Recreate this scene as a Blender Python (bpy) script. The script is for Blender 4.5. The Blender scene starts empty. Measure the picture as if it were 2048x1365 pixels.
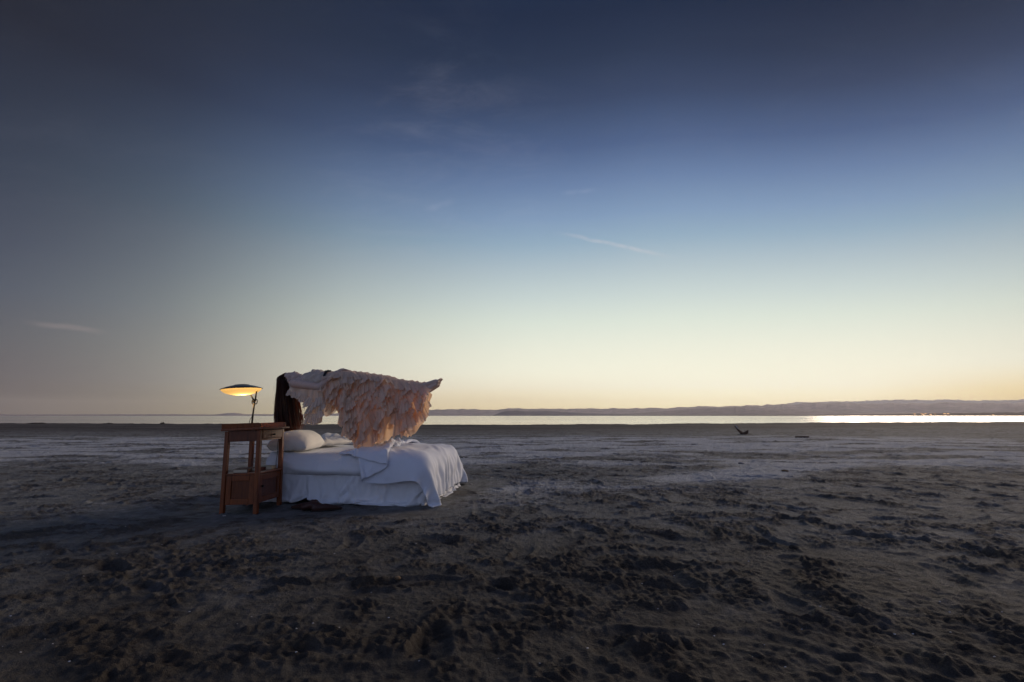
import bpy, bmesh, math, random, zlib, base64
import numpy as np
from mathutils import Vector, Matrix, Euler
R = math.radians
random.seed(7)
rng = np.random.RandomState(11)
SC = bpy.context.scene
COL = SC.collection

# ------------------------------------------------------------------ camera
EYE = 0.90
PITCH = R(9.33)
cam = bpy.data.objects.new('camera', bpy.data.cameras.new('camera'))
COL.objects.link(cam)
cam.location = (0, 0, EYE)
cam.rotation_euler = (R(90) + PITCH, 0, 0)
cam.data.sensor_width = 36
cam.data.lens = 16.0
cam.data.clip_start = 0.05
cam.data.clip_end = 90000
SC.camera = cam
SC.view_settings.view_transform = 'Standard'
SC.view_settings.look = 'None'
SC.view_settings.exposure = 0
SC.view_settings.gamma = 1
SC.view_settings.use_curve_mapping = False
SC.cycles.max_bounces = 8
SC.cycles.transparent_max_bounces = 12
SC.cycles.volume_bounces = 0
SC.cycles.caustics_reflective = False
SC.cycles.caustics_refractive = False

SUN_AZ = R(44)      # clockwise from the view direction (+Y) towards +X
SUN_EL = R(2.5)


def lin(c):
    return tuple(((x / 255) / 12.92 if x / 255 <= 0.04045 else ((x / 255 + 0.055) / 1.055) ** 2.4) for x in c)


# ------------------------------------------------------------------ world
world = bpy.data.worlds.new('World')
SC.world = world
world.use_nodes = True
NT = world.node_tree
NT.nodes.clear()


class NG:
    """tiny helper for wiring shader nodes"""
    def __init__(self, nt): self.nt = nt
    def n(self, t, **kw):
        nd = self.nt.nodes.new(t)
        for k, v in kw.items(): setattr(nd, k, v)
        return nd
    def l(self, a, b): self.nt.links.new(a, b)
    def put(self, sock, v):
        if hasattr(v, 'is_output'): self.l(v, sock)
        else: sock.default_value = v
    def math(self, op, a, b=0.0, c=None, clamp=False):
        nd = self.n('ShaderNodeMath', operation=op); nd.use_clamp = clamp
        self.put(nd.inputs[0], a); self.put(nd.inputs[1], b)
        if c is not None: self.put(nd.inputs[2], c)
        return nd.outputs[0]
    def vmath(self, op, a, b=None):
        nd = self.n('ShaderNodeVectorMath', operation=op)
        self.put(nd.inputs[0], a)
        if b is not None: self.put(nd.inputs[1], b)
        return nd.outputs['Value'] if op in ('DOT_PRODUCT', 'LENGTH') else nd.outputs[0]
    def ramp(self, fac, stops, interp='LINEAR'):
        nd = self.n('ShaderNodeValToRGB'); cr = nd.color_ramp; cr.interpolation = interp
        while len(cr.elements) < len(stops): cr.elements.new(0.5)
        for e, (p, c) in zip(cr.elements, stops):
            e.position = p
            e.color = (c, c, c, 1) if isinstance(c, (int, float)) else (*c, 1)
        self.put(nd.inputs[0], fac)
        return nd.outputs[0]
    def mix(self, fac, a, b, mode='MIX'):
        nd = self.n('ShaderNodeMix', data_type='RGBA', blend_type=mode)
        self.put(nd.inputs[0], fac)
        self.put(nd.inputs[6], (*a, 1) if isinstance(a, tuple) and len(a) == 3 else a)
        self.put(nd.inputs[7], (*b, 1) if isinstance(b, tuple) and len(b) == 3 else b)
        return nd.outputs[2]
    def smooth(self, v, lo, hi):
        nd = self.n('ShaderNodeMapRange', interpolation_type='SMOOTHSTEP')
        self.put(nd.inputs[0], v); nd.inputs[1].default_value = lo; nd.inputs[2].default_value = hi
        return nd.outputs[0]
    def noise(self, vec, scale, detail=4, rough=0.5, dist=0.0, lac=2.0):
        nd = self.n('ShaderNodeTexNoise')
        if vec is not None: self.l(vec, nd.inputs['Vector'])
        nd.inputs['Scale'].default_value = scale; nd.inputs['Detail'].default_value = detail
        nd.inputs['Roughness'].default_value = rough; nd.inputs['Distortion'].default_value = dist
        nd.inputs['Lacunarity'].default_value = lac
        return nd.outputs['Fac']
    def mapping(self, vec, scale=(1, 1, 1), rot=(0, 0, 0), loc=(0, 0, 0)):
        nd = self.n('ShaderNodeMapping')
        self.l(vec, nd.inputs[0])
        nd.inputs['Location'].default_value = loc; nd.inputs['Rotation'].default_value = rot
        nd.inputs['Scale'].default_value = scale
        return nd.outputs[0]


g = NG(NT)
tc = g.n('ShaderNodeTexCoord').outputs['Generated']
D = g.vmath('NORMALIZE', tc)
sep = g.n('ShaderNodeSeparateXYZ'); g.l(D, sep.inputs[0])
elev = g.math('DIVIDE', g.math('ARCSINE', sep.outputs[2]), math.pi / 2)        # -1..1
comb = g.n('ShaderNodeCombineXYZ'); g.l(sep.outputs[0], comb.inputs[0]); g.l(sep.outputs[1], comb.inputs[1])
flat = g.vmath('NORMALIZE', comb.outputs[0])
GLOW = R(21)
HAZE = 3.6e-5


def wl(c): return tuple(x / 2 for x in lin(c))     # the ramps hold half values; the background runs at strength 2


def through(e, c, j):
    """clear-air sky colour that reads as c once seen through the haze box"""
    t = math.exp(-HAZE * min(580 / max(1e-3, math.sin(R(e))), 18500))
    return tuple(max(0.0, (x - (1 - t) * y) / t) / 2 for x, y in zip(lin(c), j))


azd = g.math('DIVIDE', g.math('ARCCOSINE', g.math('MULTIPLY', g.vmath('DOT_PRODUCT', flat, (math.sin(GLOW), math.cos(GLOW), 0)), 0.99999)), math.pi)
ef = g.math('ADD', elev, 0.0, clamp=True)
A = [(0.0, (238, 222, 182)), (1.6, (244, 231, 198)), (3.6, (246, 240, 218)), (8.0, (239, 239, 221)), (12.0, (221, 229, 217)),
     (15.0, (203, 215, 212)), (18.5, (180, 196, 203)), (22.0, (151, 175, 194)), (25.0, (133, 157, 187)), (29.0, (109, 131, 167)),
     (33.0, (84, 102, 138)), (38.0, (63, 75, 103)), (42.0, (51, 61, 84)), (46.0, (42, 51, 73)), (55.0, (41, 51, 75)), (90.0, (52, 64, 98))]
B = [(0.0, (98, 90, 93)), (3.0, (96, 90, 95)), (7.0, (86, 86, 95)), (11.0, (74, 79, 95)), (15.0, (64, 69, 87)),
     (20.0, (55, 60, 77)), (26.0, (47, 51, 65)), (33.0, (38, 39, 48)), (42.0, (40, 44, 56)), (55.0, (45, 51, 70)), (90.0, (56, 66, 98))]
# the glow is steeper towards the right: elevation counts for more there
side = g.vmath('DOT_PRODUCT', flat, (math.cos(GLOW), -math.sin(GLOW), 0))
ef = g.math('MULTIPLY', ef, g.math('ADD', g.math('MULTIPLY', g.smooth(side, -0.10, 0.70), 0.30), 1.03), clamp=True)
ca = g.ramp(ef, [(e / 90, through(e, c, (0.50, 0.42, 0.36))) for e, c in A])
cb = g.ramp(ef, [(e / 90, through(e, c, (0.15, 0.14, 0.14))) for e, c in B])
fa = g.ramp(azd, [(0.0, 1.0), (0.10, 0.99), (0.16, 0.88), (0.23, 0.66), (0.28, 0.42), (0.33, 0.17), (0.39, 0.035), (0.46, 0.0)], 'B_SPLINE')
sky = g.mix(fa, cb, ca)
# the sky opposite the set sun: clear, still blue
Cc = [(0.0, (140, 140, 152)), (8.0, (152, 158, 178)), (18.0, (146, 160, 190)), (32.0, (120, 138, 176)), (50.0, (84, 98, 136)), (90.0, (56, 66, 98))]
cc = g.ramp(ef, [(e / 90, through(e, c, (0.15, 0.14, 0.15))) for e, c in Cc])
fc = g.ramp(azd, [(0.0, 0.0), (0.50, 0.0), (0.78, 1.0), (1.0, 1.0)])
sky = g.mix(fc, sky, cc)
# yellow band low over the place where the sun went down
azs = g.math('ARCCOSINE', g.math('MULTIPLY', g.vmath('DOT_PRODUCT', flat, (math.sin(R(52)), math.cos(R(52)), 0)), 0.99999))
gl = g.math('MULTIPLY', g.smooth(azs, R(17), R(0)), g.smooth(elev, 5.0 / 90, 1.0 / 90))
sky = g.mix(g.math('MULTIPLY', gl, 0.75), sky, wl((248, 214, 120)))
# orange tint low on the left part of the horizon glow
azo = g.math('ARCCOSINE', g.math('MULTIPLY', g.vmath('DOT_PRODUCT', flat, (math.sin(R(-4)), math.cos(R(-4)), 0)), 0.99999))
gl = g.math('MULTIPLY', g.smooth(azo, R(30), R(0)), g.smooth(elev, 6.0 / 90, 0.8 / 90))
sky = g.mix(g.math('MULTIPLY', gl, 0.40), sky, wl((238, 205, 160)))
# thin cirrus
zz = g.math('ADD', g.math('MAXIMUM', sep.outputs[2], 0.0), 0.12)
pl = g.n('ShaderNodeCombineXYZ')
g.l(g.math('DIVIDE', sep.outputs[0], zz), pl.inputs[0]); g.l(g.math('DIVIDE', sep.outputs[1], zz), pl.inputs[1])
w1 = g.noise(g.mapping(pl.outputs[0], (1.0, 2.4, 1), (0, 0, R(38))), 3.2, 8, 0.72, 0.5)
w2 = g.noise(g.mapping(pl.outputs[0], (1, 1, 1), (0, 0, 0), (3.1, 1.7, 0)), 0.8, 3, 0.5, 0.3)
near_c = g.vmath('DOT_PRODUCT', D, Vector((-0.140, 0.875, 0.463)).normalized()[:])
wisp = g.math('MULTIPLY', g.smooth(w1, 0.42, 0.78), g.math('ADD', g.math('MULTIPLY', g.smooth(w2, 0.40, 0.62), 0.22), g.math('MULTIPLY', g.smooth(near_c, 0.950, 0.998), 0.8)))
wisp = g.math('MULTIPLY', wisp, g.smooth(elev, 8 / 90, 20 / 90))
sky = g.mix(g.math('MULTIPLY', wisp, 0.09), sky, wl((190, 190, 205)))


def pixdir(u, v):
    z = -(v - 682.5) / 910
    return Vector(((u - 1024) / 910, math.cos(PITCH) - z * math.sin(PITCH), math.sin(PITCH) + z * math.cos(PITCH))).normalized()


def streak(sky, p0, p1, wid, strength, color):
    a, b = pixdir(*p0), pixdir(*p1)
    nrm = a.cross(b).normalized(); mid = (a + b).normalized(); half = a.angle(b) / 2
    wob = g.noise(D, 22, 4, 0.6)
    dist = g.math('ABSOLUTE', g.math('ADD', g.vmath('DOT_PRODUCT', D, nrm[:]), g.math('MULTIPLY', g.math('SUBTRACT', wob, 0.5), wid * 1.6)))
    ang = g.math('ARCCOSINE', g.math('MULTIPLY', g.vmath('DOT_PRODUCT', D, mid[:]), 0.99999))
    m = g.math('MULTIPLY', g.smooth(dist, wid, wid * 0.1), g.smooth(ang, half, half * 0.25))
    brk = g.smooth(g.noise(D, 40, 3, 0.6), 0.20, 0.55)
    return g.mix(g.math('MULTIPLY', g.math('MULTIPLY', m, brk), strength), sky, color)


sky = streak(sky, (1100, 462), (1375, 522), 0.0060, 0.26, wl((225, 215, 215)))
sky = streak(sky, (30, 641), (230, 668), 0.0065, 0.16, wl((190, 170, 165)))
sky = streak(sky, (1115, 388), (1200, 380), 0.0070, 0.15, wl((170, 180, 205)))
sky = streak(sky, (842, 425), (915, 398), 0.0110, 0.20, wl((160, 170, 195)))
bg = g.n('ShaderNodeBackground'); g.l(sky, bg.inputs[0]); bg.inputs[1].default_value = 2.0
st = g.n('ShaderNodeTexSky'); st.sky_type = 'NISHITA'; st.sun_disc = False
st.sun_elevation = SUN_EL; st.sun_rotation = SUN_AZ
bg2 = g.n('ShaderNodeBackground'); g.l(st.outputs[0], bg2.inputs[0]); bg2.inputs[1].default_value = 0.001
ad = g.n('ShaderNodeAddShader'); g.l(bg.outputs[0], ad.inputs[0]); g.l(bg2.outputs[0], ad.inputs[1])
out = g.n('ShaderNodeOutputWorld'); g.l(ad.outputs[0], out.inputs[0])

# ------------------------------------------------------------------ sun (already at the horizon: weak, warm and very soft)
sl = bpy.data.lights.new('sun', 'SUN')
sl.energy = 2.3
sl.angle = R(34)
sl.color = (1.0, 0.80, 0.62)
sl.specular_factor = 0.15
sun = bpy.data.objects.new('sun', sl)
COL.objects.link(sun)
sdir = Vector((math.sin(R(50)) * math.cos(R(12)), math.cos(R(50)) * math.cos(R(12)), math.sin(R(12))))
sun.rotation_euler = sdir.to_track_quat('Z', 'Y').to_euler()
sun.location = (0, 0, 10)


# ------------------------------------------------------------------ builders
def setp(o, label=None, cat=None, group=None, kind=None):
    if label: o['label'] = label
    if cat: o['category'] = cat
    if group: o['group'] = group
    if kind: o['kind'] = kind
    return o


def mesh(name, V, F, mat=None, smooth=True):
    me = bpy.data.meshes.new(name)
    me.from_pydata([tuple(v) for v in V], [], F)
    if smooth: me.shade_smooth()
    if mat: me.materials.append(mat)
    return me


def put(name, me, parent=None, loc=None, rot=None):
    o = bpy.data.objects.new(name, me)
    COL.objects.link(o)
    if parent is not None: o.parent = parent
    if loc is not None: o.location = loc
    if rot is not None: o.rotation_euler = rot
    return o


def empty(name, loc, rz=0):
    o = bpy.data.objects.new(name, None)
    COL.objects.link(o)
    o.empty_display_size = 0.1
    o.location = loc; o.rotation_euler = (0, 0, rz)
    return o


def bm_mesh(name, bm, mat=None, smooth=False):
    me = bpy.data.meshes.new(name)
    bm.to_mesh(me); bm.free()
    if smooth: me.shade_smooth()
    if mat: me.materials.append(mat)
    return me


def box_me(name, x0, x1, y0, y1, z0, z1, mat, bev=0.003, taper=None):
    bm = bmesh.new()
    bmesh.ops.create_cube(bm, size=1)
    for v in bm.verts:
        v.co = Vector((x0 if v.co.x < 0 else x1, y0 if v.co.y < 0 else y1, z0 if v.co.z < 0 else z1))
    if taper:
        cx, cy = (x0 + x1) / 2, (y0 + y1) / 2
        for v in bm.verts:
            if v.co.z == z0:
                v.co.x = cx + (v.co.x - cx) * taper; v.co.y = cy + (v.co.y - cy) * taper
    if bev: bmesh.ops.bevel(bm, geom=bm.edges[:], offset=bev, segments=2, affect='EDGES', profile=0.5)
    return bm_mesh(name, bm, mat)


def lathe_me(name, prof, mat, n=48, smooth=True):
    V, F = [], []
    for r, z in prof:
        for k in range(n):
            a = 2 * math.pi * k / n
            V.append((r * math.cos(a), r * math.sin(a), z))
    for i in range(len(prof) - 1):
        for k in range(n):
            F.append((i * n + k, i * n + (k + 1) % n, (i + 1) * n + (k + 1) % n, (i + 1) * n + k))
    return mesh(name, V, F, mat, smooth)


def tube_data(pts, rad, n=8, V=None, F=None, caps=True):
    V = [] if V is None else V; F = [] if F is None else F
    pts = [Vector(p) for p in pts]
    rad = rad if isinstance(rad, (list, tuple)) else [rad] * len(pts)
    base = len(V); up = Vector((0.13, 0.31, 0.94)).normalized()
    for i, p in enumerate(pts):
        t = (pts[min(i + 1, len(pts) - 1)] - pts[max(i - 1, 0)]).normalized()
        a = t.cross(up if abs(t.dot(up)) < 0.95 else Vector((1, 0, 0))).normalized(); b = t.cross(a)
        for k in range(n):
            q = 2 * math.pi * k / n
            V.append(tuple(p + (a * math.cos(q) + b * math.sin(q)) * rad[i]))
    for i in range(len(pts) - 1):
        for k in range(n):
            F.append((base + i * n + k, base + i * n + (k + 1) % n, base + (i + 1) * n + (k + 1) % n, base + (i + 1) * n + k))
    if caps:
        F.append(tuple(base + k for k in range(n))[::-1]); F.append(tuple(base + (len(pts) - 1) * n + k for k in range(n)))
    return V, F


def tube_me(name, pts, rad, mat, n=8):
    V, F = tube_data(pts, rad, n)
    return mesh(name, V, F, mat)


_uv = None


def blob_mesh(name, parts, voxel, mat, smooth_it=4):
    """union of round-ended tapered limbs, remeshed to one continuous skin.
    parts: (p0, r0, p1, r1) or (p0, r0, p1, r1, (sx, sy, sz))"""
    V, F = [], []
    for P in parts:
        p0, r0, p1, r1 = Vector(P[0]), P[1], Vector(P[2]), P[3]
        ax = p1 - p0; L = ax.length
        t = ax.normalized() if L > 1e-6 else Vector((0, 0, 1))
        a = t.orthogonal().normalized(); b = t.cross(a)
        rings = []
        for k in range(1, 6): q = math.pi / 2 * (k / 5); rings.append((p0 - t * r0 * math.cos(q), r0 * math.sin(q)))
        for k in range(1, 4): q = k / 4; rings.append((p0 + ax * q, r0 + (r1 - r0) * q))
        for k in range(0, 5): q = math.pi / 2 * (k / 5); rings.append((p1 + t * r1 * math.sin(q), r1 * math.cos(q)))
        n = 16; base = len(V); loc = []
        for c, r in rings:
            for k in range(n):
                an = 2 * math.pi * k / n
                loc.append(c + (a * math.cos(an) + b * math.sin(an)) * r)
        if len(P) > 4:
            c0 = (p0 + p1) / 2
            loc = [Vector((c0.x + (v.x - c0.x) * P[4][0], c0.y + (v.y - c0.y) * P[4][1], c0.z + (v.z - c0.z) * P[4][2])) for v in loc]
        V += [tuple(v) for v in loc]
        m = len(rings)
        for i in range(m - 1):
            for k in range(n):
                F.append((base + i * n + k, base + i * n + (k + 1) % n, base + (i + 1) * n + (k + 1) % n, base + (i + 1) * n + k))
        F.append(tuple(base + k for k in range(n))[::-1]); F.append(tuple(base + (m - 1) * n + k for k in range(n)))
    me = mesh(name + '_raw', V, F)
    o = bpy.data.objects.new('tmp', me); COL.objects.link(o)
    rm = o.modifiers.new('r', 'REMESH'); rm.mode = 'VOXEL'; rm.voxel_size = voxel
    if smooth_it:
        sm = o.modifiers.new('s', 'SMOOTH'); sm.factor = 0.5; sm.iterations = smooth_it
    dg = bpy.context.evaluated_depsgraph_get()
    out = bpy.data.meshes.new_from_object(o.evaluated_get(dg))
    bpy.data.objects.remove(o); bpy.data.meshes.remove(me)
    out.name = name
    out.materials.clear(); out.materials.append(mat); out.shade_smooth()
    return out


# vectorised gradient noise for terrain
_perm = np.random.RandomState(5).permutation(512).astype(np.int64)
_ga = np.random.RandomState(6).rand(512) * 2 * np.pi
_gx, _gy = np.cos(_ga), np.sin(_ga)


def gn(x, y, s=0):
    xi = np.floor(x).astype(np.int64); yi = np.floor(y).astype(np.int64)
    xf = x - xi; yf = y - yi
    u = xf * xf * xf * (xf * (xf * 6 - 15) + 10); v = yf * yf * yf * (yf * (yf * 6 - 15) + 10)
    def G(ix, iy, dx, dy):
        h = _perm[(_perm[(ix + s * 37) & 511] + iy) & 511]
        return _gx[h] * dx + _gy[h] * dy
    a = G(xi, yi, xf, yf); b = G(xi + 1, yi, xf - 1, yf)
    c = G(xi, yi + 1, xf, yf - 1); d = G(xi + 1, yi + 1, xf - 1, yf - 1)
    return 1.5 * (a + u * (b - a) + v * (c - a + u * (a - b - c + d)))


def sstep(x, a, b):
    t = np.clip((x - a) / (b - a), 0, 1)
    return t * t * (3 - 2 * t)


# ------------------------------------------------------------------ materials
def new_mat(name):
    m = bpy.data.materials.new(name); m.use_nodes = True
    nt = m.node_tree; nt.nodes.clear()
    h = NG(nt); o = h.n('ShaderNodeOutputMaterial'); b = h.n('ShaderNodeBsdfPrincipled')
    h.l(b.outputs[0], o.inputs[0])
    return m, h, b, o


def simple_mat(name, col, rough=0.6, metal=0.0, var=0.15, scale=20, bump=0.0, bscale=60, spec=0.5):
    m, h, b, o = new_mat(name)
    ob = h.n('ShaderNodeTexCoord').outputs['Object']
    nf = h.noise(ob, scale, 5, 0.6)
    lo = tuple(c * (1 - var) for c in col); hi = tuple(min(1, c * (1 + var)) for c in col)
    h.l(h.ramp(nf, [(0.3, lo), (0.7, hi)]), b.inputs['Base Color'])
    b.inputs['Roughness'].default_value = rough; b.inputs['Metallic'].default_value = metal
    b.inputs['Specular IOR Level'].default_value = spec
    if bump:
        bn = h.n('ShaderNodeBump'); bn.inputs['Strength'].default_value = bump; bn.inputs['Distance'].default_value = 0.01
        h.l(h.noise(ob, bscale, 5, 0.6), bn.inputs['Height']); h.l(bn.outputs[0], b.inputs['Normal'])
    return m


def cloth_mat(name, col, trans=0.3, var=0.05, weave=900, bump=0.15, tcol=None, wrinkle=0.0):
    m, h, b, o = new_mat(name)
    ob = h.n('ShaderNodeTexCoord').outputs['Object']
    nf = h.noise(ob, 6, 5, 0.6)
    lo = tuple(c * (1 - var) for c in col); hi = tuple(min(1, c * (1 + var)) for c in col)
    cr = h.ramp(nf, [(0.3, lo), (0.7, hi)])
    h.l(cr, b.inputs['Base Color'])
    b.inputs['Roughness'].default_value = 0.85; b.inputs['Specular IOR Level'].default_value = 0.2
    b.inputs['Sheen Weight'].default_value = 0.15
    bn = h.n('ShaderNodeBump'); bn.inputs['Strength'].default_value = bump; bn.inputs['Distance'].default_value = 0.004 + 0.016 * wrinkle
    hh = h.noise(ob, weave, 2, 0.5)
    if wrinkle:
        wr = h.noise(h.mapping(ob, (1, 1, 0.35), (0.3, 0.2, 0.4)), 22, 4, 0.55, 1.2)
        w2 = h.noise(h.mapping(ob, (1, 1, 0.6), (0.2, 0.9, 0.1)), 8, 3, 0.5, 1.5)
        hh = h.math('ADD', h.math('MULTIPLY', hh, 0.02), h.math('ADD', h.math('MULTIPLY', wr, wrinkle * 0.6), h.math('MULTIPLY', w2, wrinkle * 1.2)))
    h.l(hh, bn.inputs['Height']); h.l(bn.outputs[0], b.inputs['Normal'])
    t = h.n('ShaderNodeBsdfTranslucent')
    if tcol: t.inputs[0].default_value = (*tcol, 1)
    else: h.l(cr, t.inputs[0])
    h.l(bn.outputs[0], t.inputs['Normal'])
    mx = h.n('ShaderNodeMixShader'); mx.inputs[0].default_value = trans
    h.l(b.outputs[0], mx.inputs[1]); h.l(t.outputs[0], mx.inputs[2]); h.l(mx.outputs[0], o.inputs[0])
    return m
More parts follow.
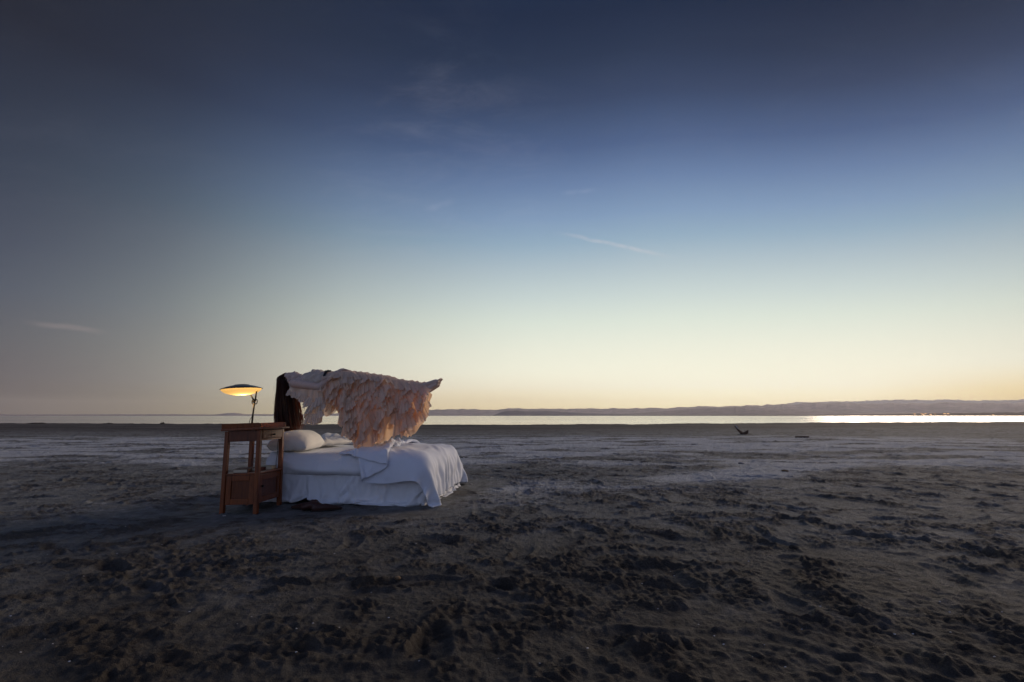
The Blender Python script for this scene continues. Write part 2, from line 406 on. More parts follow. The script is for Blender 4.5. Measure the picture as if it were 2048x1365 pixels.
# draped cloth: vertex steps in millimetres, one row list per axis
duvet_data = (70, 68, [
  [966,-23,-42,-22,12,-9,2,2,-18,-19,-11,-21,-7,12,3,-22,-36,-18,-15,-36,-24,-24,-24,-49,-25,-24,-49,-25,-25,-24,-49,-25,-25,-49,-22,-12,1,30,13,10,41,22,22,22,43,21,19,-4,-21,-25,-24,-48,-22,-22,-45,-22,-22,-44,-21,-18,
   -16,-39,-20,-8,-43,-15,-16,-23,-44,-22,1093,-21,-43,-22,-6,-1,2,11,-14,-25,-7,-22,-16,8,3,-6,-49,-18,-17,-35,-24,-23,-25,-49,-24,-25,-48,-25,-25,-24,-50,-24,-25,-48,-24,-12,5,15,15,8,42,22,22,22,42,22,21,9,-23,-25,
   -23,-49,-22,-22,-44,-23,-20,-44,-22,-21,-20,-34,-14,-21,-28,-17,-21,-24,-44,-22,1112,-22,-39,-17,-14,-16,7,-1,6,-27,-11,-15,-20,-26,-2,-3,-22,-19,-12,-46,-24,-23,-24,-50,-24,-24,-48,-24,-24,-26,-48,-25,-24,-49,-19,-26,-9,11,19,8,
   44,22,21,20,42,21,19,38,-20,-24,-24,-50,-22,-22,-44,-21,-21,-44,-21,-21,-19,-31,-22,-21,-39,-11,-17,-22,-41,-23,1115,-21,-36,-13,-15,-16,-14,7,2,-14,-19,-15,-16,-36,-1,5,-33,-11,-14,-48,-25,-24,-23,-49,-24,-24,-49,-24,-24,-24,
   -50,-24,-24,-47,-25,-16,-23,6,20,10,45,20,22,22,38,19,20,38,-5,-24,-24,-50,-21,-23,-42,-22,-22,-42,-21,-19,-21,-33,-21,-21,-32,-20,-20,-17,-41,-22,1101,2,-29,0,-15,-15,-29,-15,-2,-7,3,-19,-20,-34,-19,8,-27,-20,-13,-45,
   -26,-24,-24,-48,-24,-25,-48,-24,-25,-24,-49,-25,-24,-50,-24,-25,-13,-15,19,19,40,22,19,22,36,22,18,33,21,-19,-24,-49,-22,-22,-41,-22,-22,-43,-20,-20,-16,-36,-21,-19,-31,-15,-21,-22,-42,-21,1069,2,3,-12,1,-14,-29,-14,-14,-1,
   -17,2,-21,-37,-17,-9,-14,-19,-20,-45,-25,-24,-24,-48,-25,-24,-49,-24,-25,-24,-48,-25,-25,-50,-24,-24,-25,-15,19,18,44,22,21,23,34,19,18,40,4,3,-24,-50,-19,-22,-42,-21,-22,-42,-22,-21,-20,-31,-21,-11,-38,-18,-16,-22,-42,-21,
   1020,4,3,7,4,5,-3,-5,-16,-28,-14,3,-18,-26,-21,-15,-18,-24,-24,-43,-24,-26,-24,-48,-25,-24,-49,-24,-24,-25,-50,-24,-25,-49,-25,-24,-25,-34,17,21,45,22,23,22,42,9,23,36,22,1,-22,-44,-19,-22,-41,-22,-21,-43,-21,-23,
   -19,-45,-1,-16,-42,-16,-16,-18,-42,-22,993,0,6,6,3,4,8,1,1,-24,-14,-19,4,-32,-20,-18,-24,-24,-25,-45,-24,-24,-25,-48,-25,-24,-49,-25,-24,-24,-50,-25,-24,-49,-24,-25,-25,-44,16,22,44,24,22,23,37,16,22,35,22,9,
   -21,-46,-18,-21,-41,-18,-21,-43,-21,-23,-21,-43,-20,-8,-30,-20,-15,-15,-43,-21,995,-8,-9,-1,4,4,8,4,4,2,-12,-20,-19,-10,-22,-18,-30,-24,-25,-47,-24,-24,-24,-50,-24,-24,-50,-24,-25,-24,-49,-25,-24,-49,-25,-25,-24,-51,13,22,
   47,23,23,21,43,18,18,33,21,15,-19,-44,-23,-15,-38,-21,-22,-41,-23,-21,-21,-43,-21,-13,-24,-20,-18,-14,-40,-20,1029,-7,-17,-9,-5,-5,-23,-4,-1,3,4,5,0,-39,-3,-22,-37,-24,-24,-49,-24,-25,-25,-49,-25,-25,-49,-24,-25,-24,
   -49,-25,-24,-50,-24,-25,-24,-46,-10,23,47,23,23,23,45,22,21,32,22,1,1,-40,-22,-22,-36,-16,-22,-43,-19,-22,-20,-43,-19,-23,-12,-20,-21,-21,-36,-16,1028,-8,-13,0,-9,-15,-17,-8,-6,-10,-1,0,3,-10,-20,-10,-43,-24,-24,-50,
   -24,-25,-25,-50,-24,-25,-49,-25,-24,-25,-49,-24,-25,-49,-25,-24,-25,-47,-17,24,46,24,23,22,46,22,21,43,6,21,-11,-34,-20,-22,-43,-22,-9,-42,-18,-22,-23,-40,-21,-22,-11,-21,-20,-21,-36,-22,1016,-3,-8,-8,3,-1,-6,-4,-5,-11,
   -6,-7,-7,-22,-8,-16,-42,-25,-26,-49,-25,-25,-25,-49,-25,-24,-50,-25,-25,-25,-48,-25,-25,-49,-24,-25,-25,-48,-24,18,48,23,22,23,44,21,22,43,23,7,-18,-22,-23,-9,-40,-22,-21,-31,-23,-19,-16,-43,-19,-22,-13,-20,-17,-18,-41,-20,
   987,-4,-5,-10,1,0,-6,0,-6,1,-11,-3,-2,-15,-13,-18,-42,-24,-25,-50,-26,-24,-25,-50,-24,-25,-51,-24,-25,-24,-49,-25,-25,-49,-25,-24,-25,-48,-24,13,46,24,24,22,44,21,22,41,22,19,-10,-42,-10,-19,-32,-23,-19,-45,-9,-23,
   -20,-34,-20,-21,-22,-7,-17,-20,-39,-21,961,-1,-11,-5,3,-6,-1,-1,5,-8,1,-4,-8,-6,-15,-16,-42,-24,-26,-49,-25,-25,-25,-50,-24,-25,-50,-24,-25,-25,-48,-25,-25,-49,-25,-25,-25,-48,-23,6,47,24,23,21,46,22,19,47,15,23,
   -5,-44,-9,-22,-38,-9,-23,-42,-19,-12,-18,-35,-21,-20,-37,2,-22,-17,-31,-18,929,-2,6,1,-11,1,-7,-1,2,-1,5,0,-6,-11,-9,-18,-42,-24,-25,-49,-25,-25,-24,-51,-24,-25,-49,-24,-25,-24,-50,-25,-24,-50,-24,-25,-24,-50,-23,-5,
   48,22,24,20,43,23,20,45,22,10,14,-43,-13,-21,-30,-20,-21,-34,-13,-20,-18,-26,-18,-17,-39,-21,0,-21,-36,-10,908,0,2,7,-5,-8,8,-2,-1,2,-5,0,3,-13,-14,-17,-41,-24,-25,-49,-25,-25,-25,-49,-24,-25,-50,-24,-25,-25,
   -49,-24,-25,-48,-26,-24,-25,-50,-23,-9,47,22,22,20,43,23,22,42,23,16,7,-31,-22,-15,-36,-10,-24,-38,-15,-7,-21,-36,-18,-19,-29,-19,-2,-20,-34,-22,903,-2,9,-1,11,2,-1,-8,-2,1,3,-4,1,-13,-11,-17,-45,-22,-24,-50,
   -25,-24,-25,-49,-25,-24,-49,-26,-24,-25,-49,-24,-25,-49,-24,-25,-25,-50,-23,-14,46,22,21,21,44,15,24,38,21,20,-5,-17,-18,0,-46,-12,-15,-28,-13,-21,-19,-36,-10,-17,-31,-19,-7,-18,-39,-21,891,7,4,2,4,8,1,-1,-2,-10,
   2,3,-6,-10,-15,-16,-43,-21,-25,-49,-24,-25,-24,-50,-25,-25,-49,-24,-25,-24,-50,-25,-25,-48,-24,-24,-26,-49,-24,-16,44,25,23,19,45,23,12,39,16,22,-11,-8,-15,2,-42,-13,-22,-22,-23,-10,-15,-41,-3,-20,-39,-8,-20,-13,-35,-16,
   893,-4,4,0,-2,7,-2,-3,3,-4,0,6,-8,-9,-16,-15,-43,-21,-25,-49,-25,-24,-24,-51,-24,-24,-50,-24,-25,-25,-49,-25,-24,-50,-25,-23,-24,-49,-24,-19,41,23,25,24,40,25,20,27,21,22,14,-27,-23,4,-30,-21,-18,-30,-14,-22,
   -9,-39,-8,-17,-26,-22,-21,-5,-40,-19,902,-4,-1,4,-7,-1,0,1,1,8,-7,-2,2,-18,-11,-19,-39,-21,-25,-49,-25,-25,-25,-50,-24,-25,-49,-25,-25,-24,-49,-25,-25,-49,-25,-24,-23,-49,-24,-20,40,24,24,25,48,16,18,23,19,22,
   19,-23,-16,-18,-20,-20,-14,-30,-22,-6,-18,-30,-23,-13,-33,-6,-20,-22,-27,-22,911,-5,3,-8,0,-1,3,5,0,-1,-2,-2,-11,-13,-10,-19,-43,-19,-25,-49,-25,-24,-25,-50,-24,-25,-49,-25,-25,-25,-49,-25,-24,-50,-23,-25,-24,-48,-24,-21,
   40,24,24,23,46,18,24,38,7,12,14,-15,-11,-21,-29,-12,-15,-24,-22,-9,-23,-33,-13,-16,-28,-19,-8,-22,-35,-13,910,4,7,-6,-8,3,-2,-3,-5,-4,-1,-2,-7,-9,-17,-17,-42,-19,-25,-49,-25,-24,-25,-50,-24,-25,-49,-25,-25,-25,
   -49,-25,-24,-50,-23,-25,-24,-48,-24,-22,41,22,25,23,45,23,21,47,23,21,-4,-33,-12,-18,-29,-16,-8,-33,-22,-13,-23,-24,-16,-19,-37,-17,-4,-23,-31,-7,924,2,-3,-11,-1,-9,-1,-7,-2,-2,-1,-1,4,-18,-15,-14,-43,-19,-25,-49,
   -25,-24,-25,-50,-24,-25,-49,-25,-25,-25,-49,-25,-24,-50,-22,-25,-25,-48,-25,-21,42,24,23,22,48,20,21,47,23,23,-3,-34,-18,-12,-30,-18,-22,-26,-13,-15,-22,-30,-16,-17,-32,-14,-23,-6,-34,-22,929,-4,3,-6,-4,3,-6,-6,2,-6,
   5,-6,3,-17,-15,-14,-43,-19,-25,-49,-25,-24,-25,-50,-24,-25,-49,-25,-25,-25,-49,-25,-24,-50,-21,-25,-24,-49,-26,-19,44,24,25,21,37,24,24,47,25,21,-18,-33,-7,-24,-29,-18,-18,-24,-23,-9,-18,-33,-14,-19,-24,-24,-9,-16,-31,-22,
   927,2,-2,2,-2,-7,-6,-1,-1,2,-4,5,-2,-17,-13,-18,-42,-19,-25,-49,-25,-24,-25,-50,-24,-25,-49,-25,-25,-25,-49,-25,-24,-50,-21,-25,-24,-48,-27,-19,47,25,22,22,35,24,25,48,25,22,-24,-33,-21,-14,-27,-20,-19,-35,-16,-16,
   -4,-28,-18,-12,-41,-14,-22,-10,-39,2,920,-2,6,-5,-4,4,-5,0,-1,-7,5,-5,-1,-12,-17,-17,-38,-22,-25,-49,-25,-24,-25,-50,-24,-25,-49,-25,-25,-25,-49,-25,-24,-50,-21,-25,-25,-43,-30,-18,48,23,22,21,36,25,23,48,26,23,
   -28,-43,-18,-10,-42,-7,-21,-29,-5,-16,-15,-29,-16,-20,-36,-18,-11,-22,-38,-11,940,2,-6,-1,2,4,-6,-2,-5,6,-6,3,-2,-14,-17,-17,-41,-19,-25,-49,-25,-24,-25,-50,-24,-25,-49,-25,-25,-25,-49,-25,-24,-50,-20,-25,-25,-51,-23,-13,
   49,23,19,19,39,25,22,49,21,-2,-25,-37,-23,-9,-39,-13,-21,-27,-17,1,-23,-39,-12,-6,-36,-21,-15,-21,-36,-7,963,4,-6,-7,5,-7,-4,-2,4,-4,3,0,-7,-13,-14,-15,-41,-21,-25,-49,-25,-24,-25,-50,-24,-25,-49,-25,-25,-25,
   -49,-25,-24,-50,-21,-25,-24,-51,-23,-7,48,22,14,23,44,21,23,42,22,-15,-22,-35,-21,-14,-32,-21,-13,-38,-16,5,-20,-37,-15,-17,-34,-14,-22,-13,-37,-13,976,10,-3,-12,-3,5,-9,-1,5,-6,4,1,-8,-11,-15,-19,-39,-20,-25,-49,
   -25,-24,-25,-50,-24,-25,-49,-25,-25,-25,-49,-25,-24,-50,-23,-24,-24,-49,-24,2,48,20,24,19,46,24,17,41,-27,-18,-9,-35,-21,-15,-28,-16,-22,-32,-6,-22,3,-44,-14,-19,-28,-19,-13,-21,-36,-11,998,0,6,-4,-11,-3,6,-1,-6,1,
   -4,5,0,-20,-15,-14,-41,-22,-25,-49,-25,-24,-25,-50,-24,-25,-49,-25,-25,-25,-49,-25,-24,-50,-22,-24,-25,-48,-25,6,49,24,22,15,47,22,17,27,-24,-20,-19,-32,-8,-18,-33,-21,-13,-27,-20,-1,-17,-36,-17,-15,-35,-13,-20,-12,-36,-22,
   1021,3,-2,-4,-8,5,-2,-1,-7,0,-6,4,-5,-12,-14,-14,-42,-23,-25,-49,-25,-24,-25,-50,-24,-25,-49,-25,-25,-25,-49,-25,-24,-50,-22,-25,-24,-48,-23,20,47,24,11,20,49,24,25,-28,-26,-12,-17,-28,-19,-8,-31,-17,-17,-29,-4,-20,
   -22,-29,-16,-16,-31,-21,-17,-12,-34,-23,1043,6,1,-10,3,-2,-10,0,4,-11,6,-5,1,-14,-12,-19,-42,-21,-25,-49,-25,-24,-25,-50,-24,-25,-49,-25,-25,-25,-49,-25,-24,-50,-23,-24,-23,-49,-22,25,45,21,14,22,48,26,6,-39,-10,-20,
   -11,-35,-10,-19,-32,-2,-14,-33,-19,-21,-16,-35,-13,-18,-33,-11,-21,-13,-41,-3,1039,9,5,-2,-10,-4,-1,-2,2,-2,0,-6,2,-12,-18,-12,-42,-24,-25,-49,-25,-24,-25,-50,-24,-25,-49,-25,-25,-25,-49,-25,-24,-50,-22,-25,-24,-47,-18,23,
   45,20,18,25,44,24,-12,-40,-8,-19,-14,-26,-20,-19,-20,-16,-7,-45,-9,-23,-19,-26,-18,-14,-29,-20,-16,-19,-27,-21,1056,7,7,-7,-4,-5,0,-3,4,-6,0,5,-1,-17,-11,-17,-43,-22,-25,-49,-25,-24,-25,-50,-24,-25,-49,-25,-25,-25,
   -49,-25,-24,-50,-20,-25,-23,-53,-6,23,48,20,24,15,56,-12,-24,-30,-20,-14,-13,-29,-24,-10,-24,-22,-21,-22,-20,-11,-19,-36,-4,-17,-35,-18,-9,-23,-32,-23,1083,9,0,2,-4,-6,3,-7,5,-3,-4,5,-5,-9,-14,-21,-40,-22,-25,-49,
   -25,-24,-25,-50,-24,-25,-49,-25,-25,-25,-49,-25,-24,-50,-19,-25,-25,-52,1,24,48,23,10,21,39,-20,-10,-35,-16,-16,-14,-31,-16,-24,-21,-19,-20,-24,-20,-15,-20,-20,-16,-20,-34,-7,-17,-23,-37,-8,1091,8,-4,0,-7,1,6,-8,-1,4,
   -6,5,-6,-11,-13,-19,-39,-24,-25,-49,-25,-24,-25,-50,-24,-25,-49,-25,-25,-25,-49,-25,-24,-50,-19,-24,-25,-47,15,21,42,21,10,20,-3,0,-24,-35,-4,-22,-21,-32,-9,-23,-32,-14,-17,-24,-11,-21,-11,-28,-21,-13,-31,-25,-10,-24,-37,-11,
   1125,7,-4,-5,2,-1,3,-1,-6,-4,6,-3,-6,-13,-10,-20,-40,-22,-25,-49,-25,-24,-25,-50,-24,-25,-49,-25,-25,-25,-49,-25,-24,-50,-18,-25,-25,-42,23,14,41,20,14,17,-32,-1,-9,-34,-10,-23,-20,-24,-21,-9,-37,-22,-4,-27,-11,-22,
   -9,-42,-16,-10,-36,-15,-22,-13,-39,-21,1150,5,-11,-3,3,-5,3,6,-1,-5,-4,1,-5,-9,-14,-17,-44,-21,-25,-49,-25,-24,-25,-50,-24,-25,-49,-25,-25,-25,-49,-25,-24,-50,-18,-25,-24,-37,24,15,42,18,28,-19,-27,-15,-5,-37,-4,-18,
   -15,-40,-18,-3,-40,-5,-17,-24,-20,-18,-14,-27,-19,-20,-38,-13,-14,-23,-36,-8,1154,0,5,-4,-12,3,-1,6,-8,3,-4,3,-7,-9,-16,-15,-44,-21,-25,-49,-25,-24,-25,-50,-24,-25,-49,-25,-25,-25,-49,-25,-24,-50,-19,-23,-24,-26,25,21,
   35,26,-14,-7,-29,-21,-10,-37,-20,-4,-19,-29,-21,-14,-20,-10,-16,-31,-21,-19,-12,-39,-14,-22,-34,-17,-19,-5,-28,-11,1172,1,2,-8,-2,-9,5,-2,2,-1,-4,4,-7,-9,-14,-19,-40,-24,-25,-49,-25,-24,-25,-50,-24,-25,-49,-25,-25,-25,
   -49,-25,-24,-50,-20,-21,-23,-20,24,24,40,11,-13,-23,-30,-12,-22,-23,-17,-21,-5,-33,-18,-5,-26,-19,-19,-33,-15,-17,-17,-33,-20,-17,-31,-19,-20,-15,-16,-22,1186,0,-1,4,-7,2,-12,3,4,0,-3,-4,1,-13,-12,-20,-39,-24,-25,-49,
   -25,-24,-25,-50,-24,-25,-49,-25,-25,-25,-49,-25,-24,-50,-22,-24,-21,-1,24,23,32,-18,-21,-11,-32,-11,-18,-32,-5,-15,-12,-28,-15,-18,-26,-22,-16,-34,-17,-17,-16,-36,-17,-15,-29,-20,-7,-17,-23,-23,1203,2,-2,-6,5,-8,-4,4,-6,4,
   -1,2,-9,-12,-9,-20,-42,-22,-25,-49,-25,-24,-25,-50,-24,-25,-49,-25,-25,-25,-49,-25,-24,-50,-22,-26,-30,18,24,24,22,-14,-22,-14,-34,-18,-7,-29,-13,-13,-18,-30,-17,-10,-40,-10,-19,-33,-17,-17,-17,-32,-16,-17,-33,-12,-13,-17,-28,-12,
   1195,8,2,-3,-5,0,-7,3,-4,-1,0,7,-8,-14,-10,-16,-43,-23,-25,-49,-25,-24,-25,-50,-24,-25,-49,-25,-25,-25,-49,-25,-24,-50,-23,-24,-26,27,25,16,1,-20,-20,-14,-22,-20,-3,-38,-17,-8,-22,-23,-16,-23,-29,-18,-17,-34,-16,-12,
   -15,-38,-13,-22,-27,-19,-18,-13,-37,-11,1219,9,-4,-2,5,-4,-5,-1,2,-1,2,3,-11,-10,-13,-15,-43,-23,-25,-49,-25,-24,-25,-50,-24,-25,-49,-25,-25,-25,-49,-25,-24,-50,-23,-24,-24,33,20,31,-27,-14,-20,-5,-38,-16,-5,-38,-7,-22,
   -16,-22,-24,-11,-35,-17,-19,-26,-22,-14,-14,-34,-22,-11,-38,-15,-12,-23,-29,-20,1231,4,9,-3,-5,3,1,-7,5,-7,-3,7,-8,-12,-11,-18,-39,-25,-25,-49,-25,-24,-25,-50,-24,-25,-49,-25,-25,-25,-49,-25,-24,-50,-23,-23,-23,38,15,8,
   -11,-12,-13,-16,-31,-14,-22,-26,-18,-16,-17,-29,-13,-13,-36,-17,-14,-34,-12,-18,-21,-33,-15,-19,-29,-24,-16,-16,-35,-21,1252,4,-10,1,5,-7,10,1,-1,-7,-4,5,-7,-12,-12,-17,-41,-22,-25,-49,-25,-24,-25,-50,-24,-25,-49,-25,-25,-25,
   -49,-25,-24,-50,-24,-24,-15,44,30,-5,-32,-20,-22,-1,-41,-12,-21,-34,-12,-19,-8,-23,-23,-6,-38,-14,-16,-35,-20,-16,-18,-39,-8,-19,-32,-21,-16,-24,-32,-19,1278,-1,-13,3,-7,0,8,-5,0,8,-5,-1,-2,-12,-16,-16,-41,-24,-25,-49,
   -25,-24,-25,-50,-24,-25,-49,-25,-25,-25,-49,-25,-24,-50,-24,-24,-10,42,23,0,-42,-20,-3,-17,-33,-17,-20,-29,-12,-19,-21,-26,-6,-23,-27,-15,-22,-34,-15,-21,-13,-40,-18,-12,-36,-15,-17,-23,-29,-23,1285,0,-7,-5,-4,4,3,-1,1,-8,
   4,-3,-1,-16,-15,-14,-40,-23,-25,-49,-25,-24,-25,-50,-24,-25,-49,-25,-25,-25,-49,-25,-24,-50,-23,-25,1,38,17,-5,-46,-6,-22,-13,-31,-18,-18,-24,-15,-20,-10,-31,-15,-20,-28,-17,-23,-35,-16,-19,-12,-39,-7,-23,-38,-23,-18,-14,-31,-19,
   1286,0,4,-3,-2,-6,3,-7,0,6,-1,-5,-1,-13,-17,-15,-43,-19,-25,-49,-25,-24,-25,-50,-24,-25,-49,-25,-25,-25,-49,-25,-24,-50,-24,-24,6,54,-4,-15,-36,-14,-7,-22,-34,-17,-3,-33,-17,-14,-16,-32,-12,-21,-32,-15,-23,-31,-23,-15,
   -20,-27,-23,-14,-38,-17,-19,-18,-36,-17,1289,6,-7,-2,-1,4,-7,3,-1,-5,-1,4,-4,-15,-12,-16,-44,-19,-25,-49,-25,-24,-25,-50,-24,-25,-49,-25,-25,-25,-49,-25,-24,-50,-23,-25,8,52,-2,-17,-37,-7,-14,-20,-38,-9,-17,-18,-21,-19,
   -17,-27,-21,-9,-37,-19,-14,-36,-24,-18,-21,-32,-11,-21,-37,-19,-18,-18,-36,-18,1305,4,-12,-3,-3,-1,0,3,-7,2,-2,2,-2,-16,-13,-16,-43,-19,-25,-49,-25,-24,-25,-50,-24,-25,-49,-25,-25,-25,-49,-25,-24,-50,-23,-24,8,51,2,-20,
   -34,-14,-10,-20,-29,-16,-10,-36,-7,-21,-16,-33,-12,-20,-32,-18,-17,-38,-23,-19,-18,-38,-17,-13,-41,-22,-20,-18,-38,-21,1330,-3,-1,-2,-7,4,-2,-5,1,-10,-3,-1,-1,-9,-16,-18,-40,-21,-25,-49,-25,-24,-25,-50,-24,-25,-49,-25,-25,-25,
   -49,-25,-24,-50,-22,-25,9,50,6,-21,-34,-16,-6,-23,-25,-17,-12,-30,-10,-22,-18,-32,-21,-11,-38,-17,-18,-37,-18,-17,-17,-42,-22,-20,-35,-17,-19,-21,-43,-21,1339,-5,-2,-1,-8,-4,-3,0,-1,-3,4,-8,-4,-8,-15,-17,-38,-24,-25,-50,
   -25,-24,-25,-50,-24,-25,-49,-24,-25,-25,-50,-24,-25,-46,-24,-23,11,43,18,-22,-37,-15,-8,-19,-23,-21,-17,-19,-21,-14,-19,-32,-20,-19,-37,-15,-17,-36,-18,-21,-22,-40,-18,-19,-43,-17,-17,-20,-44,-23,1324,-6,2,2,-7,-1,4,-5,-2,-1,
   0,3,-2,-15,-14,-17,-39,-22,-25,-50,-25,-24,-25,-49,-25,-24,-50,-25,-24,-25,-48,-25,-23,-47,-22,-25,14,50,9,-18,-40,-14,-16,-6,-31,-19,-18,-21,-17,-22,-17,-34,-17,-17,-32,-22,-18,-36,-18,-18,-20,-39,-16,-21,-44,-17,-20,-23,-42,-23,
   1308,1,-2,6,8,-6,6,-3,-7,-3,1,4,-5,-11,-14,-10,-43,-25,-25,-49,-25,-25,-25,-49,-25,-25,-48,-25,-25,-24,-49,-21,-24,-47,-23,-21,17,50,10,-17,-43,-15,-16,-5,-30,-15,-22,-20,-18,-20,-18,-34,-18,-22,-36,-16,-18,-41,-21,-19,
   -20,-26,-22,-22,-40,-21,-22,-22,-43,-22,1303,-1,16,5,-1,-2,-13,-2,4,-1,1,-1,0,-15,-5,-21,-40,-24,-25,-50,-25,-24,-24,-50,-25,-24,-50,-24,-25,-25,-48,-22,-24,-46,-24,-19,19,49,14,-19,-43,-19,-22,7,-31,-18,-21,-20,-17,-20,
   -20,-38,-16,-17,-41,-18,-16,-36,-20,-20,-18,-37,-17,-21,-39,-22,-21,-23,-45,-21,1306,-1,16,-6,-3,-2,-5,0,-2,-2,-1,0,-1,3,-19,-15,-43,-24,-25,-49,-26,-24,-25,-50,-24,-25,-49,-24,-25,-23,-47,-24,-23,-46,-24,-20,21,50,17,-19,
   -45,-19,-17,-2,-25,-22,-21,-27,-13,-13,-22,-32,-18,-20,-38,-16,-17,-39,-22,-18,-16,-40,-19,-22,-39,-21,-22,-23,-44,-23,1335,-1,0,1,-1,1,2,0,1,-1,-2,-6,-9,-28,-19,-7,-45,-24,-24,-50,-25,-24,-24,-50,-23,-25,-49,-24,-25,-22,
   -48,-23,-22,-48,-23,-14,22,50,20,-21,-43,-20,-18,-5,-31,-23,-18,-17,-16,-16,-19,-37,-16,-19,-37,-21,-19,-29,-21,-21,-20,-35,-22,-22,-40,-22,-23,-22,-44,-21,1348,0,0,0,0,1,2,-2,-2,-11,-11,-13,-15,-28,-13,1,-46,-23,-25,-49,
   -23,-25,-25,-48,-25,-24,-49,-25,-24,-22,-46,-24,-25,-46,-23,-13,25,51,20,-20,-43,-18,-19,-21,-20,-21,-17,-19,-19,-16,-11,-37,-20,-17,-34,-21,-21,-42,-8,-23,-18,-39,-22,-19,-44,-21,-22,-22,-45,-20,1384,2,1,-5,-2,-5,-16,-13,-14,-29,
   -12,-16,-10,7,-5,-23,-41,-21,-25,-49,-23,-24,-24,-49,-24,-25,-48,-25,-22,-25,-46,-23,-23,-40,-16,-18,26,49,18,-17,-43,-22,-22,-6,-42,-11,2,-36,-21,-17,-12,-37,-8,-22,-43,-19,-20,-34,-21,-21,-15,-35,-23,-20,-43,-21,-23,-22,-43,-21,
   1395,-5,-2,-5,-9,-12,-27,-14,-14,-26,-15,-11,-3,18,-15,-21,-38,-24,-25,-47,-24,-25,-23,-49,-24,-24,-50,-23,-24,-24,-45,-22,-24,-44,-22,-1,24,48,17,-17,-43,-22,-22,-14,-27,-4,-5,-39,-22,-13,-15,-37,-22,-8,-43,-19,-18,-37,-21,-20,
   -19,-34,-21,-23,-42,-22,-22,-23,-42,-21,1398,3,-21,-10,-13,-14,-29,-14,-14,-26,-10,0,10,5,-18,-18,-39,-24,-25,-46,-24,-24,-25,-47,-24,-24,-49,-24,-24,-25,-46,-23,-19,-49,-24,10,24,48,12,-19,-39,-20,-22,-8,-32,-5,-21,-22,-21,-19,
   -21,-29,-18,-22,-29,-18,-19,-37,-22,-21,-21,-42,-12,-22,-44,-22,-21,-22,-43,-21,1385,-18,-15,-17,-16,-6,-30,-15,-14,-1,12,11,5,-31,-19,-19,-31,-24,-24,-45,-22,-25,-23,-48,-25,-24,-48,-24,-25,-25,-43,-23,-24,-49,-12,17,21,48,1,-19,
   -37,-12,-19,-14,-33,-16,8,-33,-17,-22,-19,-35,-21,-15,-38,-15,-18,-34,-22,-21,-21,-43,-22,-22,-36,-23,-21,-22,-44,-21,1366,-19,-20,-15,-8,-15,-31,-14,-5,20,7,12,-2,-37,-17,-24,-27,-25,-24,-42,-21,-25,-24,-49,-24,-24,-48,-25,-24,-22,
   -47,-24,-24,-47,-4,14,22,46,-3,-17,-41,-17,3,-15,-39,-21,9,-31,-21,-13,-21,-35,-20,-21,-36,-10,-21,-43,-14,-22,-22,-43,-21,-21,-41,-20,-21,-23,-42,-23,1332,-15,-22,-12,-14,-14,-18,13,4,24,5,-2,-20,-38,-16,-24,-21,-24,-23,-40,
   -21,-24,-25,-48,-25,-24,-49,-24,-25,-22,-46,-24,-25,-40,3,9,25,40,-10,-16,-44,-20,-5,7,-26,-20,-11,-21,-20,-17,-7,-39,-19,-20,-41,-10,-22,-42,-19,-21,-20,-43,-22,-21,-42,-21,-21,-23,-42,-23,1306,-13,-25,-12,-10,-14,11,4,14,7,
   8,-18,-18,-31,-16,-23,-21,-23,-22,-38,-22,-24,-24,-49,-25,-24,-48,-25,-21,-25,-48,-24,-24,-31,-3,11,25,37,-16,-13,-44,-20,-6,-3,-4,-19,-16,-16,-20,-21,-3,-39,-20,-21,-38,-15,-20,-42,-22,-18,-22,-42,-22,-22,-43,-21,-22,-21,-44,-21,
   1262,-12,-23,-11,-12,7,37,5,12,-7,-1,-22,-16,-16,-23,-24,-28,-14,-23,-30,-24,-23,-25,-49,-24,-25,-48,-24,-22,-25,-48,-24,-25,-28,6,13,23,24,-14,-18,-43,-20,-10,9,10,-19,-16,-14,-20,-20,-9,-35,-20,-21,-40,-20,-19,-39,-22,-21,
   -22,-42,-22,-22,-43,-22,-22,-22,-44,-21,1233,-12,-22,-12,-7,17,33,14,10,2,-20,-18,-9,-18,-25,-23,-19,-23,-25,-26,-22,-24,-25,-49,-25,-24,-50,-24,-22,-24,-49,-23,-24,-27,15,10,13,25,-12,-20,-43,-22,-7,4,10,-1,-19,-16,-17,-21,
   -14,-30,-21,-19,-40,-21,-20,-42,-20,-21,-21,-44,-22,-22,-43,-22,-22,-22,-44,-23],
  [-828,12,25,10,-11,-11,-23,-16,6,41,19,-6,-18,-36,-19,1,-19,17,19,32,8,6,0,1,0,-7,0,-1,-1,-1,-2,-2,-1,-5,-10,-18,-21,-19,18,23,13,6,-1,1,3,1,-4,-25,12,-2,3,-5,5,4,8,5,1,7,8,15,
   16,8,4,22,5,1,1,3,6,4,-97,12,23,12,-11,-11,-27,-15,-7,32,22,7,-14,-37,-18,-20,-5,17,17,31,2,9,1,-5,7,0,-5,-4,2,-5,1,-4,1,-5,-2,-18,-21,-25,17,24,11,-4,6,-2,7,7,2,-23,8,1,
   -6,1,-2,4,11,1,9,9,4,9,12,30,0,2,14,11,1,3,7,6,-79,12,11,3,-9,5,-27,-16,-15,-7,18,16,8,-25,-21,-19,-14,16,21,7,5,10,3,1,-5,7,-2,-7,6,-5,6,-3,6,-4,-14,-2,-21,-32,12,23,
   -3,-1,11,8,-4,6,12,0,-13,-1,5,1,0,9,8,0,9,8,6,10,12,31,10,4,5,9,8,4,13,6,-102,12,2,-14,7,0,-15,-14,-15,-25,9,16,14,-10,-20,-21,-24,21,21,6,-1,8,8,-7,8,0,1,-7,6,1,
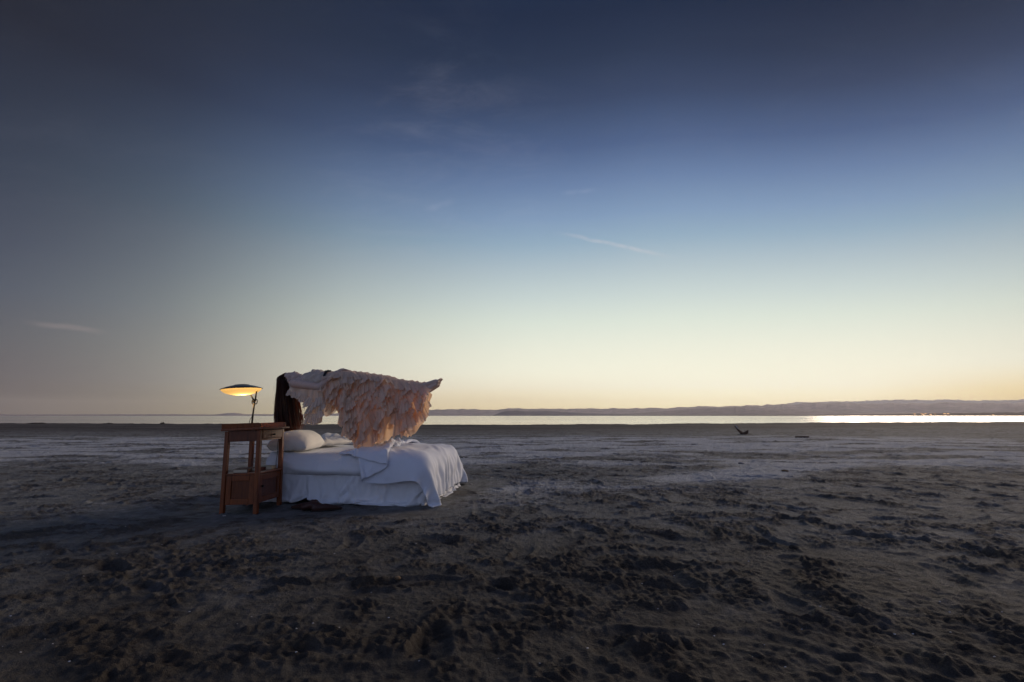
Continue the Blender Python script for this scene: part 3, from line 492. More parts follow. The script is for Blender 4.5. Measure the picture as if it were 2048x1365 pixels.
   -7,7,-4,-1,0,-17,-8,-35,9,23,4,-9,10,-1,4,15,6,10,-18,-1,0,3,9,4,8,8,2,16,4,12,7,17,9,8,18,11,7,8,13,6,-90,5,-17,-17,-3,-4,8,6,-17,-27,-12,-2,9,13,-9,-20,-32,16,21,5,
   1,3,6,-3,7,-2,-7,7,-5,5,-4,3,-3,-2,1,8,-19,-34,2,15,5,7,-6,1,18,9,15,0,7,-13,7,2,7,6,13,8,4,13,10,3,14,18,4,15,15,9,8,8,15,6,-131,11,-8,-13,-13,-7,-1,6,4,-33,
   -4,-14,1,24,-11,-18,-33,17,14,5,1,8,-5,5,-4,-3,0,7,-6,5,0,1,-3,3,-6,2,4,-40,1,17,4,-3,11,2,16,1,17,10,-4,-6,1,11,9,6,13,5,5,15,7,7,6,21,9,7,17,12,10,8,13,6,
   -149,-1,8,-12,4,4,-19,-12,-3,2,-9,-18,7,6,-1,-12,-33,3,5,19,-3,-1,2,2,-5,5,-6,5,-2,4,-3,-5,0,1,5,-1,-1,-14,-6,11,8,-1,5,11,18,-1,9,27,7,-5,-2,10,11,3,14,8,4,14,7,7,
   8,13,15,3,17,12,11,11,14,7,-177,-8,-11,6,-7,2,6,-9,-11,-16,-6,4,-11,4,5,-9,-29,6,5,6,-3,3,-5,3,2,-2,-2,4,1,-3,0,2,-2,2,2,-2,-2,-6,-5,8,7,4,9,8,18,3,10,26,7,-3,
   -4,12,7,9,12,5,7,14,7,7,7,14,7,9,18,10,11,13,14,8,-179,-6,-15,-7,-8,-2,7,-1,-4,-17,-9,3,-2,-18,-1,9,-24,6,2,3,-6,0,6,-5,5,-4,3,2,-3,2,-3,3,-2,-1,3,2,0,0,-11,7,
   10,5,10,1,18,15,4,23,14,-1,-4,12,5,9,13,6,7,14,7,8,7,14,6,9,18,8,10,12,17,7,-199,-5,-4,6,-8,-6,4,-6,-6,-8,-3,3,-9,0,-11,0,-12,1,0,3,-2,3,0,1,-1,2,-2,0,3,-2,
   0,2,-1,1,2,-3,3,5,-12,6,13,10,4,9,16,11,7,23,12,2,1,9,5,7,14,8,8,13,9,6,8,14,8,7,18,9,8,9,19,8,-221,-4,-5,-6,-2,2,-1,-2,-3,-10,-6,-5,-4,-7,2,-10,-4,0,0,1,
   1,1,-2,2,2,-2,2,-2,4,0,-2,3,-1,1,0,1,0,5,-7,3,12,7,8,10,16,9,9,20,11,6,2,9,5,6,15,2,14,14,8,7,6,15,7,7,19,7,10,8,19,7,-205,0,-7,-9,5,0,-10,-5,-4,-8,
   -4,-3,-3,-2,-4,-3,-4,-1,0,2,0,1,0,1,0,0,1,1,-1,1,2,1,0,0,2,0,1,1,-2,1,13,8,6,8,18,9,9,17,10,2,5,7,6,13,13,6,5,22,4,9,8,15,7,7,18,7,10,7,18,9,
   -234,-2,-3,-12,1,3,-8,0,-6,-2,-4,-3,-3,-4,-2,-2,-4,-1,1,0,0,1,1,0,1,0,0,0,1,1,1,1,0,1,0,1,1,1,-2,1,14,6,7,7,17,10,9,17,10,3,0,9,6,9,21,5,5,13,14,6,
   7,18,7,7,18,6,10,6,19,9,-242,1,-12,-3,4,-6,-1,-1,0,-6,0,-2,-4,-4,-1,-3,-3,0,0,0,0,1,0,0,2,0,0,0,1,1,1,0,1,1,0,1,1,1,-1,-1,13,7,7,6,17,9,10,16,8,8,
   0,8,7,3,15,15,5,14,9,11,7,17,8,7,15,9,6,9,16,12,-226,-2,-3,-2,-2,0,-4,-1,-2,-3,-2,-1,-3,-3,-1,-1,-3,-1,0,0,1,0,1,-1,1,1,0,0,1,1,1,1,1,-1,1,1,0,1,0,0,
   11,6,7,7,15,8,10,17,9,4,6,1,1,4,25,7,7,13,13,11,8,17,7,7,17,9,6,8,17,8,-243,-1,-5,2,-2,-2,-3,-1,-1,-5,0,-2,-1,-3,-2,-1,-3,-1,0,0,0,0,1,1,0,0,1,0,1,0,
   1,1,1,0,1,1,0,1,0,0,10,6,7,7,13,9,9,19,8,5,5,1,-4,7,20,16,3,16,8,16,8,15,7,6,19,10,6,8,16,5,-219,-2,-2,0,-2,-1,-4,0,0,-4,-2,-2,-1,-3,-1,-2,-1,-2,1,0,
   0,0,0,1,0,0,1,0,1,0,1,1,0,1,1,0,1,1,0,0,8,5,7,7,11,9,6,19,13,6,-2,-1,5,8,14,8,11,20,7,8,12,13,15,6,15,14,8,7,11,10,-240,-1,-2,-1,-1,-2,-4,-1,-1,-1,
   -2,-2,-2,-2,-2,-1,-2,-1,0,1,0,-1,1,0,0,0,2,0,0,1,1,0,0,1,1,1,1,1,0,0,7,4,5,8,12,4,12,18,7,13,-6,4,4,8,14,8,10,20,4,9,10,17,12,7,17,11,12,7,8,7,
   -214,0,-3,-2,-1,0,-4,-1,-1,-2,-1,-2,-2,-1,-2,-1,-1,-1,0,0,0,0,0,0,0,0,2,0,0,1,1,0,0,0,0,3,1,2,-1,1,6,4,3,4,13,4,7,21,10,5,-1,10,6,7,12,10,0,15,16,5,
   12,12,19,5,18,11,9,14,10,-1,-231,1,-3,-2,0,-1,-3,-1,-2,-3,0,-1,-3,-1,-2,-1,-1,0,-1,1,0,-1,0,1,-1,1,0,-1,1,2,1,1,0,0,-1,2,2,2,0,1,5,4,4,4,9,7,7,15,6,8,
   6,1,15,1,4,13,13,13,9,10,9,20,9,11,19,10,10,11,8,5,-233,2,-4,0,-1,-1,-4,-4,0,-1,-1,-1,-1,-2,-2,0,-1,-1,0,0,0,0,0,0,0,0,0,0,0,0,0,0,0,0,3,2,2,2,0,2,
   5,4,3,4,9,7,4,2,18,12,3,4,6,11,5,10,7,22,9,10,7,17,12,10,18,12,7,6,14,5,-211,-1,-5,0,-2,1,-1,-1,-1,-3,0,-1,-1,-1,-1,-1,-1,0,0,0,0,0,0,0,0,0,0,0,0,0,
   0,0,0,0,0,1,3,4,1,2,5,3,3,3,8,3,1,6,1,3,9,30,-8,8,21,7,7,19,10,11,6,24,10,8,15,5,13,5,13,11,-234,0,-2,-1,-1,-1,-1,-3,1,-2,0,0,-3,0,0,-1,-1,-1,0,0,
   0,0,0,0,0,0,0,0,0,0,0,0,0,0,1,1,2,4,1,3,5,2,3,4,7,4,1,6,1,3,7,12,14,8,16,8,1,25,12,5,13,22,8,12,5,15,3,15,14,2,-210,0,0,-1,0,0,-3,0,-1,-2,
   1,-2,-1,0,-1,0,-1,0,0,0,0,0,0,0,0,0,0,0,0,0,0,0,0,0,0,2,1,3,3,4,3,2,2,5,7,3,3,5,2,3,6,8,17,2,21,9,10,24,2,15,4,21,10,9,10,7,11,9,15,5,
   -231,1,-1,0,-1,-1,-2,0,0,-2,0,-1,-1,-1,0,0,-1,-1,0,0,0,0,0,0,0,0,0,0,0,0,0,0,0,0,1,1,1,2,5,4,3,1,4,3,8,3,3,5,3,0,3,18,4,12,23,4,11,17,11,10,
   11,15,15,2,11,15,2,13,7,14,-233,1,-1,0,-1,0,-2,-1,0,-1,-1,-1,0,-1,0,-1,-1,0,0,0,0,0,0,0,0,0,0,0,0,0,0,0,0,0,1,1,1,-1,7,5,2,3,2,5,7,2,4,4,2,1,
   4,15,12,13,12,14,8,9,10,17,11,21,4,9,12,1,18,4,17,2,-206,0,-1,0,0,-1,-1,-1,-1,-1,0,-1,0,-1,0,-1,-1,0,0,0,0,0,0,0,0,0,0,0,0,0,0,0,0,0,1,1,1,7,0,5,
   2,3,3,5,6,2,3,5,0,11,1,16,4,17,14,3,12,17,11,20,-1,23,2,9,10,5,13,3,17,12,-232,-1,0,0,0,-1,-2,1,-1,-1,-1,0,0,-1,-1,0,-1,0,0,0,0,0,0,0,0,0,0,0,0,0,
   0,0,0,0,0,1,2,3,3,7,1,2,5,4,3,3,3,6,9,4,4,18,3,15,9,12,5,23,5,19,4,22,0,2,12,13,5,10,20,5,-211,0,-2,2,0,-1,-1,-1,-1,0,-2,0,0,-1,0,0,0,-1,0,0,
   0,0,0,0,0,0,0,0,0,0,0,0,0,0,0,2,1,1,6,6,0,4,-1,5,2,2,6,3,6,7,15,15,4,15,12,9,5,27,7,10,6,16,3,6,18,-1,18,3,17,15,-241,0,-1,0,1,-1,-2,0,0,-1,
   -1,-1,0,0,0,0,-1,0,0,0,0,0,0,0,0,0,0,0,0,0,0,0,0,0,0,2,1,2,5,7,0,0,2,5,2,3,5,10,1,8,6,17,11,9,17,7,11,21,11,6,8,15,3,6,12,9,7,15,18,4,
   -217,0,-1,1,0,-1,-2,1,-1,0,-2,0,-1,1,1,-1,-1,0,0,0,0,0,0,0,0,0,0,0,0,0,0,0,0,0,1,1,1,3,6,3,-2,3,4,6,0,1,0,23,1,7,12,16,4,12,18,6,18,15,4,13,
   -2,17,3,10,14,7,12,5,27,-2,-240,1,-1,0,0,0,-2,-1,1,-1,-1,0,0,0,0,-1,0,0,0,0,0,0,0,0,0,0,0,0,0,0,0,0,0,0,1,1,0,5,5,1,-1,5,3,5,1,1,1,20,2,12,
   6,16,12,1,22,11,12,16,4,13,3,14,9,3,6,18,7,14,11,16,-251,2,-1,0,-1,0,-1,1,-1,-1,0,-1,0,0,0,0,0,0,0,0,0,0,0,0,0,0,0,0,0,0,0,0,0,0,0,1,1,6,5,-1,
   1,5,3,-2,6,3,6,16,8,9,4,18,10,3,23,3,20,6,13,2,14,9,8,1,21,0,16,7,23,-1,-221,1,-1,1,-1,0,-2,1,0,-1,-1,0,0,1,-1,0,0,0,0,0,0,0,0,0,0,0,0,0,0,0,
   0,0,0,0,1,0,0,7,5,-2,1,2,2,3,9,7,4,16,9,7,6,16,9,7,21,8,0,29,1,6,10,12,-4,8,22,6,14,12,15,0,-244,1,-1,0,0,-1,0,-1,0,-1,0,0,0,0,0,0,0,0,0,0,
   0,0,0,0,0,0,0,0,0,0,0,0,0,0,0,1,0,8,4,-5,0,-2,3,12,9,7,2,19,9,4,10,9,16,6,22,4,1,30,3,9,0,8,7,7,14,15,10,4,16,15,-231,-1,1,-1,0,0,-1,1,-1,0,
   0,-1,0,0,0,0,0,0,0,0,0,0,0,0,0,0,0,0,0,0,0,0,0,0,0,1,1,7,1,-4,1,2,2,-1,17,18,1,14,11,10,7,10,7,6,19,11,1,24,2,12,1,16,1,5,25,4,12,6,11,12,
   -248,-1,0,-1,0,0,0,-1,1,-1,0,0,0,0,0,0,0,0,0,0,0,0,0,0,0,0,0,0,0,0,0,0,0,0,0,1,1,6,-3,0,3,1,-1,3,9,20,15,12,10,2,15,9,-1,15,18,7,5,17,4,5,
   11,6,15,4,15,15,1,12,16,0,-244,-1,1,-1,0,-1,0,0,0,-1,0,0,0,1,0,0,-1,1,0,0,0,0,0,0,0,0,0,0,0,0,0,0,0,0,0,1,1,4,-2,-1,2,-4,-4,15,12,9,18,12,17,0,
   17,-1,11,18,12,5,2,19,5,11,5,9,11,2,13,15,13,-2,18,7,-226,0,-1,1,-1,1,0,-1,-1,1,0,-1,0,1,0,0,0,0,0,0,0,0,0,0,0,0,0,0,0,0,0,0,0,0,0,1,2,2,-1,-2,
   -5,-4,12,15,14,8,12,19,7,14,1,13,6,9,13,7,7,15,12,5,4,8,11,1,15,12,7,19,-6,4,-234,-1,0,1,-1,0,-1,1,-1,1,-1,0,0,0,0,1,0,0,0,0,0,0,0,0,0,0,0,0,0,0,
   0,0,0,0,-2,2,-1,5,-2,-2,-11,11,10,8,16,13,4,19,14,11,-8,17,17,1,16,5,6,19,6,6,6,12,0,13,13,5,14,15,-6,3,-212,0,0,0,0,-1,0,1,-1,1,0,-1,1,-1,0,1,0,0,0,0,
   0,0,0,0,0,0,0,0,0,0,0,0,0,0,0,1,-7,9,-5,-1,-6,17,8,12,12,9,5,21,6,5,5,18,5,8,20,5,8,14,6,5,6,10,6,9,17,10,5,-3,8,6,-233,1,-1,0,-1,0,1,0,1,-1,
   0,0,0,0,0,1,0,0,0,0,0,0,0,0,0,0,0,0,0,0,0,0,0,0,1,-2,2,1,-4,-4,2,13,8,13,16,10,4,12,8,5,9,20,4,8,15,8,7,12,6,5,6,12,5,11,14,10,-6,13,-1,14,
   -215,1,0,-1,-1,0,1,0,-1,1,0,0,0,1,-1,1,0,0,0,0,0,0,0,0,0,0,0,0,0,0,0,0,0,0,0,1,0,-1,-2,-6,11,13,3,13,21,5,1,19,1,9,3,16,14,6,17,5,6,11,6,2,
   11,15,7,4,11,2,7,6,0,7,-224,2,-1,-1,-1,1,0,1,-1,0,0,1,0,0,1,-1,0,1,0,0,0,0,0,0,0,0,0,0,0,0,0,0,0,0,0,1,1,-4,-4,3,8,7,13,1,18,18,0,4,14,4,
   10,17,4,16,11,5,8,9,11,3,11,7,12,1,5,11,5,-2,8,-1,-215,0,-1,1,-1,0,0,1,0,0,-1,1,1,0,0,0,1,-1,0,0,0,0,0,0,0,0,0,0,0,0,0,0,0,0,1,1,0,-4,-5,-1,
   20,4,10,5,18,7,6,8,12,2,8,15,13,11,10,6,5,16,1,11,1,19,3,5,8,6,-1,10,7,-4,-192,-2,0,-1,2,-1,2,0,0,-1,0,0,0,2,0,0,1,0,0,0,0,0,0,0,0,0,0,0,0,0,
   0,0,0,0,0,0,3,-7,-5,3,21,-1,11,2,13,13,2,7,15,4,7,21,5,14,5,7,7,15,4,8,8,0,19,1,8,1,8,1,6,-4,-205,0,0,0,0,1,1,-1,0,1,-1,1,0,1,0,1,0,0,0,0,
   0,0,0,0,0,0,0,0,0,0,0,0,0,0,1,0,2,-7,0,1,15,2,5,11,11,11,-3,11,17,2,3,22,14,-1,19,8,3,11,7,6,4,6,15,-6,13,7,-1,8,2,3,-184,0,0,1,1,0,-1,0,0,1,
   0,0,1,0,1,0,2,0,0,0,0,0,0,0,0,0,0,0,0,0,0,0,0,0,0,1,1,-9,4,2,9,2,10,-3,16,5,10,14,-1,13,5,10,15,10,12,8,3,15,4,-1,12,14,4,-2,5,8,-2,12,3,-8,
   -186,0,1,0,0,1,-1,0,0,2,0,0,0,1,1,0,1,1,0,0,0,0,0,0,0,0,0,0,0,0,0,0,0,0,0,1,0,-3,-1,3,8,2,1,5,13,3,9,6,14,2,15,12,6,9,18,1,8,16,8,-1,
   4,16,2,3,10,-1,2,8,3,-4,-183,-1,0,1,0,2,-2,0,0,2,0,0,1,1,0,1,1,0,0,0,0,0,0,0,0,0,0,0,0,0,0,0,0,0,1,0,1,-3,-1,3,8,2,1,6,11,2,6,10,5,12,
   6,17,4,15,10,5,11,12,0,10,4,12,3,3,8,-1,8,0,2,0,-157,-1,0,1,1,0,1,-1,0,1,1,1,0,0,1,1,1,1,0,0,0,0,0,0,0,0,0,0,0,0,0,0,0,0,0,1,0,-2,-2,4,
   8,1,2,3,12,4,2,11,4,7,12,11,9,6,15,10,5,11,5,6,2,11,11,0,6,-2,6,-3,3,1,-168,0,-3,0,3,-2,1,2,-1,5,-1,2,-1,0,1,1,2,0,0,0,0,0,0,0,0,0,0,0,0,0,
   0,0,0,0,1,1,-1,-2,-2,4,8,2,2,1,13,4,1,10,6,6,8,15,6,9,15,5,8,12,6,8,1,11,3,8,7,-4,6,-3,4,-5,-141,-1,-1,0,-4,-1,1,2,2,2,2,-1,2,3,1,1,2,0,0,0,
   1,-1,1,0,-2,1,0,0,0,0,-1,1,0,0,1,2,-2,-2,-3,5,8,3,0,2,11,6,1,7,5,8,6,16,3,10,13,9,4,11,11,1,4,5,13,-4,4,12,-9,11,-4,-1,-163,-2,2,3,-4,1,2,1,2,2,
   2,0,1,3,1,1,2,1,0,0,0,1,-1,-1,0,1,0,0,0,0,-1,0,0,-1,2,2,-2,-10,4,7,8,2,1,0,10,8,1,4,8,6,4,15,9,4,18,2,11,12,-1,13,0,2,14,-4,4,11,-7,-2,5,-1,
   -137,1,2,0,-2,3,1,1,-1,4,2,1,2,3,0,1,3,2,0,0,-1,1,-1,-1,0,0,0,0,0,0,-1,0,-1,1,1,2,-1,-10,1,8,10,2,0,1,9,4,5,0,4,8,7,17,1,2,13,17,-3,14,-4,13,
   -5,9,2,9,5,-8,6,2,-3,-3,-134,2,-3,0,2,2,-1,2,2,3,2,2,2,2,-1,2,4,1,0,0,0,-1,1,-1,0,1,-1,0,-1,0,0,0,-1,1,2,2,-4,-10,1,9,10,3,3,-3,9,4,5,0,4,7,
   0,13,15,-3,17,-2,16,2,-1,11,-7,19,-11,10,0,-7,7,-2,3,-5,-117,1,-3,1,2,1,1,2,2,3,1,2,1,-1,2,3,4,2,0,0,-1,0,0,-1,1,0,-1,0,0,-1,0,-2,1,2,0,2,-3,-9,-1,9,
   11,3,1,2,7,4,3,-9,15,-5,8,10,14,0,15,-5,15,1,-2,12,-10,21,-8,5,-6,-5,6,1,-6,-1,-91,4,1,3,-1,-1,-2,-8,2,5,5,6,6,7,-4,8,5,2,0,0,-2,-1,2,0,-3,2,-3,1,-3,6,
   -8,5,-4,5,-2,6,-2,-11,-1,8,12,2,1,5,-4,4,3,-3,-3,15,-1,2,16,-2,1,4,13,5,-5,7,-10,17,-6,3,-17,-1,1,7,-1,-6,-91,1,1,6,-6,-2,0,5,5,12,6,3,-2,2,9,9,3,2,0,1,
   -3,1,-2,-1,3,-4,1,1,-4,7,-5,2,-1,3,-4,9,-4,-10,-2,9,13,1,0,-5,9,4,-4,-11,13,-9,21,-7,5,15,-10,8,5,-11,19,-1,-13,17,2,-11,0,-7,4,-5,6,-8,-87,-2,6,7,5,6,13,3,2,-6,
   -10,-3,11,17,14,3,2,9,1,-6,6,-6,3,-3,4,0,-1,-5,7,1,-10,7,-8,-1,13,12,-6,-17,5,12,10,3,-1,-14,17,-11,-22,15,-6,17,-15,20,-15,5,1,8,-11,0,6,-4,19,-5,-1,9,-9,-6,-2,6,-3,-9,
   -77,6,8,7,6,5,0,3,-8,-13,0,10,15,16,13,5,-3,5,-3,-2,5,2,-7,4,-5,6,-5,7,-8,0,-3,9,-5,-4,3,21,0,-19,8,12,12,2,-2,-10,8,-20,-12,-1,3,19,-13,15,0,-16,1,10,-11,4,7,-7,
   11,-6,7,4,-6,4,-2,1,-7,-8,-58,3,11,5,3,2,-4,-7,-8,-8,11,14,10,20,9,-16,14,4,-5,-1,4,-4,5,-2,-6,5,3,-8,4,-5,7,-8,13,-3,-3,19,2,-17,12,9,17,-6,0,-19,15,-21,-4,-2,6,-6,
   10,-10,12,-2,-20,12,-11,10,7,-3,-4,17,-15,9,3,-3,-8,5,-7,-8,-20,-9,10,-3,-6,-17,-8,-7,4,26,6,9,12,16,-15,-14,29,-2,6,-7,-11,1,10,-3,1,-7,-1,4,0,-4,-2,8,-8,1,20,14,8,-11,16,10,
   19,-18,-1,-14,0,-14,-22,-5,13,3,11,-16,-4,16,-12,-16,11,6,-2,4,-4,11,6,-5,-6,3,-7,2,-7,-8,-1,-13,-4,-9,-16,-4,-9,4,13,20,11,7,15,-9,-16,0,29,-3,6,-10,-12,6,0,-3,3,-6,0,6,-6,10,
   -10,7,-2,0,22,17,7,-7,17,11,15,-14,-18,-14,2,-8,-21,0,-5,18,5,-21,6,2,0,-18,5,-4,16,3,-1,-1,9,-6,-12,9,-6,4,-12,-3,26,-20,-31,-17,3,-2,10,6,14,15,14,15,-11,-18,-21,5,38,7,-7,-14,
   -13,5,-3,6,1,-7,5,-8,5,11,-16,-1,5,18,22,20,0,7,16,12,7,-9,-19,-16,-26,9,-18,-23,-5,13,20,-4,-2,9,-5,-18,-3,-8,9,3,9,-5,8,-6,-6,7,-4,3,-13,-2,37,-20,-43,-9,-17,13,15,14,5,26,
   13,1,1,-35,-19,7,40,8,-10,-17,-11,6,-8,3,0,6,-7,-2,13,2,-6,-6,2,26,23,19,-7,19,12,14,6,-9,-20,-19,-31,9,-14,-35,4,4,22,6,2,3,-9,-14,-7,-3,0,10,-3,8,-5,3,0,-5,4,-9,1,-8,
   59,-22,-43,-11,-9,11,25,10,11,25,11,-7,-18,-45,-10,8,36,20,-9,-40,-5,8,-5,0,-1,0,-3,1,12,-3,5,4,-5,36,23,17,-8,32,13,11,5,-12,-16,-18,-37,-7,-14,-34,-5,1,20,22,-3,2,-9,0,-11,-14,-2,3,
   3,1,-1,-1,0,2,-6,2,-4,9,59,-21,-44,-15,1,13,26,10,11,24,3,-16,-22,-45,-3,8,41,8,0,-41,-10,6,3,-1,-2,0,-3,-4,12,-2,-3,9,5,39,15,21,7,25,13,8,2,-6,-19,-18,-36,-20,-8,-32,-12,0,
   16,29,3,-6,-7,-4,-5,-5,-8,-1,-1,2,0,0,-4,-1,-1,-4,2,-1],
  [12,0,-1,6,18,20,32,19,16,20,11,12,14,31,17,13,2,-5,-5,-7,-1,1,0,-1,-1,1,0,1,0,1,2,1,1,5,6,11,13,25,2,-1,20,10,10,11,25,13,15,36,-5,5,2,10,3,5,9,4,6,10,1,-1,
   -1,16,10,-4,5,16,-16,2,4,2,-502,3,2,4,21,23,36,17,19,24,10,10,14,32,16,13,6,-4,-5,-7,0,0,0,-1,-1,0,1,2,-1,1,2,2,0,5,3,11,13,24,4,-2,21,10,11,11,24,11,12,36,-2,4,
   6,8,7,4,8,6,1,9,5,1,-1,-6,18,10,1,-11,7,1,3,-2,-510,3,15,18,18,19,39,19,20,33,12,11,12,27,14,14,11,-3,-5,0,-1,0,0,0,-1,1,1,0,0,1,0,1,0,4,4,4,10,28,7,-2,
   22,10,8,11,25,12,8,32,10,5,1,7,7,-1,9,9,0,11,3,1,-2,-11,4,5,10,-17,14,1,-14,4,-518,0,32,15,19,20,39,19,20,37,14,11,12,25,15,12,16,-3,-5,0,0,0,0,-1,-1,2,0,1,-1,1,
   1,0,0,5,-1,9,5,28,8,0,19,12,9,10,25,5,13,26,18,4,4,7,0,4,8,1,8,0,8,-7,9,-5,5,4,-17,0,-10,15,-14,2,-518,24,32,18,20,19,39,20,19,35,23,15,11,23,14,13,23,-3,-3,-2,
   0,1,-1,1,0,0,1,0,0,0,1,1,0,1,1,1,10,23,12,4,15,9,14,11,18,8,5,30,11,14,-3,7,2,3,2,0,7,3,-4,10,-10,-13,7,-4,-6,-15,-1,0,0,7,-522,22,46,17,21,19,39,20,20,36,
   17,23,13,20,15,14,24,-4,0,-1,0,-2,1,1,-1,1,2,0,-1,1,0,1,1,1,0,2,0,27,12,2,19,11,5,10,20,14,2,7,24,24,2,0,-9,3,4,8,4,-3,5,-6,11,-16,-3,-20,-9,11,-13,5,3,-8,
   -512,25,48,20,24,25,45,21,19,40,18,17,18,27,14,15,24,3,0,-4,1,1,0,-1,1,0,2,-1,1,-1,2,1,1,1,-1,2,1,14,16,6,17,11,7,2,12,22,8,-4,8,24,10,-2,-10,8,0,1,8,-2,-2,-2,
   -8,3,-19,-16,-8,12,-13,10,-10,4,-513,24,48,24,23,24,48,22,23,40,19,14,23,30,14,14,25,-1,1,2,1,1,1,-1,0,1,1,-1,1,0,1,-1,2,2,0,1,2,7,16,8,18,7,3,6,7,18,-3,9,6,24,
   13,-17,12,-9,-3,14,-4,-3,0,-1,2,-1,-10,-19,-12,-7,13,-12,5,-5,-503,22,47,24,23,24,48,24,24,46,19,15,16,42,12,15,24,-1,2,4,2,1,-3,3,-1,2,-1,0,2,-2,3,-1,2,2,0,-1,1,2,18,9,
   17,6,2,11,9,-5,15,10,-2,20,15,-20,-4,15,-11,11,2,-3,-1,-4,3,-2,-7,-17,-23,7,-11,16,-15,9,-499,23,47,22,23,23,44,24,24,49,25,24,23,31,22,12,28,4,3,1,3,-2,2,-1,2,-1,2,1,-3,2,
   1,-2,3,1,0,3,-2,-3,18,8,12,0,9,-1,7,-3,7,9,-5,24,25,-22,0,-3,9,-16,2,9,-11,6,7,-8,-9,-2,-36,3,6,-4,6,-15,-483,23,45,24,23,20,46,23,24,48,24,24,25,42,15,20,24,5,3,3,
   -1,2,2,-1,-2,4,-3,3,-4,-1,5,-4,3,0,2,-2,4,-3,12,9,14,2,5,-5,1,7,-5,-1,20,11,22,-10,-10,5,-6,10,-17,13,-12,6,0,-1,-3,-2,-41,8,-4,3,-3,1,-491,25,46,21,24,25,49,24,23,48,
   24,23,24,43,23,18,26,7,3,1,2,-1,0,3,-3,4,-1,-2,3,-2,-4,0,3,1,-1,1,-1,1,0,18,5,-2,10,-6,-3,5,-6,13,-6,24,15,6,2,-16,-6,6,1,-12,1,10,-15,14,-10,5,-35,-11,14,-11,0,-8,
   -484,25,48,20,25,24,49,24,24,50,22,25,25,46,22,17,27,7,3,2,0,-3,1,6,-6,1,-1,5,-2,0,-3,1,0,0,3,-3,3,-4,0,20,2,4,-3,9,-2,-8,5,9,-5,17,22,11,-21,13,-24,2,9,3,-17,0,
   10,-1,-9,5,-27,-21,14,-14,1,1,-489,24,47,24,24,24,49,25,24,49,24,25,22,49,20,19,27,8,2,1,0,2,2,-5,4,-4,4,-4,-1,4,-1,-2,0,0,1,-2,3,-5,2,22,4,-2,-1,9,-10,9,-10,2,18,5,
   24,15,-21,-9,11,-15,2,1,6,-17,14,-7,-4,8,-23,-21,-10,14,0,-10,-489,24,49,24,23,25,48,25,24,49,24,25,24,47,24,17,27,6,2,1,-2,3,-2,-1,5,-1,-1,-3,5,-4,-2,1,-2,1,3,-3,3,-3,-2,25,
   -1,7,-7,12,-11,0,8,-9,7,23,20,14,-17,10,-24,8,6,-7,-16,6,-8,-1,13,-13,-14,-7,-23,3,-4,20,-502,25,48,23,25,23,49,25,25,48,24,25,24,48,21,18,29,3,1,2,2,-3,4,0,-4,-1,5,-2,-2,5,
   -4,-3,4,1,-4,4,-4,1,-2,23,0,8,-9,12,-3,-3,-4,1,6,18,23,11,-2,-16,9,-14,-3,-5,14,-17,-2,11,-13,12,-21,-10,-22,-6,2,5,-486,24,49,25,22,24,50,24,24,49,24,25,24,48,23,18,22,12,-4,1,
   3,-2,4,-1,-4,1,-2,0,2,2,-2,-3,5,1,-6,4,-2,-1,-3,21,10,-9,10,-9,0,15,1,1,-4,14,23,36,-16,-21,1,19,-12,-31,19,-5,7,-6,-16,15,-30,1,-20,-13,6,-1,-485,23,49,25,24,24,49,24,25,48,
   24,25,24,49,19,20,22,14,-4,-1,4,-6,6,-2,-3,1,4,-5,6,-6,1,2,-3,-3,5,-3,1,3,-6,19,9,0,-7,11,-1,-7,18,-10,19,-1,22,43,-18,-22,-6,19,1,-35,1,20,-15,13,-21,8,-15,-20,-4,-18,-2,15,
   -494,25,46,25,25,24,49,25,24,49,25,25,23,49,18,20,24,14,-3,-2,4,-3,0,0,-3,7,-7,-1,-2,1,-1,0,1,3,1,-7,6,-1,-5,15,7,4,-1,4,12,-1,-11,26,-11,11,22,32,-5,-22,-6,2,-16,-7,11,-11,
   17,-24,13,-16,-10,-4,0,-21,-7,14,-495,25,48,24,24,24,50,25,25,48,24,25,25,44,23,17,30,12,-2,-4,-1,3,0,-5,5,-3,6,0,-3,-3,-3,-1,-2,-1,2,4,-7,0,1,13,8,1,5,-3,4,17,-15,14,14,10,
   13,8,5,-12,-27,1,14,-26,2,21,-13,-11,-2,17,-17,-21,5,-3,-5,-3,-492,23,49,24,25,25,48,25,24,50,24,25,23,48,23,15,26,17,-1,-2,-1,-1,-1,0,1,1,2,1,0,1,0,0,-1,-1,-8,-5,5,-4,-2,13,
   9,6,-4,6,-5,16,1,-8,13,19,19,13,-22,4,-33,19,-15,-6,0,19,1,-9,-15,14,-28,6,-24,-7,5,17,-500,25,47,25,23,24,50,25,24,48,24,26,23,49,18,19,26,16,0,-3,-2,-1,0,0,1,1,3,1,1,1,
   0,-1,-1,-2,-9,-3,5,-3,-4,13,7,11,0,-9,11,10,-14,12,-9,13,21,15,-20,12,-14,-15,22,-13,6,-16,4,-8,15,-15,8,-13,-17,1,-19,20,-496,25,50,22,25,23,49,24,25,48,25,25,25,45,21,21,25,16,-1,-3,
   -1,-1,-1,0,1,2,2,2,1,1,-1,-1,-1,-3,-11,1,-1,-2,0,14,7,3,10,-11,4,13,-11,11,-9,8,25,-9,-1,18,-26,10,-8,18,-21,16,-1,-10,-13,14,-29,16,-5,-20,-14,9,-486,25,49,24,25,24,48,24,25,49,
   25,24,25,45,22,20,25,16,0,-2,-1,-1,-1,0,1,1,3,1,1,0,-1,-1,-1,-3,-13,0,5,1,-7,15,15,0,-7,8,2,-4,-1,4,-2,13,20,-12,18,0,-27,13,-16,24,9,-25,-10,15,-14,3,-3,2,-21,-13,1,0,
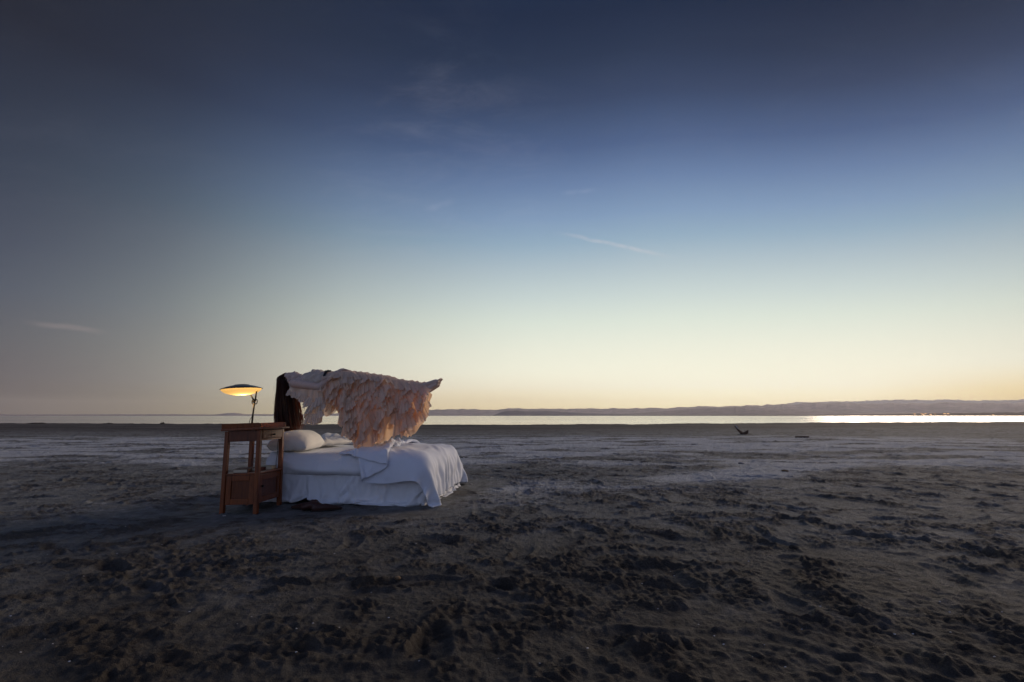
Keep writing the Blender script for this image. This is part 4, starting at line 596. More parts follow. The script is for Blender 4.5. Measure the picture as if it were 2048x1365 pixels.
   -484,24,49,25,25,23,48,25,25,49,25,23,26,46,22,17,27,16,0,-1,-2,-1,0,0,0,2,2,1,1,0,-1,-1,-2,-2,-13,0,1,10,-11,16,12,3,-10,9,1,-4,1,1,-2,12,6,3,5,19,-28,-4,11,-1,20,-14,
   -23,3,6,-20,-3,16,-5,-20,10,-21,-477,24,49,24,25,24,48,26,24,49,24,24,25,49,18,19,31,13,0,-2,-1,-1,-1,0,1,1,2,1,1,0,-2,-1,-1,-3,-13,0,2,2,-3,17,8,5,-10,9,-1,-1,1,3,2,5,
   22,3,-14,18,-11,-18,0,31,-23,-10,15,-18,-12,8,-5,-14,16,5,-13,-19,-476,25,47,24,25,24,49,25,24,49,25,24,25,47,19,18,28,16,0,-1,-1,-1,-1,0,1,1,2,1,0,0,-2,-2,-1,-2,-13,1,1,2,-2,18,
   7,6,-15,12,-3,-1,9,6,-8,30,8,-21,-4,20,-18,22,0,4,-22,-16,-8,15,-18,-23,18,2,-18,-2,19,-22,-474,24,48,24,25,24,49,24,25,49,24,25,24,46,22,19,28,14,0,-1,-1,-1,-1,0,1,1,2,0,0,0,
   -2,-1,-2,-2,-12,1,1,9,-9,24,-1,9,-17,11,-6,12,-8,16,10,20,-12,-13,-6,13,16,0,-23,25,-18,-15,-11,4,-20,9,-15,21,-10,-18,23,-18,-478,23,50,22,24,25,48,25,25,48,25,24,24,48,20,17,28,15,0,-1,
   -1,-1,0,1,0,1,2,0,0,0,-2,-1,-1,-2,-11,0,2,-2,0,23,-7,15,-1,-15,12,-6,16,8,2,4,19,-14,3,-11,1,16,1,-8,-18,-1,-25,13,-17,8,7,-4,-20,1,20,-18,-480,24,49,24,23,24,49,25,24,50,
   23,25,25,46,20,21,28,11,0,-1,-1,0,-1,1,1,1,1,1,0,-1,-1,-2,-1,-1,-12,1,1,-2,3,21,-6,5,11,-17,10,-6,13,19,9,-14,2,25,-23,18,-9,-9,17,-29,4,-24,8,-21,16,-17,-1,21,-3,-20,22,-6,
   -496,25,49,24,24,24,49,24,25,48,25,24,25,48,20,21,26,10,-1,0,-1,0,-1,1,1,2,2,0,0,0,-1,-1,-1,-1,-10,-2,1,-3,11,10,7,-7,19,-14,4,-4,1,36,-10,20,-16,3,10,-18,-5,-3,8,-8,-29,19,
   -5,-27,23,-21,3,-7,18,18,-33,2,-480,24,49,23,24,25,48,26,23,49,24,24,25,48,22,17,24,13,0,-1,0,-1,0,2,1,1,2,1,0,0,-1,-1,0,-1,-9,-5,7,-8,8,9,15,-10,18,-10,-3,-1,22,2,25,-15,
   22,-7,-19,18,-17,-20,-12,-7,-13,16,14,-34,25,-18,15,-19,4,21,-11,-16,-476,23,49,24,23,24,50,24,25,48,24,25,24,49,18,21,27,8,0,-1,0,-1,0,2,1,2,2,1,0,0,-1,0,-1,-1,-10,-3,5,-5,9,9,
   16,-14,17,2,-10,-7,25,11,19,-15,22,-24,-4,18,-28,-11,-20,12,-25,4,20,-7,-10,17,0,3,-22,3,4,2,-494,24,49,23,25,24,48,25,24,49,24,25,25,46,22,18,22,13,0,-1,0,0,0,2,1,2,3,1,1,0,
   -1,0,0,-1,-13,-2,7,-5,19,6,-5,13,-8,18,-7,21,-3,5,15,-17,16,3,1,-21,-31,14,-7,-29,19,-23,16,12,-24,19,-15,0,12,6,5,-4,-506,23,49,25,24,25,48,24,24,49,24,25,25,48,21,14,26,12,0,-1,
   -1,0,0,2,2,2,3,1,1,0,0,0,0,-1,-15,1,3,-4,22,3,4,-10,23,2,-9,22,19,-4,-14,19,-21,-2,11,-2,-38,-3,20,-35,12,-23,8,-1,14,-7,23,-25,-9,2,12,18,-511,23,49,25,24,25,49,24,24,50,
   23,25,24,48,22,15,30,7,0,-1,0,-1,0,1,2,2,4,1,1,1,0,0,0,0,-17,4,-2,4,19,14,-11,-10,21,-12,39,19,8,-12,-24,15,2,-26,-22,-3,-1,11,-18,-15,22,-1,-20,31,1,-28,30,-3,-20,4,-17,21,
   -500,24,48,24,25,25,49,24,24,49,24,25,24,47,22,16,25,12,0,-1,0,0,-1,2,1,2,4,1,1,1,1,0,0,-1,-17,5,-3,12,8,20,-13,-11,19,13,13,14,16,-20,-20,2,14,-37,3,-20,19,-8,-25,21,-21,-5,
   23,-9,18,-25,14,15,-3,-17,-12,9,-490,25,48,25,24,24,49,25,24,49,24,25,24,48,21,18,22,13,0,-1,0,0,0,1,1,2,3,2,1,1,1,0,0,-1,-17,2,2,17,3,19,-23,9,4,12,9,11,12,-4,-20,-12,
   15,-6,-9,-18,5,-24,19,-21,10,-12,21,4,-16,10,-20,16,16,-3,-11,-21,-476,24,49,24,23,25,49,25,24,49,24,25,24,47,20,19,23,13,-1,0,0,-1,1,1,2,2,3,1,1,1,1,0,0,-2,-16,9,-5,28,-4,14,
   -7,-9,21,22,10,0,-20,11,-7,-24,9,3,-3,-15,-9,-20,18,-23,-1,21,-22,12,20,-3,-13,-16,4,23,8,-21,-492,26,48,24,24,24,49,24,25,49,24,25,24,49,20,16,29,7,0,0,-1,0,0,2,2,2,3,1,1,1,
   0,0,0,-1,-17,13,3,18,2,4,-13,20,13,-8,11,17,-4,-30,10,-5,-24,1,10,-24,-5,8,-11,-6,18,-18,13,9,-13,15,-24,16,-15,10,4,5,-500,26,47,26,24,24,48,25,25,47,25,24,24,48,22,15,28,9,0,-1,
   0,0,0,2,1,2,4,1,1,1,0,-1,0,-2,-13,6,-7,38,-5,-7,19,-4,7,22,-19,21,-17,-8,-25,19,-17,-12,20,-22,-1,5,-14,-2,17,-17,17,-2,-14,14,7,-8,22,-18,-16,2,-483,25,48,24,25,23,49,25,24,49,
   25,25,24,46,24,15,23,13,0,-1,0,-1,0,2,2,2,4,1,1,0,0,0,-1,-3,-8,-3,0,35,-2,-6,18,17,5,-14,-2,16,-24,-17,16,-20,12,-21,19,-25,13,-20,12,2,-16,17,-17,1,13,-11,5,20,-18,14,-5,-18,
   -480,23,49,25,24,25,47,24,25,50,25,24,23,46,23,19,23,11,-1,-1,0,-1,0,2,2,2,3,2,1,0,0,-1,-1,-3,-9,1,4,24,1,-12,39,-11,4,17,-8,-2,-25,5,-18,22,1,-34,15,6,-18,-13,15,1,-17,21,
   -20,18,-20,2,1,-1,24,-24,9,20,-508,23,49,25,24,25,47,25,25,49,24,25,23,47,21,21,25,8,-1,-1,0,-1,0,2,1,2,4,1,1,0,0,-1,-1,-3,-8,1,5,27,-12,5,24,16,-1,-21,-6,13,-25,-15,22,-8,
   15,-29,-4,21,-30,15,-13,-3,3,21,-17,-7,1,18,1,-18,20,-2,6,-13,-492,24,49,24,25,25,49,24,24,49,25,24,23,47,22,18,30,5,-1,-1,0,-1,0,2,1,2,3,1,1,0,0,-1,-1,-3,-9,7,5,24,-19,20,
   15,21,-20,-16,14,-19,7,-31,20,14,-14,-8,-19,16,-1,-16,20,-18,23,-15,13,-24,20,-14,2,8,-14,18,0,-3,-495,24,49,25,24,24,48,25,25,48,25,25,24,45,22,18,25,10,0,-1,-1,-1,0,1,2,1,3,1,1,0,
   -1,-1,-1,-2,-5,0,16,7,-4,22,18,-12,5,-24,-9,19,-6,-8,-12,12,23,-30,0,-20,18,-19,17,7,-12,17,-11,10,-17,14,-19,11,-17,2,2,11,-492,24,48,25,23,25,48,25,25,49,25,24,25,47,20,19,28,7,-1,-2,
   -1,0,-1,2,1,1,3,1,0,0,-1,-1,-1,-2,-6,0,20,1,4,25,-2,11,-22,-14,-9,9,-11,32,-17,13,-8,-3,-17,6,-2,-13,0,4,16,-10,20,2,-7,-23,15,-17,15,0,4,-2,-501,25,49,24,24,25,48,25,25,49,
   24,25,25,47,20,20,28,10,-1,-3,-1,-1,-1,0,1,1,2,1,0,0,-1,-1,-1,-1,-7,2,22,-8,22,22,2,-22,-3,-19,-8,15,-10,28,-14,4,-21,1,10,-1,-4,-15,1,6,15,-14,18,-2,-22,10,-16,6,11,-16,2,10,
   -492,25,49,25,24,24,49,24,25,48,26,24,25,48,18,20,25,15,-1,-2,-2,-1,-1,0,1,1,2,0,0,0,-2,0,-1,0,-7,1,22,-2,20,21,-3,-20,-21,-12,15,-16,22,-5,8,-18,11,0,-20,-1,4,17,-4,3,-1,-17,
   10,-5,7,-16,1,17,-13,12,0,-15,-483,24,49,25,25,24,49,24,25,49,25,24,25,46,22,19,25,15,-1,-2,-1,-2,-1,0,1,0,2,0,0,0,-2,-1,0,0,-8,2,23,0,23,16,-8,-22,-18,-7,16,-23,12,1,-3,7,
   -15,6,10,-19,23,-15,15,-19,-3,13,-11,20,-21,11,1,-13,13,-15,1,13,-494,24,48,25,24,25,49,25,24,50,24,25,25,46,21,20,26,16,-1,-2,-2,-1,-1,0,0,0,1,0,0,0,-2,0,-1,1,-9,3,23,6,22,10,
   -11,-19,-20,9,-3,-17,21,0,-22,-1,13,17,-18,-12,3,12,-16,0,4,10,-15,4,13,-20,2,-2,10,-12,0,10,-484,24,49,25,24,24,50,24,25,48,25,24,25,49,20,17,29,15,-1,-2,-1,-2,-1,0,0,1,0,0,0,0,
   -2,0,0,0,-8,2,23,8,22,9,-13,-16,-21,10,-6,-15,20,-1,-19,5,-9,25,0,-18,8,-14,12,-2,-13,13,-14,8,-8,7,-2,-14,9,-9,7,-6,-468,25,46,25,23,24,50,25,24,49,25,23,25,49,20,18,32,6,1,-2,
   3,-3,0,1,-6,1,5,-4,0,1,-4,0,3,0,-6,5,22,14,16,7,-12,-16,-21,17,-17,-5,15,-10,4,-17,13,0,-10,8,-17,13,-15,-4,9,-12,-2,-4,7,-12,-6,8,-11,4,-6,-1,-445,23,49,25,24,25,48,24,25,48,
   25,25,25,46,21,19,25,11,0,0,3,-1,-5,-2,5,1,-4,0,4,0,0,-4,9,-13,6,3,18,3,21,12,-12,-18,-18,21,-32,8,13,-21,13,-2,-14,-2,13,-14,-3,-3,8,-7,-14,7,-13,-5,6,-11,-8,7,-9,-4,-1,-1,
   -431,24,50,24,23,24,49,24,24,50,24,25,25,47,20,23,24,5,3,1,0,1,-3,-1,4,-3,1,-1,2,-1,-2,12,-8,2,-9,11,16,-4,21,11,-8,-15,-16,23,-34,16,6,-16,-13,0,11,-5,-14,-3,-8,5,-14,-3,-9,1,
   -11,-12,0,0,-8,-4,-3,-3,-7,-2,-393,24,47,25,25,24,47,25,25,49,25,25,25,46,24,13,29,6,3,0,3,-3,4,-1,-2,3,-4,7,-6,4,-4,10,-3,-5,-7,12,13,-4,17,13,-8,-13,-15,26,-34,13,8,-17,-13,6,
   -11,-9,8,-14,-2,-14,3,-15,-8,0,-11,-4,-11,0,-9,-4,-2,-4,-6,-3,-372,25,46,24,24,25,48,24,25,49,25,25,25,49,16,19,26,6,3,1,-1,1,2,-2,4,0,-4,7,0,-7,10,-6,1,-2,-3,8,12,-3,18,8,
   -3,-11,-16,20,-26,10,8,-36,14,-18,-4,-9,4,-11,-3,-16,2,-18,-7,0,-12,-4,-10,-2,-10,-4,-2,-4,-6,-3,-356,24,50,24,25,25,49,24,25,49,25,23,22,40,15,22,18,7,4,2,-1,-1,4,2,-5,5,-4,4,-3,7,
   -7,7,-9,5,-7,16,10,-1,15,7,1,-11,-12,20,-24,3,-9,-10,-16,4,-14,-10,-3,-13,-10,-8,-3,-17,-10,-3,-7,-10,-5,-7,-11,-3,-4,-3,-6,-4,-313,25,50,24,24,25,49,25,23,48,21,21,19,37,20,21,16,7,2,5,
   -4,3,-1,0,4,-3,1,2,-3,9,-3,3,-2,0,-8,17,10,1,13,10,1,-14,9,-12,-10,4,-16,-18,1,-14,0,-19,-7,-4,-18,-5,-7,-14,-11,-5,-6,-11,-4,-7,-10,-6,-2,-4,-6,-4,-293,25,49,23,24,24,45,20,21,39,
   19,19,20,41,19,9,19,6,3,0,4,-4,3,0,3,1,0,-3,7,2,-4,3,-5,4,10,13,5,0,13,12,5,-2,-6,-18,0,-15,-11,-16,-8,-1,-12,-11,-16,-6,-13,-8,-7,-15,-6,-8,-5,-17,-4,-4,-11,-5,-4,-3,-8,-4,
   -251,24,47,23,23,22,40,20,19,39,20,20,20,40,16,11,15,4,1,2,3,2,-4,4,-1,2,0,4,0,1,-2,4,-4,3,12,11,8,1,12,13,8,-3,-6,-13,-6,-11,-18,-20,-7,1,-12,-13,-8,-15,-13,-7,-7,-16,-5,-8,
   -5,-17,-5,-5,-11,-3,-4,-4,-9,-3,-234,24,44,23,20,21,39,19,19,39,20,20,21,38,14,7,15,3,2,1,3,1,1,0,-1,2,2,1,2,0,3,-1,2,5,5,11,10,2,16,8,14,-9,-6,-13,-9,-10,-8,-21,-6,-11,
   -3,-20,-8,-7,-21,-7,-7,-16,-5,-7,-7,-10,-12,-5,-9,-6,-3,-4,-9,-4,-221,15,46,18,18,18,38,18,20,40,21,20,21,28,7,8,15,2,5,0,1,0,1,0,1,1,1,1,1,1,3,1,2,6,5,13,10,7,17,8,
   17,-9,-13,-10,-17,-7,-5,-24,-7,-8,-5,-21,-10,-7,-17,-9,-8,-16,-6,-6,-8,-11,-6,-6,-15,-3,-5,-5,-8,-4,-179,8,40,16,18,19,37,20,21,40,21,21,19,22,7,6,14,3,5,-1,0,1,0,2,0,1,1,2,1,2,
   1,2,1,6,9,13,8,12,14,11,13,-5,-14,-11,-21,-6,-5,-22,-10,-3,-9,-20,-8,-10,-16,-9,-9,-14,-9,-6,-6,-13,-6,-6,-13,-5,-5,-5,-8,-4,-165,-1,29,14,21,19,39,20,20,40,20,21,9,22,5,5,11,6,0,0,
   0,2,-1,1,1,1,2,0,2,2,1,1,3,8,12,12,6,19,13,11,11,-4,-11,-15,-21,-8,-8,-16,-9,-9,-7,-17,-12,-7,-20,-9,-7,-17,-7,-7,-7,-13,-6,-6,-13,-5,-5,-5,-9,-5,-122,8,7,19,16,17,41,20,20,41,
   20,17,17,9,4,6,11,6,0,0,-1,2,0,2,0,1,2,0,2,1,4,0,2,12,11,10,5,23,12,12,10,-4,-11,-12,-25,-8,-9,-15,-9,-10,-6,-16,-10,-10,-20,-10,-8,-16,-7,-7,-7,-13,-6,-6,-13,-5,-6,-3,-11,-5,
   -101,3,1,19,20,21,21,22,18,42,22,10,4,8,2,6,14,5,5,-5,0,-1,0,2,0,1,2,2,1,1,4,1,2,15,10,11,5,27,13,9,10,-2,-12,-12,-24,-11,-9,-16,-9,-11,-7,-16,-9,-9,-20,-10,-8,-18,-7,-7,
   -8,-12,-7,-6,-12,-7,-4,-5,-10,-5,-60,0,-1,15,24,14,26,17,20,43,15,5,4,8,3,5,16,3,5,-5,-1,0,0,2,0,0,2,2,1,2,4,1,2,15,12,10,20,16,13,7,8,0,-11,-13,-24,-12,-10,-16,-9,-10,
   -9,-14,-9,-10,-19,-10,-9,-15,-10,-8,-7,-13,-6,-7,-12,-6,-5,-5,-10,-3],
])
skirt_data = (115, 13, [
  [-897,-1,-1,0,1,3,3,4,2,2,1,-1,-1,-1,-2,0,-1,-2,-1,-1,1,1,2,1,0,27,41,42,41,41,42,41,41,42,41,41,42,41,41,42,41,42,41,41,42,41,41,42,41,41,42,41,41,42,41,41,42,41,62,42,
   41,41,42,41,41,42,41,9,-2,-1,0,0,2,1,1,0,-2,-3,-2,-3,-1,1,1,1,1,2,1,2,1,2,1,0,-1,-2,-2,-2,0,0,0,1,1,-24,-42,-41,-41,-42,-41,-42,-41,-41,-42,-41,-41,-42,-41,-1198,-6,6,-3,1,
   2,6,7,0,-4,9,-6,1,-6,1,4,0,-11,7,1,-8,12,4,-6,-6,32,41,41,42,41,41,42,42,40,41,42,41,41,42,43,41,40,42,42,41,41,41,42,41,42,40,41,42,42,42,41,41,40,63,42,42,40,42,42,40,
   42,39,12,3,1,0,-11,3,6,-1,-4,4,-11,0,-3,1,-1,7,-1,0,8,-10,2,9,-6,4,-2,-4,8,-3,-3,-3,1,-3,5,-1,-22,-41,-42,-41,-41,-42,-41,-42,-41,-42,-41,-41,-42,-42,-1197,-9,6,-9,8,5,7,4,-1,-2,
   16,-11,2,-10,2,4,-1,-12,9,2,-10,14,7,-11,-3,37,35,40,41,41,41,42,43,39,42,42,42,40,42,43,41,40,42,42,41,41,41,41,42,42,40,41,42,41,43,42,40,41,62,42,42,41,41,43,39,42,39,11,6,4,
   1,-14,3,-3,1,-6,9,-12,2,-4,4,-3,6,-2,4,7,-12,2,9,-7,7,-5,-5,11,-4,-5,1,2,-5,10,-2,-25,-42,-41,-42,-41,-42,-41,-42,-40,-43,-41,-41,-43,-42,-1197,-9,5,-10,10,6,8,3,-2,-1,16,-10,2,-11,1,
   5,-1,-13,9,2,-8,14,8,-12,2,30,41,35,41,41,41,42,43,39,42,42,42,40,42,43,41,40,42,42,41,41,41,41,42,42,39,42,42,41,43,42,41,40,62,42,42,41,41,43,39,42,39,13,3,8,3,-17,3,-6,0,
   -7,11,-12,3,-4,4,-3,6,-3,6,7,-13,2,8,-7,8,-5,-7,13,-4,-6,2,3,-6,12,-2,-27,-42,-41,-42,-41,-42,-41,-42,-40,-43,-41,-41,-43,-42,-1198,-11,4,-11,13,10,8,-1,-3,4,16,-10,3,-15,2,5,-2,-13,8,4,
   -7,7,16,-6,12,10,41,36,41,41,42,43,41,40,43,41,43,39,42,43,41,40,43,42,41,40,41,40,43,42,39,42,42,41,43,42,40,40,63,41,43,41,42,42,38,43,38,11,2,11,10,-19,1,-10,-3,-4,11,-12,5,-5,
   7,-4,4,-6,11,6,-14,2,7,-7,12,-8,-9,15,-4,-9,5,8,-9,15,-4,-29,-42,-42,-40,-42,-42,-42,-41,-40,-43,-41,-42,-42,-43,-1198,-13,3,-13,15,19,5,-6,-4,12,13,-8,0,-15,3,3,-2,-12,4,7,-5,4,16,6,-18,
   27,41,38,40,42,43,42,41,41,43,42,42,39,42,43,41,40,43,42,43,38,41,40,43,42,38,43,42,42,42,42,40,40,63,42,42,41,42,42,38,38,31,25,10,0,7,-8,-8,-8,-9,2,9,-12,8,-6,10,-7,3,-10,15,
   7,-14,1,5,-6,13,-6,-13,17,-4,-11,7,10,-9,16,-6,-30,-41,-43,-42,-38,-43,-41,-42,-41,-42,-42,-40,-43,-43,-1199,-14,3,-13,19,17,4,-4,-7,16,11,-7,-1,-15,3,3,-2,-12,2,8,-3,2,15,1,-20,34,40,40,41,42,
   43,42,41,41,43,42,42,39,42,43,41,41,42,42,43,39,38,42,43,42,38,43,42,42,42,41,41,40,63,42,42,41,43,40,38,29,40,21,8,2,15,-6,-14,-9,-10,6,6,-11,9,-6,10,-7,3,-10,14,8,-14,0,4,-3,
   11,-11,-7,16,-4,-11,7,11,-7,11,-6,-28,-41,-42,-43,-37,-42,-42,-42,-41,-42,-42,-40,-43,-43,-1200,-15,-1,-10,23,16,-2,-1,2,16,6,-4,-7,-11,1,3,-4,-9,-5,10,3,0,9,-9,-22,49,40,41,42,42,43,42,41,42,42,
   43,40,40,43,43,40,43,41,43,43,42,38,38,42,42,39,42,43,42,43,39,41,41,63,42,42,42,40,35,36,40,41,-8,20,19,13,-8,-14,-15,-7,12,1,-9,9,-4,10,-7,2,-6,5,3,5,4,-5,-5,-5,4,-13,15,0,
   -10,7,10,0,-18,15,-29,-38,-41,-43,-42,-42,-36,-42,-43,-41,-43,-40,-43,-42,-1202,-16,-8,2,5,14,12,-9,11,17,7,-1,-15,0,-3,0,-4,-6,-11,10,4,4,-4,-14,-21,62,41,42,43,43,42,41,42,43,42,41,39,43,43,43,
   40,43,42,43,43,39,41,37,39,40,43,43,43,41,40,39,43,42,63,43,43,42,31,43,42,38,33,7,20,10,4,-19,-7,-8,-3,3,5,-5,9,-1,8,-7,0,0,-4,4,12,19,-16,-7,-6,1,-17,7,7,-6,5,3,-7,12,
   9,-43,-39,-42,-42,-39,-34,-42,-42,-42,-40,-43,-40,-43,-42,-1201,-11,-11,-2,4,14,-15,2,4,9,4,3,1,-1,-2,-2,1,1,-7,6,2,-2,-8,-18,-14,74,43,42,42,43,42,42,42,38,42,43,43,43,43,42,41,43,43,41,42,
   43,43,33,41,39,43,44,41,42,41,36,42,43,64,42,41,41,40,42,38,39,31,13,-10,3,5,15,11,3,-10,-11,-12,3,4,10,-4,-1,0,1,3,6,16,13,5,-2,-15,-6,-12,-7,-1,5,7,3,2,-1,-13,-31,-41,-43,-43,
   -40,-36,-41,-36,-38,-43,-43,-43,-42,-42,-1169,-11,-11,-15,-11,-9,-7,-4,-5,1,18,8,-4,-8,-10,-5,1,4,6,5,1,-4,-10,-11,8,82,35,40,42,43,44,43,44,31,43,42,43,42,43,43,43,43,43,43,43,43,35,43,40,41,
   41,43,33,41,39,43,43,41,63,41,40,41,40,42,43,36,35,4,19,-9,-1,10,15,12,-6,-4,0,-3,3,3,2,1,1,3,5,10,4,1,-5,-9,0,4,0,-4,-2,3,1,8,7,-18,-19,-52,-39,-41,-43,-42,-42,-36,-42,-25,
   -44,-44,-42,-42,-36,-1164,-5,-12,-15,-10,-9,-6,-4,-4,-17,13,-4,-7,-8,-9,-6,1,5,6,5,5,-7,-3,5,9,75,41,38,40,43,44,44,35,39,41,43,42,43,43,42,43,43,43,43,43,43,39,40,41,41,42,42,27,42,42,
   43,40,42,63,40,40,41,40,42,42,32,32,31,-6,5,9,12,13,8,-1,-2,-1,-2,2,4,2,1,1,3,6,9,4,2,-5,-9,-1,4,0,-6,0,-3,7,-1,6,-16,-37,-55,-32,-38,-43,-41,-42,-38,-41,-33,-32,-44,-42,-41,-39,
   -1200,12,11,12,-8,-8,-6,-6,-26,-37,-12,-8,-6,-9,-9,-5,1,5,7,6,9,6,3,4,17,85,39,37,42,44,43,36,36,40,43,43,43,43,43,42,43,43,43,43,43,43,43,41,40,31,36,36,40,43,44,43,42,42,56,40,
   40,42,42,43,43,31,2,51,35,11,9,13,11,7,2,-2,-3,-1,3,4,2,1,1,4,6,7,7,2,-4,-11,-18,-23,4,20,3,6,6,-9,-13,-40,-23,-63,-30,-31,-43,-43,-40,-42,-38,-35,-37,-27,-42,-40,-20],
  [300,-41,-42,-41,-41,-42,-41,-41,-42,-41,-42,-41,-41,-42,-41,-41,-42,-41,-41,-42,-41,-41,-42,-41,-41,-12,-2,-1,-1,0,2,1,1,1,1,1,1,1,1,0,-1,-1,-1,0,0,0,-1,0,-1,0,1,1,1,0,-2,-2,-2,-2,-1,1,
   1,0,0,0,0,0,1,32,42,41,41,42,41,42,41,41,42,41,41,42,41,41,42,41,41,42,41,41,42,41,42,41,41,42,41,41,42,41,41,42,41,12,0,1,0,1,2,1,1,-1,-1,0,1,2,3,-412,-42,-42,-42,-40,
   -42,-40,-43,-40,-43,-40,-41,-42,-41,-42,-42,-41,-41,-42,-42,-41,-41,-40,-43,-41,-19,8,0,0,-8,3,5,1,-1,1,-5,0,12,-7,6,-3,1,0,-9,11,-9,9,-8,3,-6,11,-1,-6,5,0,-4,-9,4,-3,1,0,2,5,-4,-1,
   -8,11,32,41,42,41,40,42,41,41,41,42,41,42,41,42,41,42,41,41,42,41,41,42,42,41,41,42,41,42,41,41,42,41,42,40,21,-3,-1,-4,-1,2,-1,6,0,0,-1,3,2,2,-415,-42,-42,-41,-41,-42,-40,-43,-41,-42,
   -40,-41,-42,-41,-42,-42,-42,-40,-42,-42,-42,-40,-41,-41,-42,-10,-6,15,-11,-7,3,3,-1,-1,2,-6,1,13,-7,6,-6,2,3,-10,12,-8,10,-13,4,-7,16,-1,-8,5,2,-6,-8,6,-4,0,-1,5,3,-4,-8,-9,14,37,41,42,
   42,39,42,39,43,41,42,41,42,41,42,42,42,40,41,42,41,41,42,42,41,41,42,41,42,41,41,42,41,41,41,26,-4,5,-10,-4,3,-4,6,0,1,-1,5,3,0,-416,-42,-42,-41,-41,-42,-40,-43,-41,-42,-40,-41,-42,-41,-42,
   -42,-42,-40,-42,-42,-42,-39,-42,-41,-42,-20,-6,24,-11,-5,2,3,-4,0,2,-7,3,13,-6,5,-7,3,3,-10,12,-8,10,-13,3,-6,17,-1,-8,5,2,-8,-6,7,-5,0,0,5,2,-4,-14,-7,17,38,41,42,42,39,42,39,43,
   41,42,41,42,41,42,42,42,40,41,42,41,41,42,43,40,41,42,41,42,41,41,42,41,41,42,28,-5,6,-11,-6,3,-4,5,1,1,-1,5,3,1,-418,-41,-42,-41,-41,-41,-41,-43,-41,-42,-39,-42,-42,-40,-43,-42,-42,-41,-41,-42,
   -43,-41,-40,-42,-40,-31,2,22,-9,-1,1,2,-9,2,3,-8,3,15,-6,5,-9,3,4,-7,8,-4,10,-16,2,-3,19,-1,-10,6,1,-9,-4,11,-9,1,-1,8,-1,-6,-20,-4,20,41,42,42,40,39,41,40,42,42,41,42,41,43,
   41,42,42,41,40,43,40,42,42,42,41,40,42,41,42,41,41,42,41,40,43,33,-5,6,-10,-11,6,-7,2,1,2,-1,8,2,2,-420,-41,-43,-41,-41,-38,-43,-42,-42,-41,-40,-42,-42,-40,-43,-42,-42,-41,-42,-42,-42,-43,-39,-43,-36,
   -37,5,21,-9,2,0,-2,-13,5,2,-6,4,16,-6,4,-11,2,7,-5,3,-4,12,-12,-1,-1,20,-2,-10,9,-3,-11,1,13,-12,1,-1,10,-3,-11,-20,9,26,26,41,42,42,39,42,40,40,42,42,42,41,43,41,42,42,41,41,
   42,39,43,42,42,41,42,41,39,43,41,41,42,42,40,41,37,1,0,-1,-19,1,-10,5,-2,5,0,11,1,3,-423,-41,-43,-41,-39,-40,-43,-42,-42,-40,-41,-42,-42,-40,-43,-42,-43,-40,-42,-42,-43,-42,-40,-43,-34,-39,10,16,-10,4,
   1,-6,-14,7,1,-5,6,14,-5,3,-11,2,7,-4,5,-8,10,-6,-2,0,19,-3,-9,10,-7,-12,4,15,-13,1,-1,11,-5,-15,-18,25,3,37,42,42,39,41,41,40,40,42,42,41,42,43,41,42,43,41,40,42,39,43,42,42,
   41,40,43,39,43,41,41,42,42,40,39,39,8,-1,-2,-22,-6,-8,7,-3,7,-1,14,0,3,-425,-40,-44,-42,-37,-40,-42,-43,-40,-40,-43,-42,-42,-40,-43,-43,-42,-41,-42,-42,-43,-42,-42,-41,-34,-42,12,13,-6,4,-4,-8,-14,9,-1,
   -4,12,12,-3,0,-14,2,6,2,-1,-5,-14,13,7,6,14,-6,-5,7,-4,-16,12,10,-12,1,-1,7,-13,-19,18,3,4,42,38,37,41,42,40,40,41,42,42,42,42,43,41,42,43,42,41,41,41,39,43,40,43,43,40,39,43,
   41,42,42,42,37,39,39,18,-11,-4,-4,-5,-18,-5,1,8,2,16,0,4,-430,-40,-43,-44,-43,-40,-35,-42,-41,-39,-42,-43,-39,-43,-43,-43,-42,-42,-42,-42,-42,-43,-42,-41,-35,-40,11,9,0,-5,-7,-14,-1,-4,-1,10,18,2,-2,1,
   -10,2,0,-4,-5,-15,-11,19,18,13,2,1,0,-7,-13,18,3,5,-8,3,-2,-7,-27,4,6,14,14,30,36,42,42,37,42,42,44,43,41,42,42,43,41,42,43,43,42,42,42,38,39,43,43,39,39,42,42,43,42,43,40,39,
   41,39,0,8,8,11,-21,-5,-10,-9,-10,10,14,4,4,-438,-42,-42,-44,-42,-39,-38,-41,-42,-38,-41,-42,-41,-40,-41,-43,-43,-43,-42,-43,-42,-43,-42,-38,-40,-33,0,5,-7,-3,-12,-9,-6,21,7,2,2,-1,-3,-6,-4,-4,-5,-5,-6,
   -6,2,22,4,1,1,2,1,1,1,19,6,3,-5,-11,-14,-14,-5,11,20,-1,28,20,42,43,43,36,42,43,42,41,40,42,43,42,42,43,43,43,43,43,37,41,42,42,40,43,36,40,43,43,43,43,42,38,32,51,12,2,1,
   -3,16,-8,-17,-7,-3,-2,6,8,10,-463,-41,-43,-35,-41,-42,-43,-42,-42,-40,-30,-38,-43,-42,-42,-40,-43,-44,-43,-43,-43,-40,-41,-42,-38,-8,-15,-13,-7,1,2,3,1,0,-2,-8,-8,-5,-3,-1,1,3,3,3,3,3,5,-2,-13,-12,
   -8,1,14,-1,7,7,7,3,-10,-13,-6,12,18,13,6,-3,-11,56,34,41,42,42,40,42,41,40,43,42,42,43,43,43,43,43,43,41,41,43,42,43,41,40,34,42,42,44,43,38,42,31,28,32,10,5,-1,1,7,11,14,8,
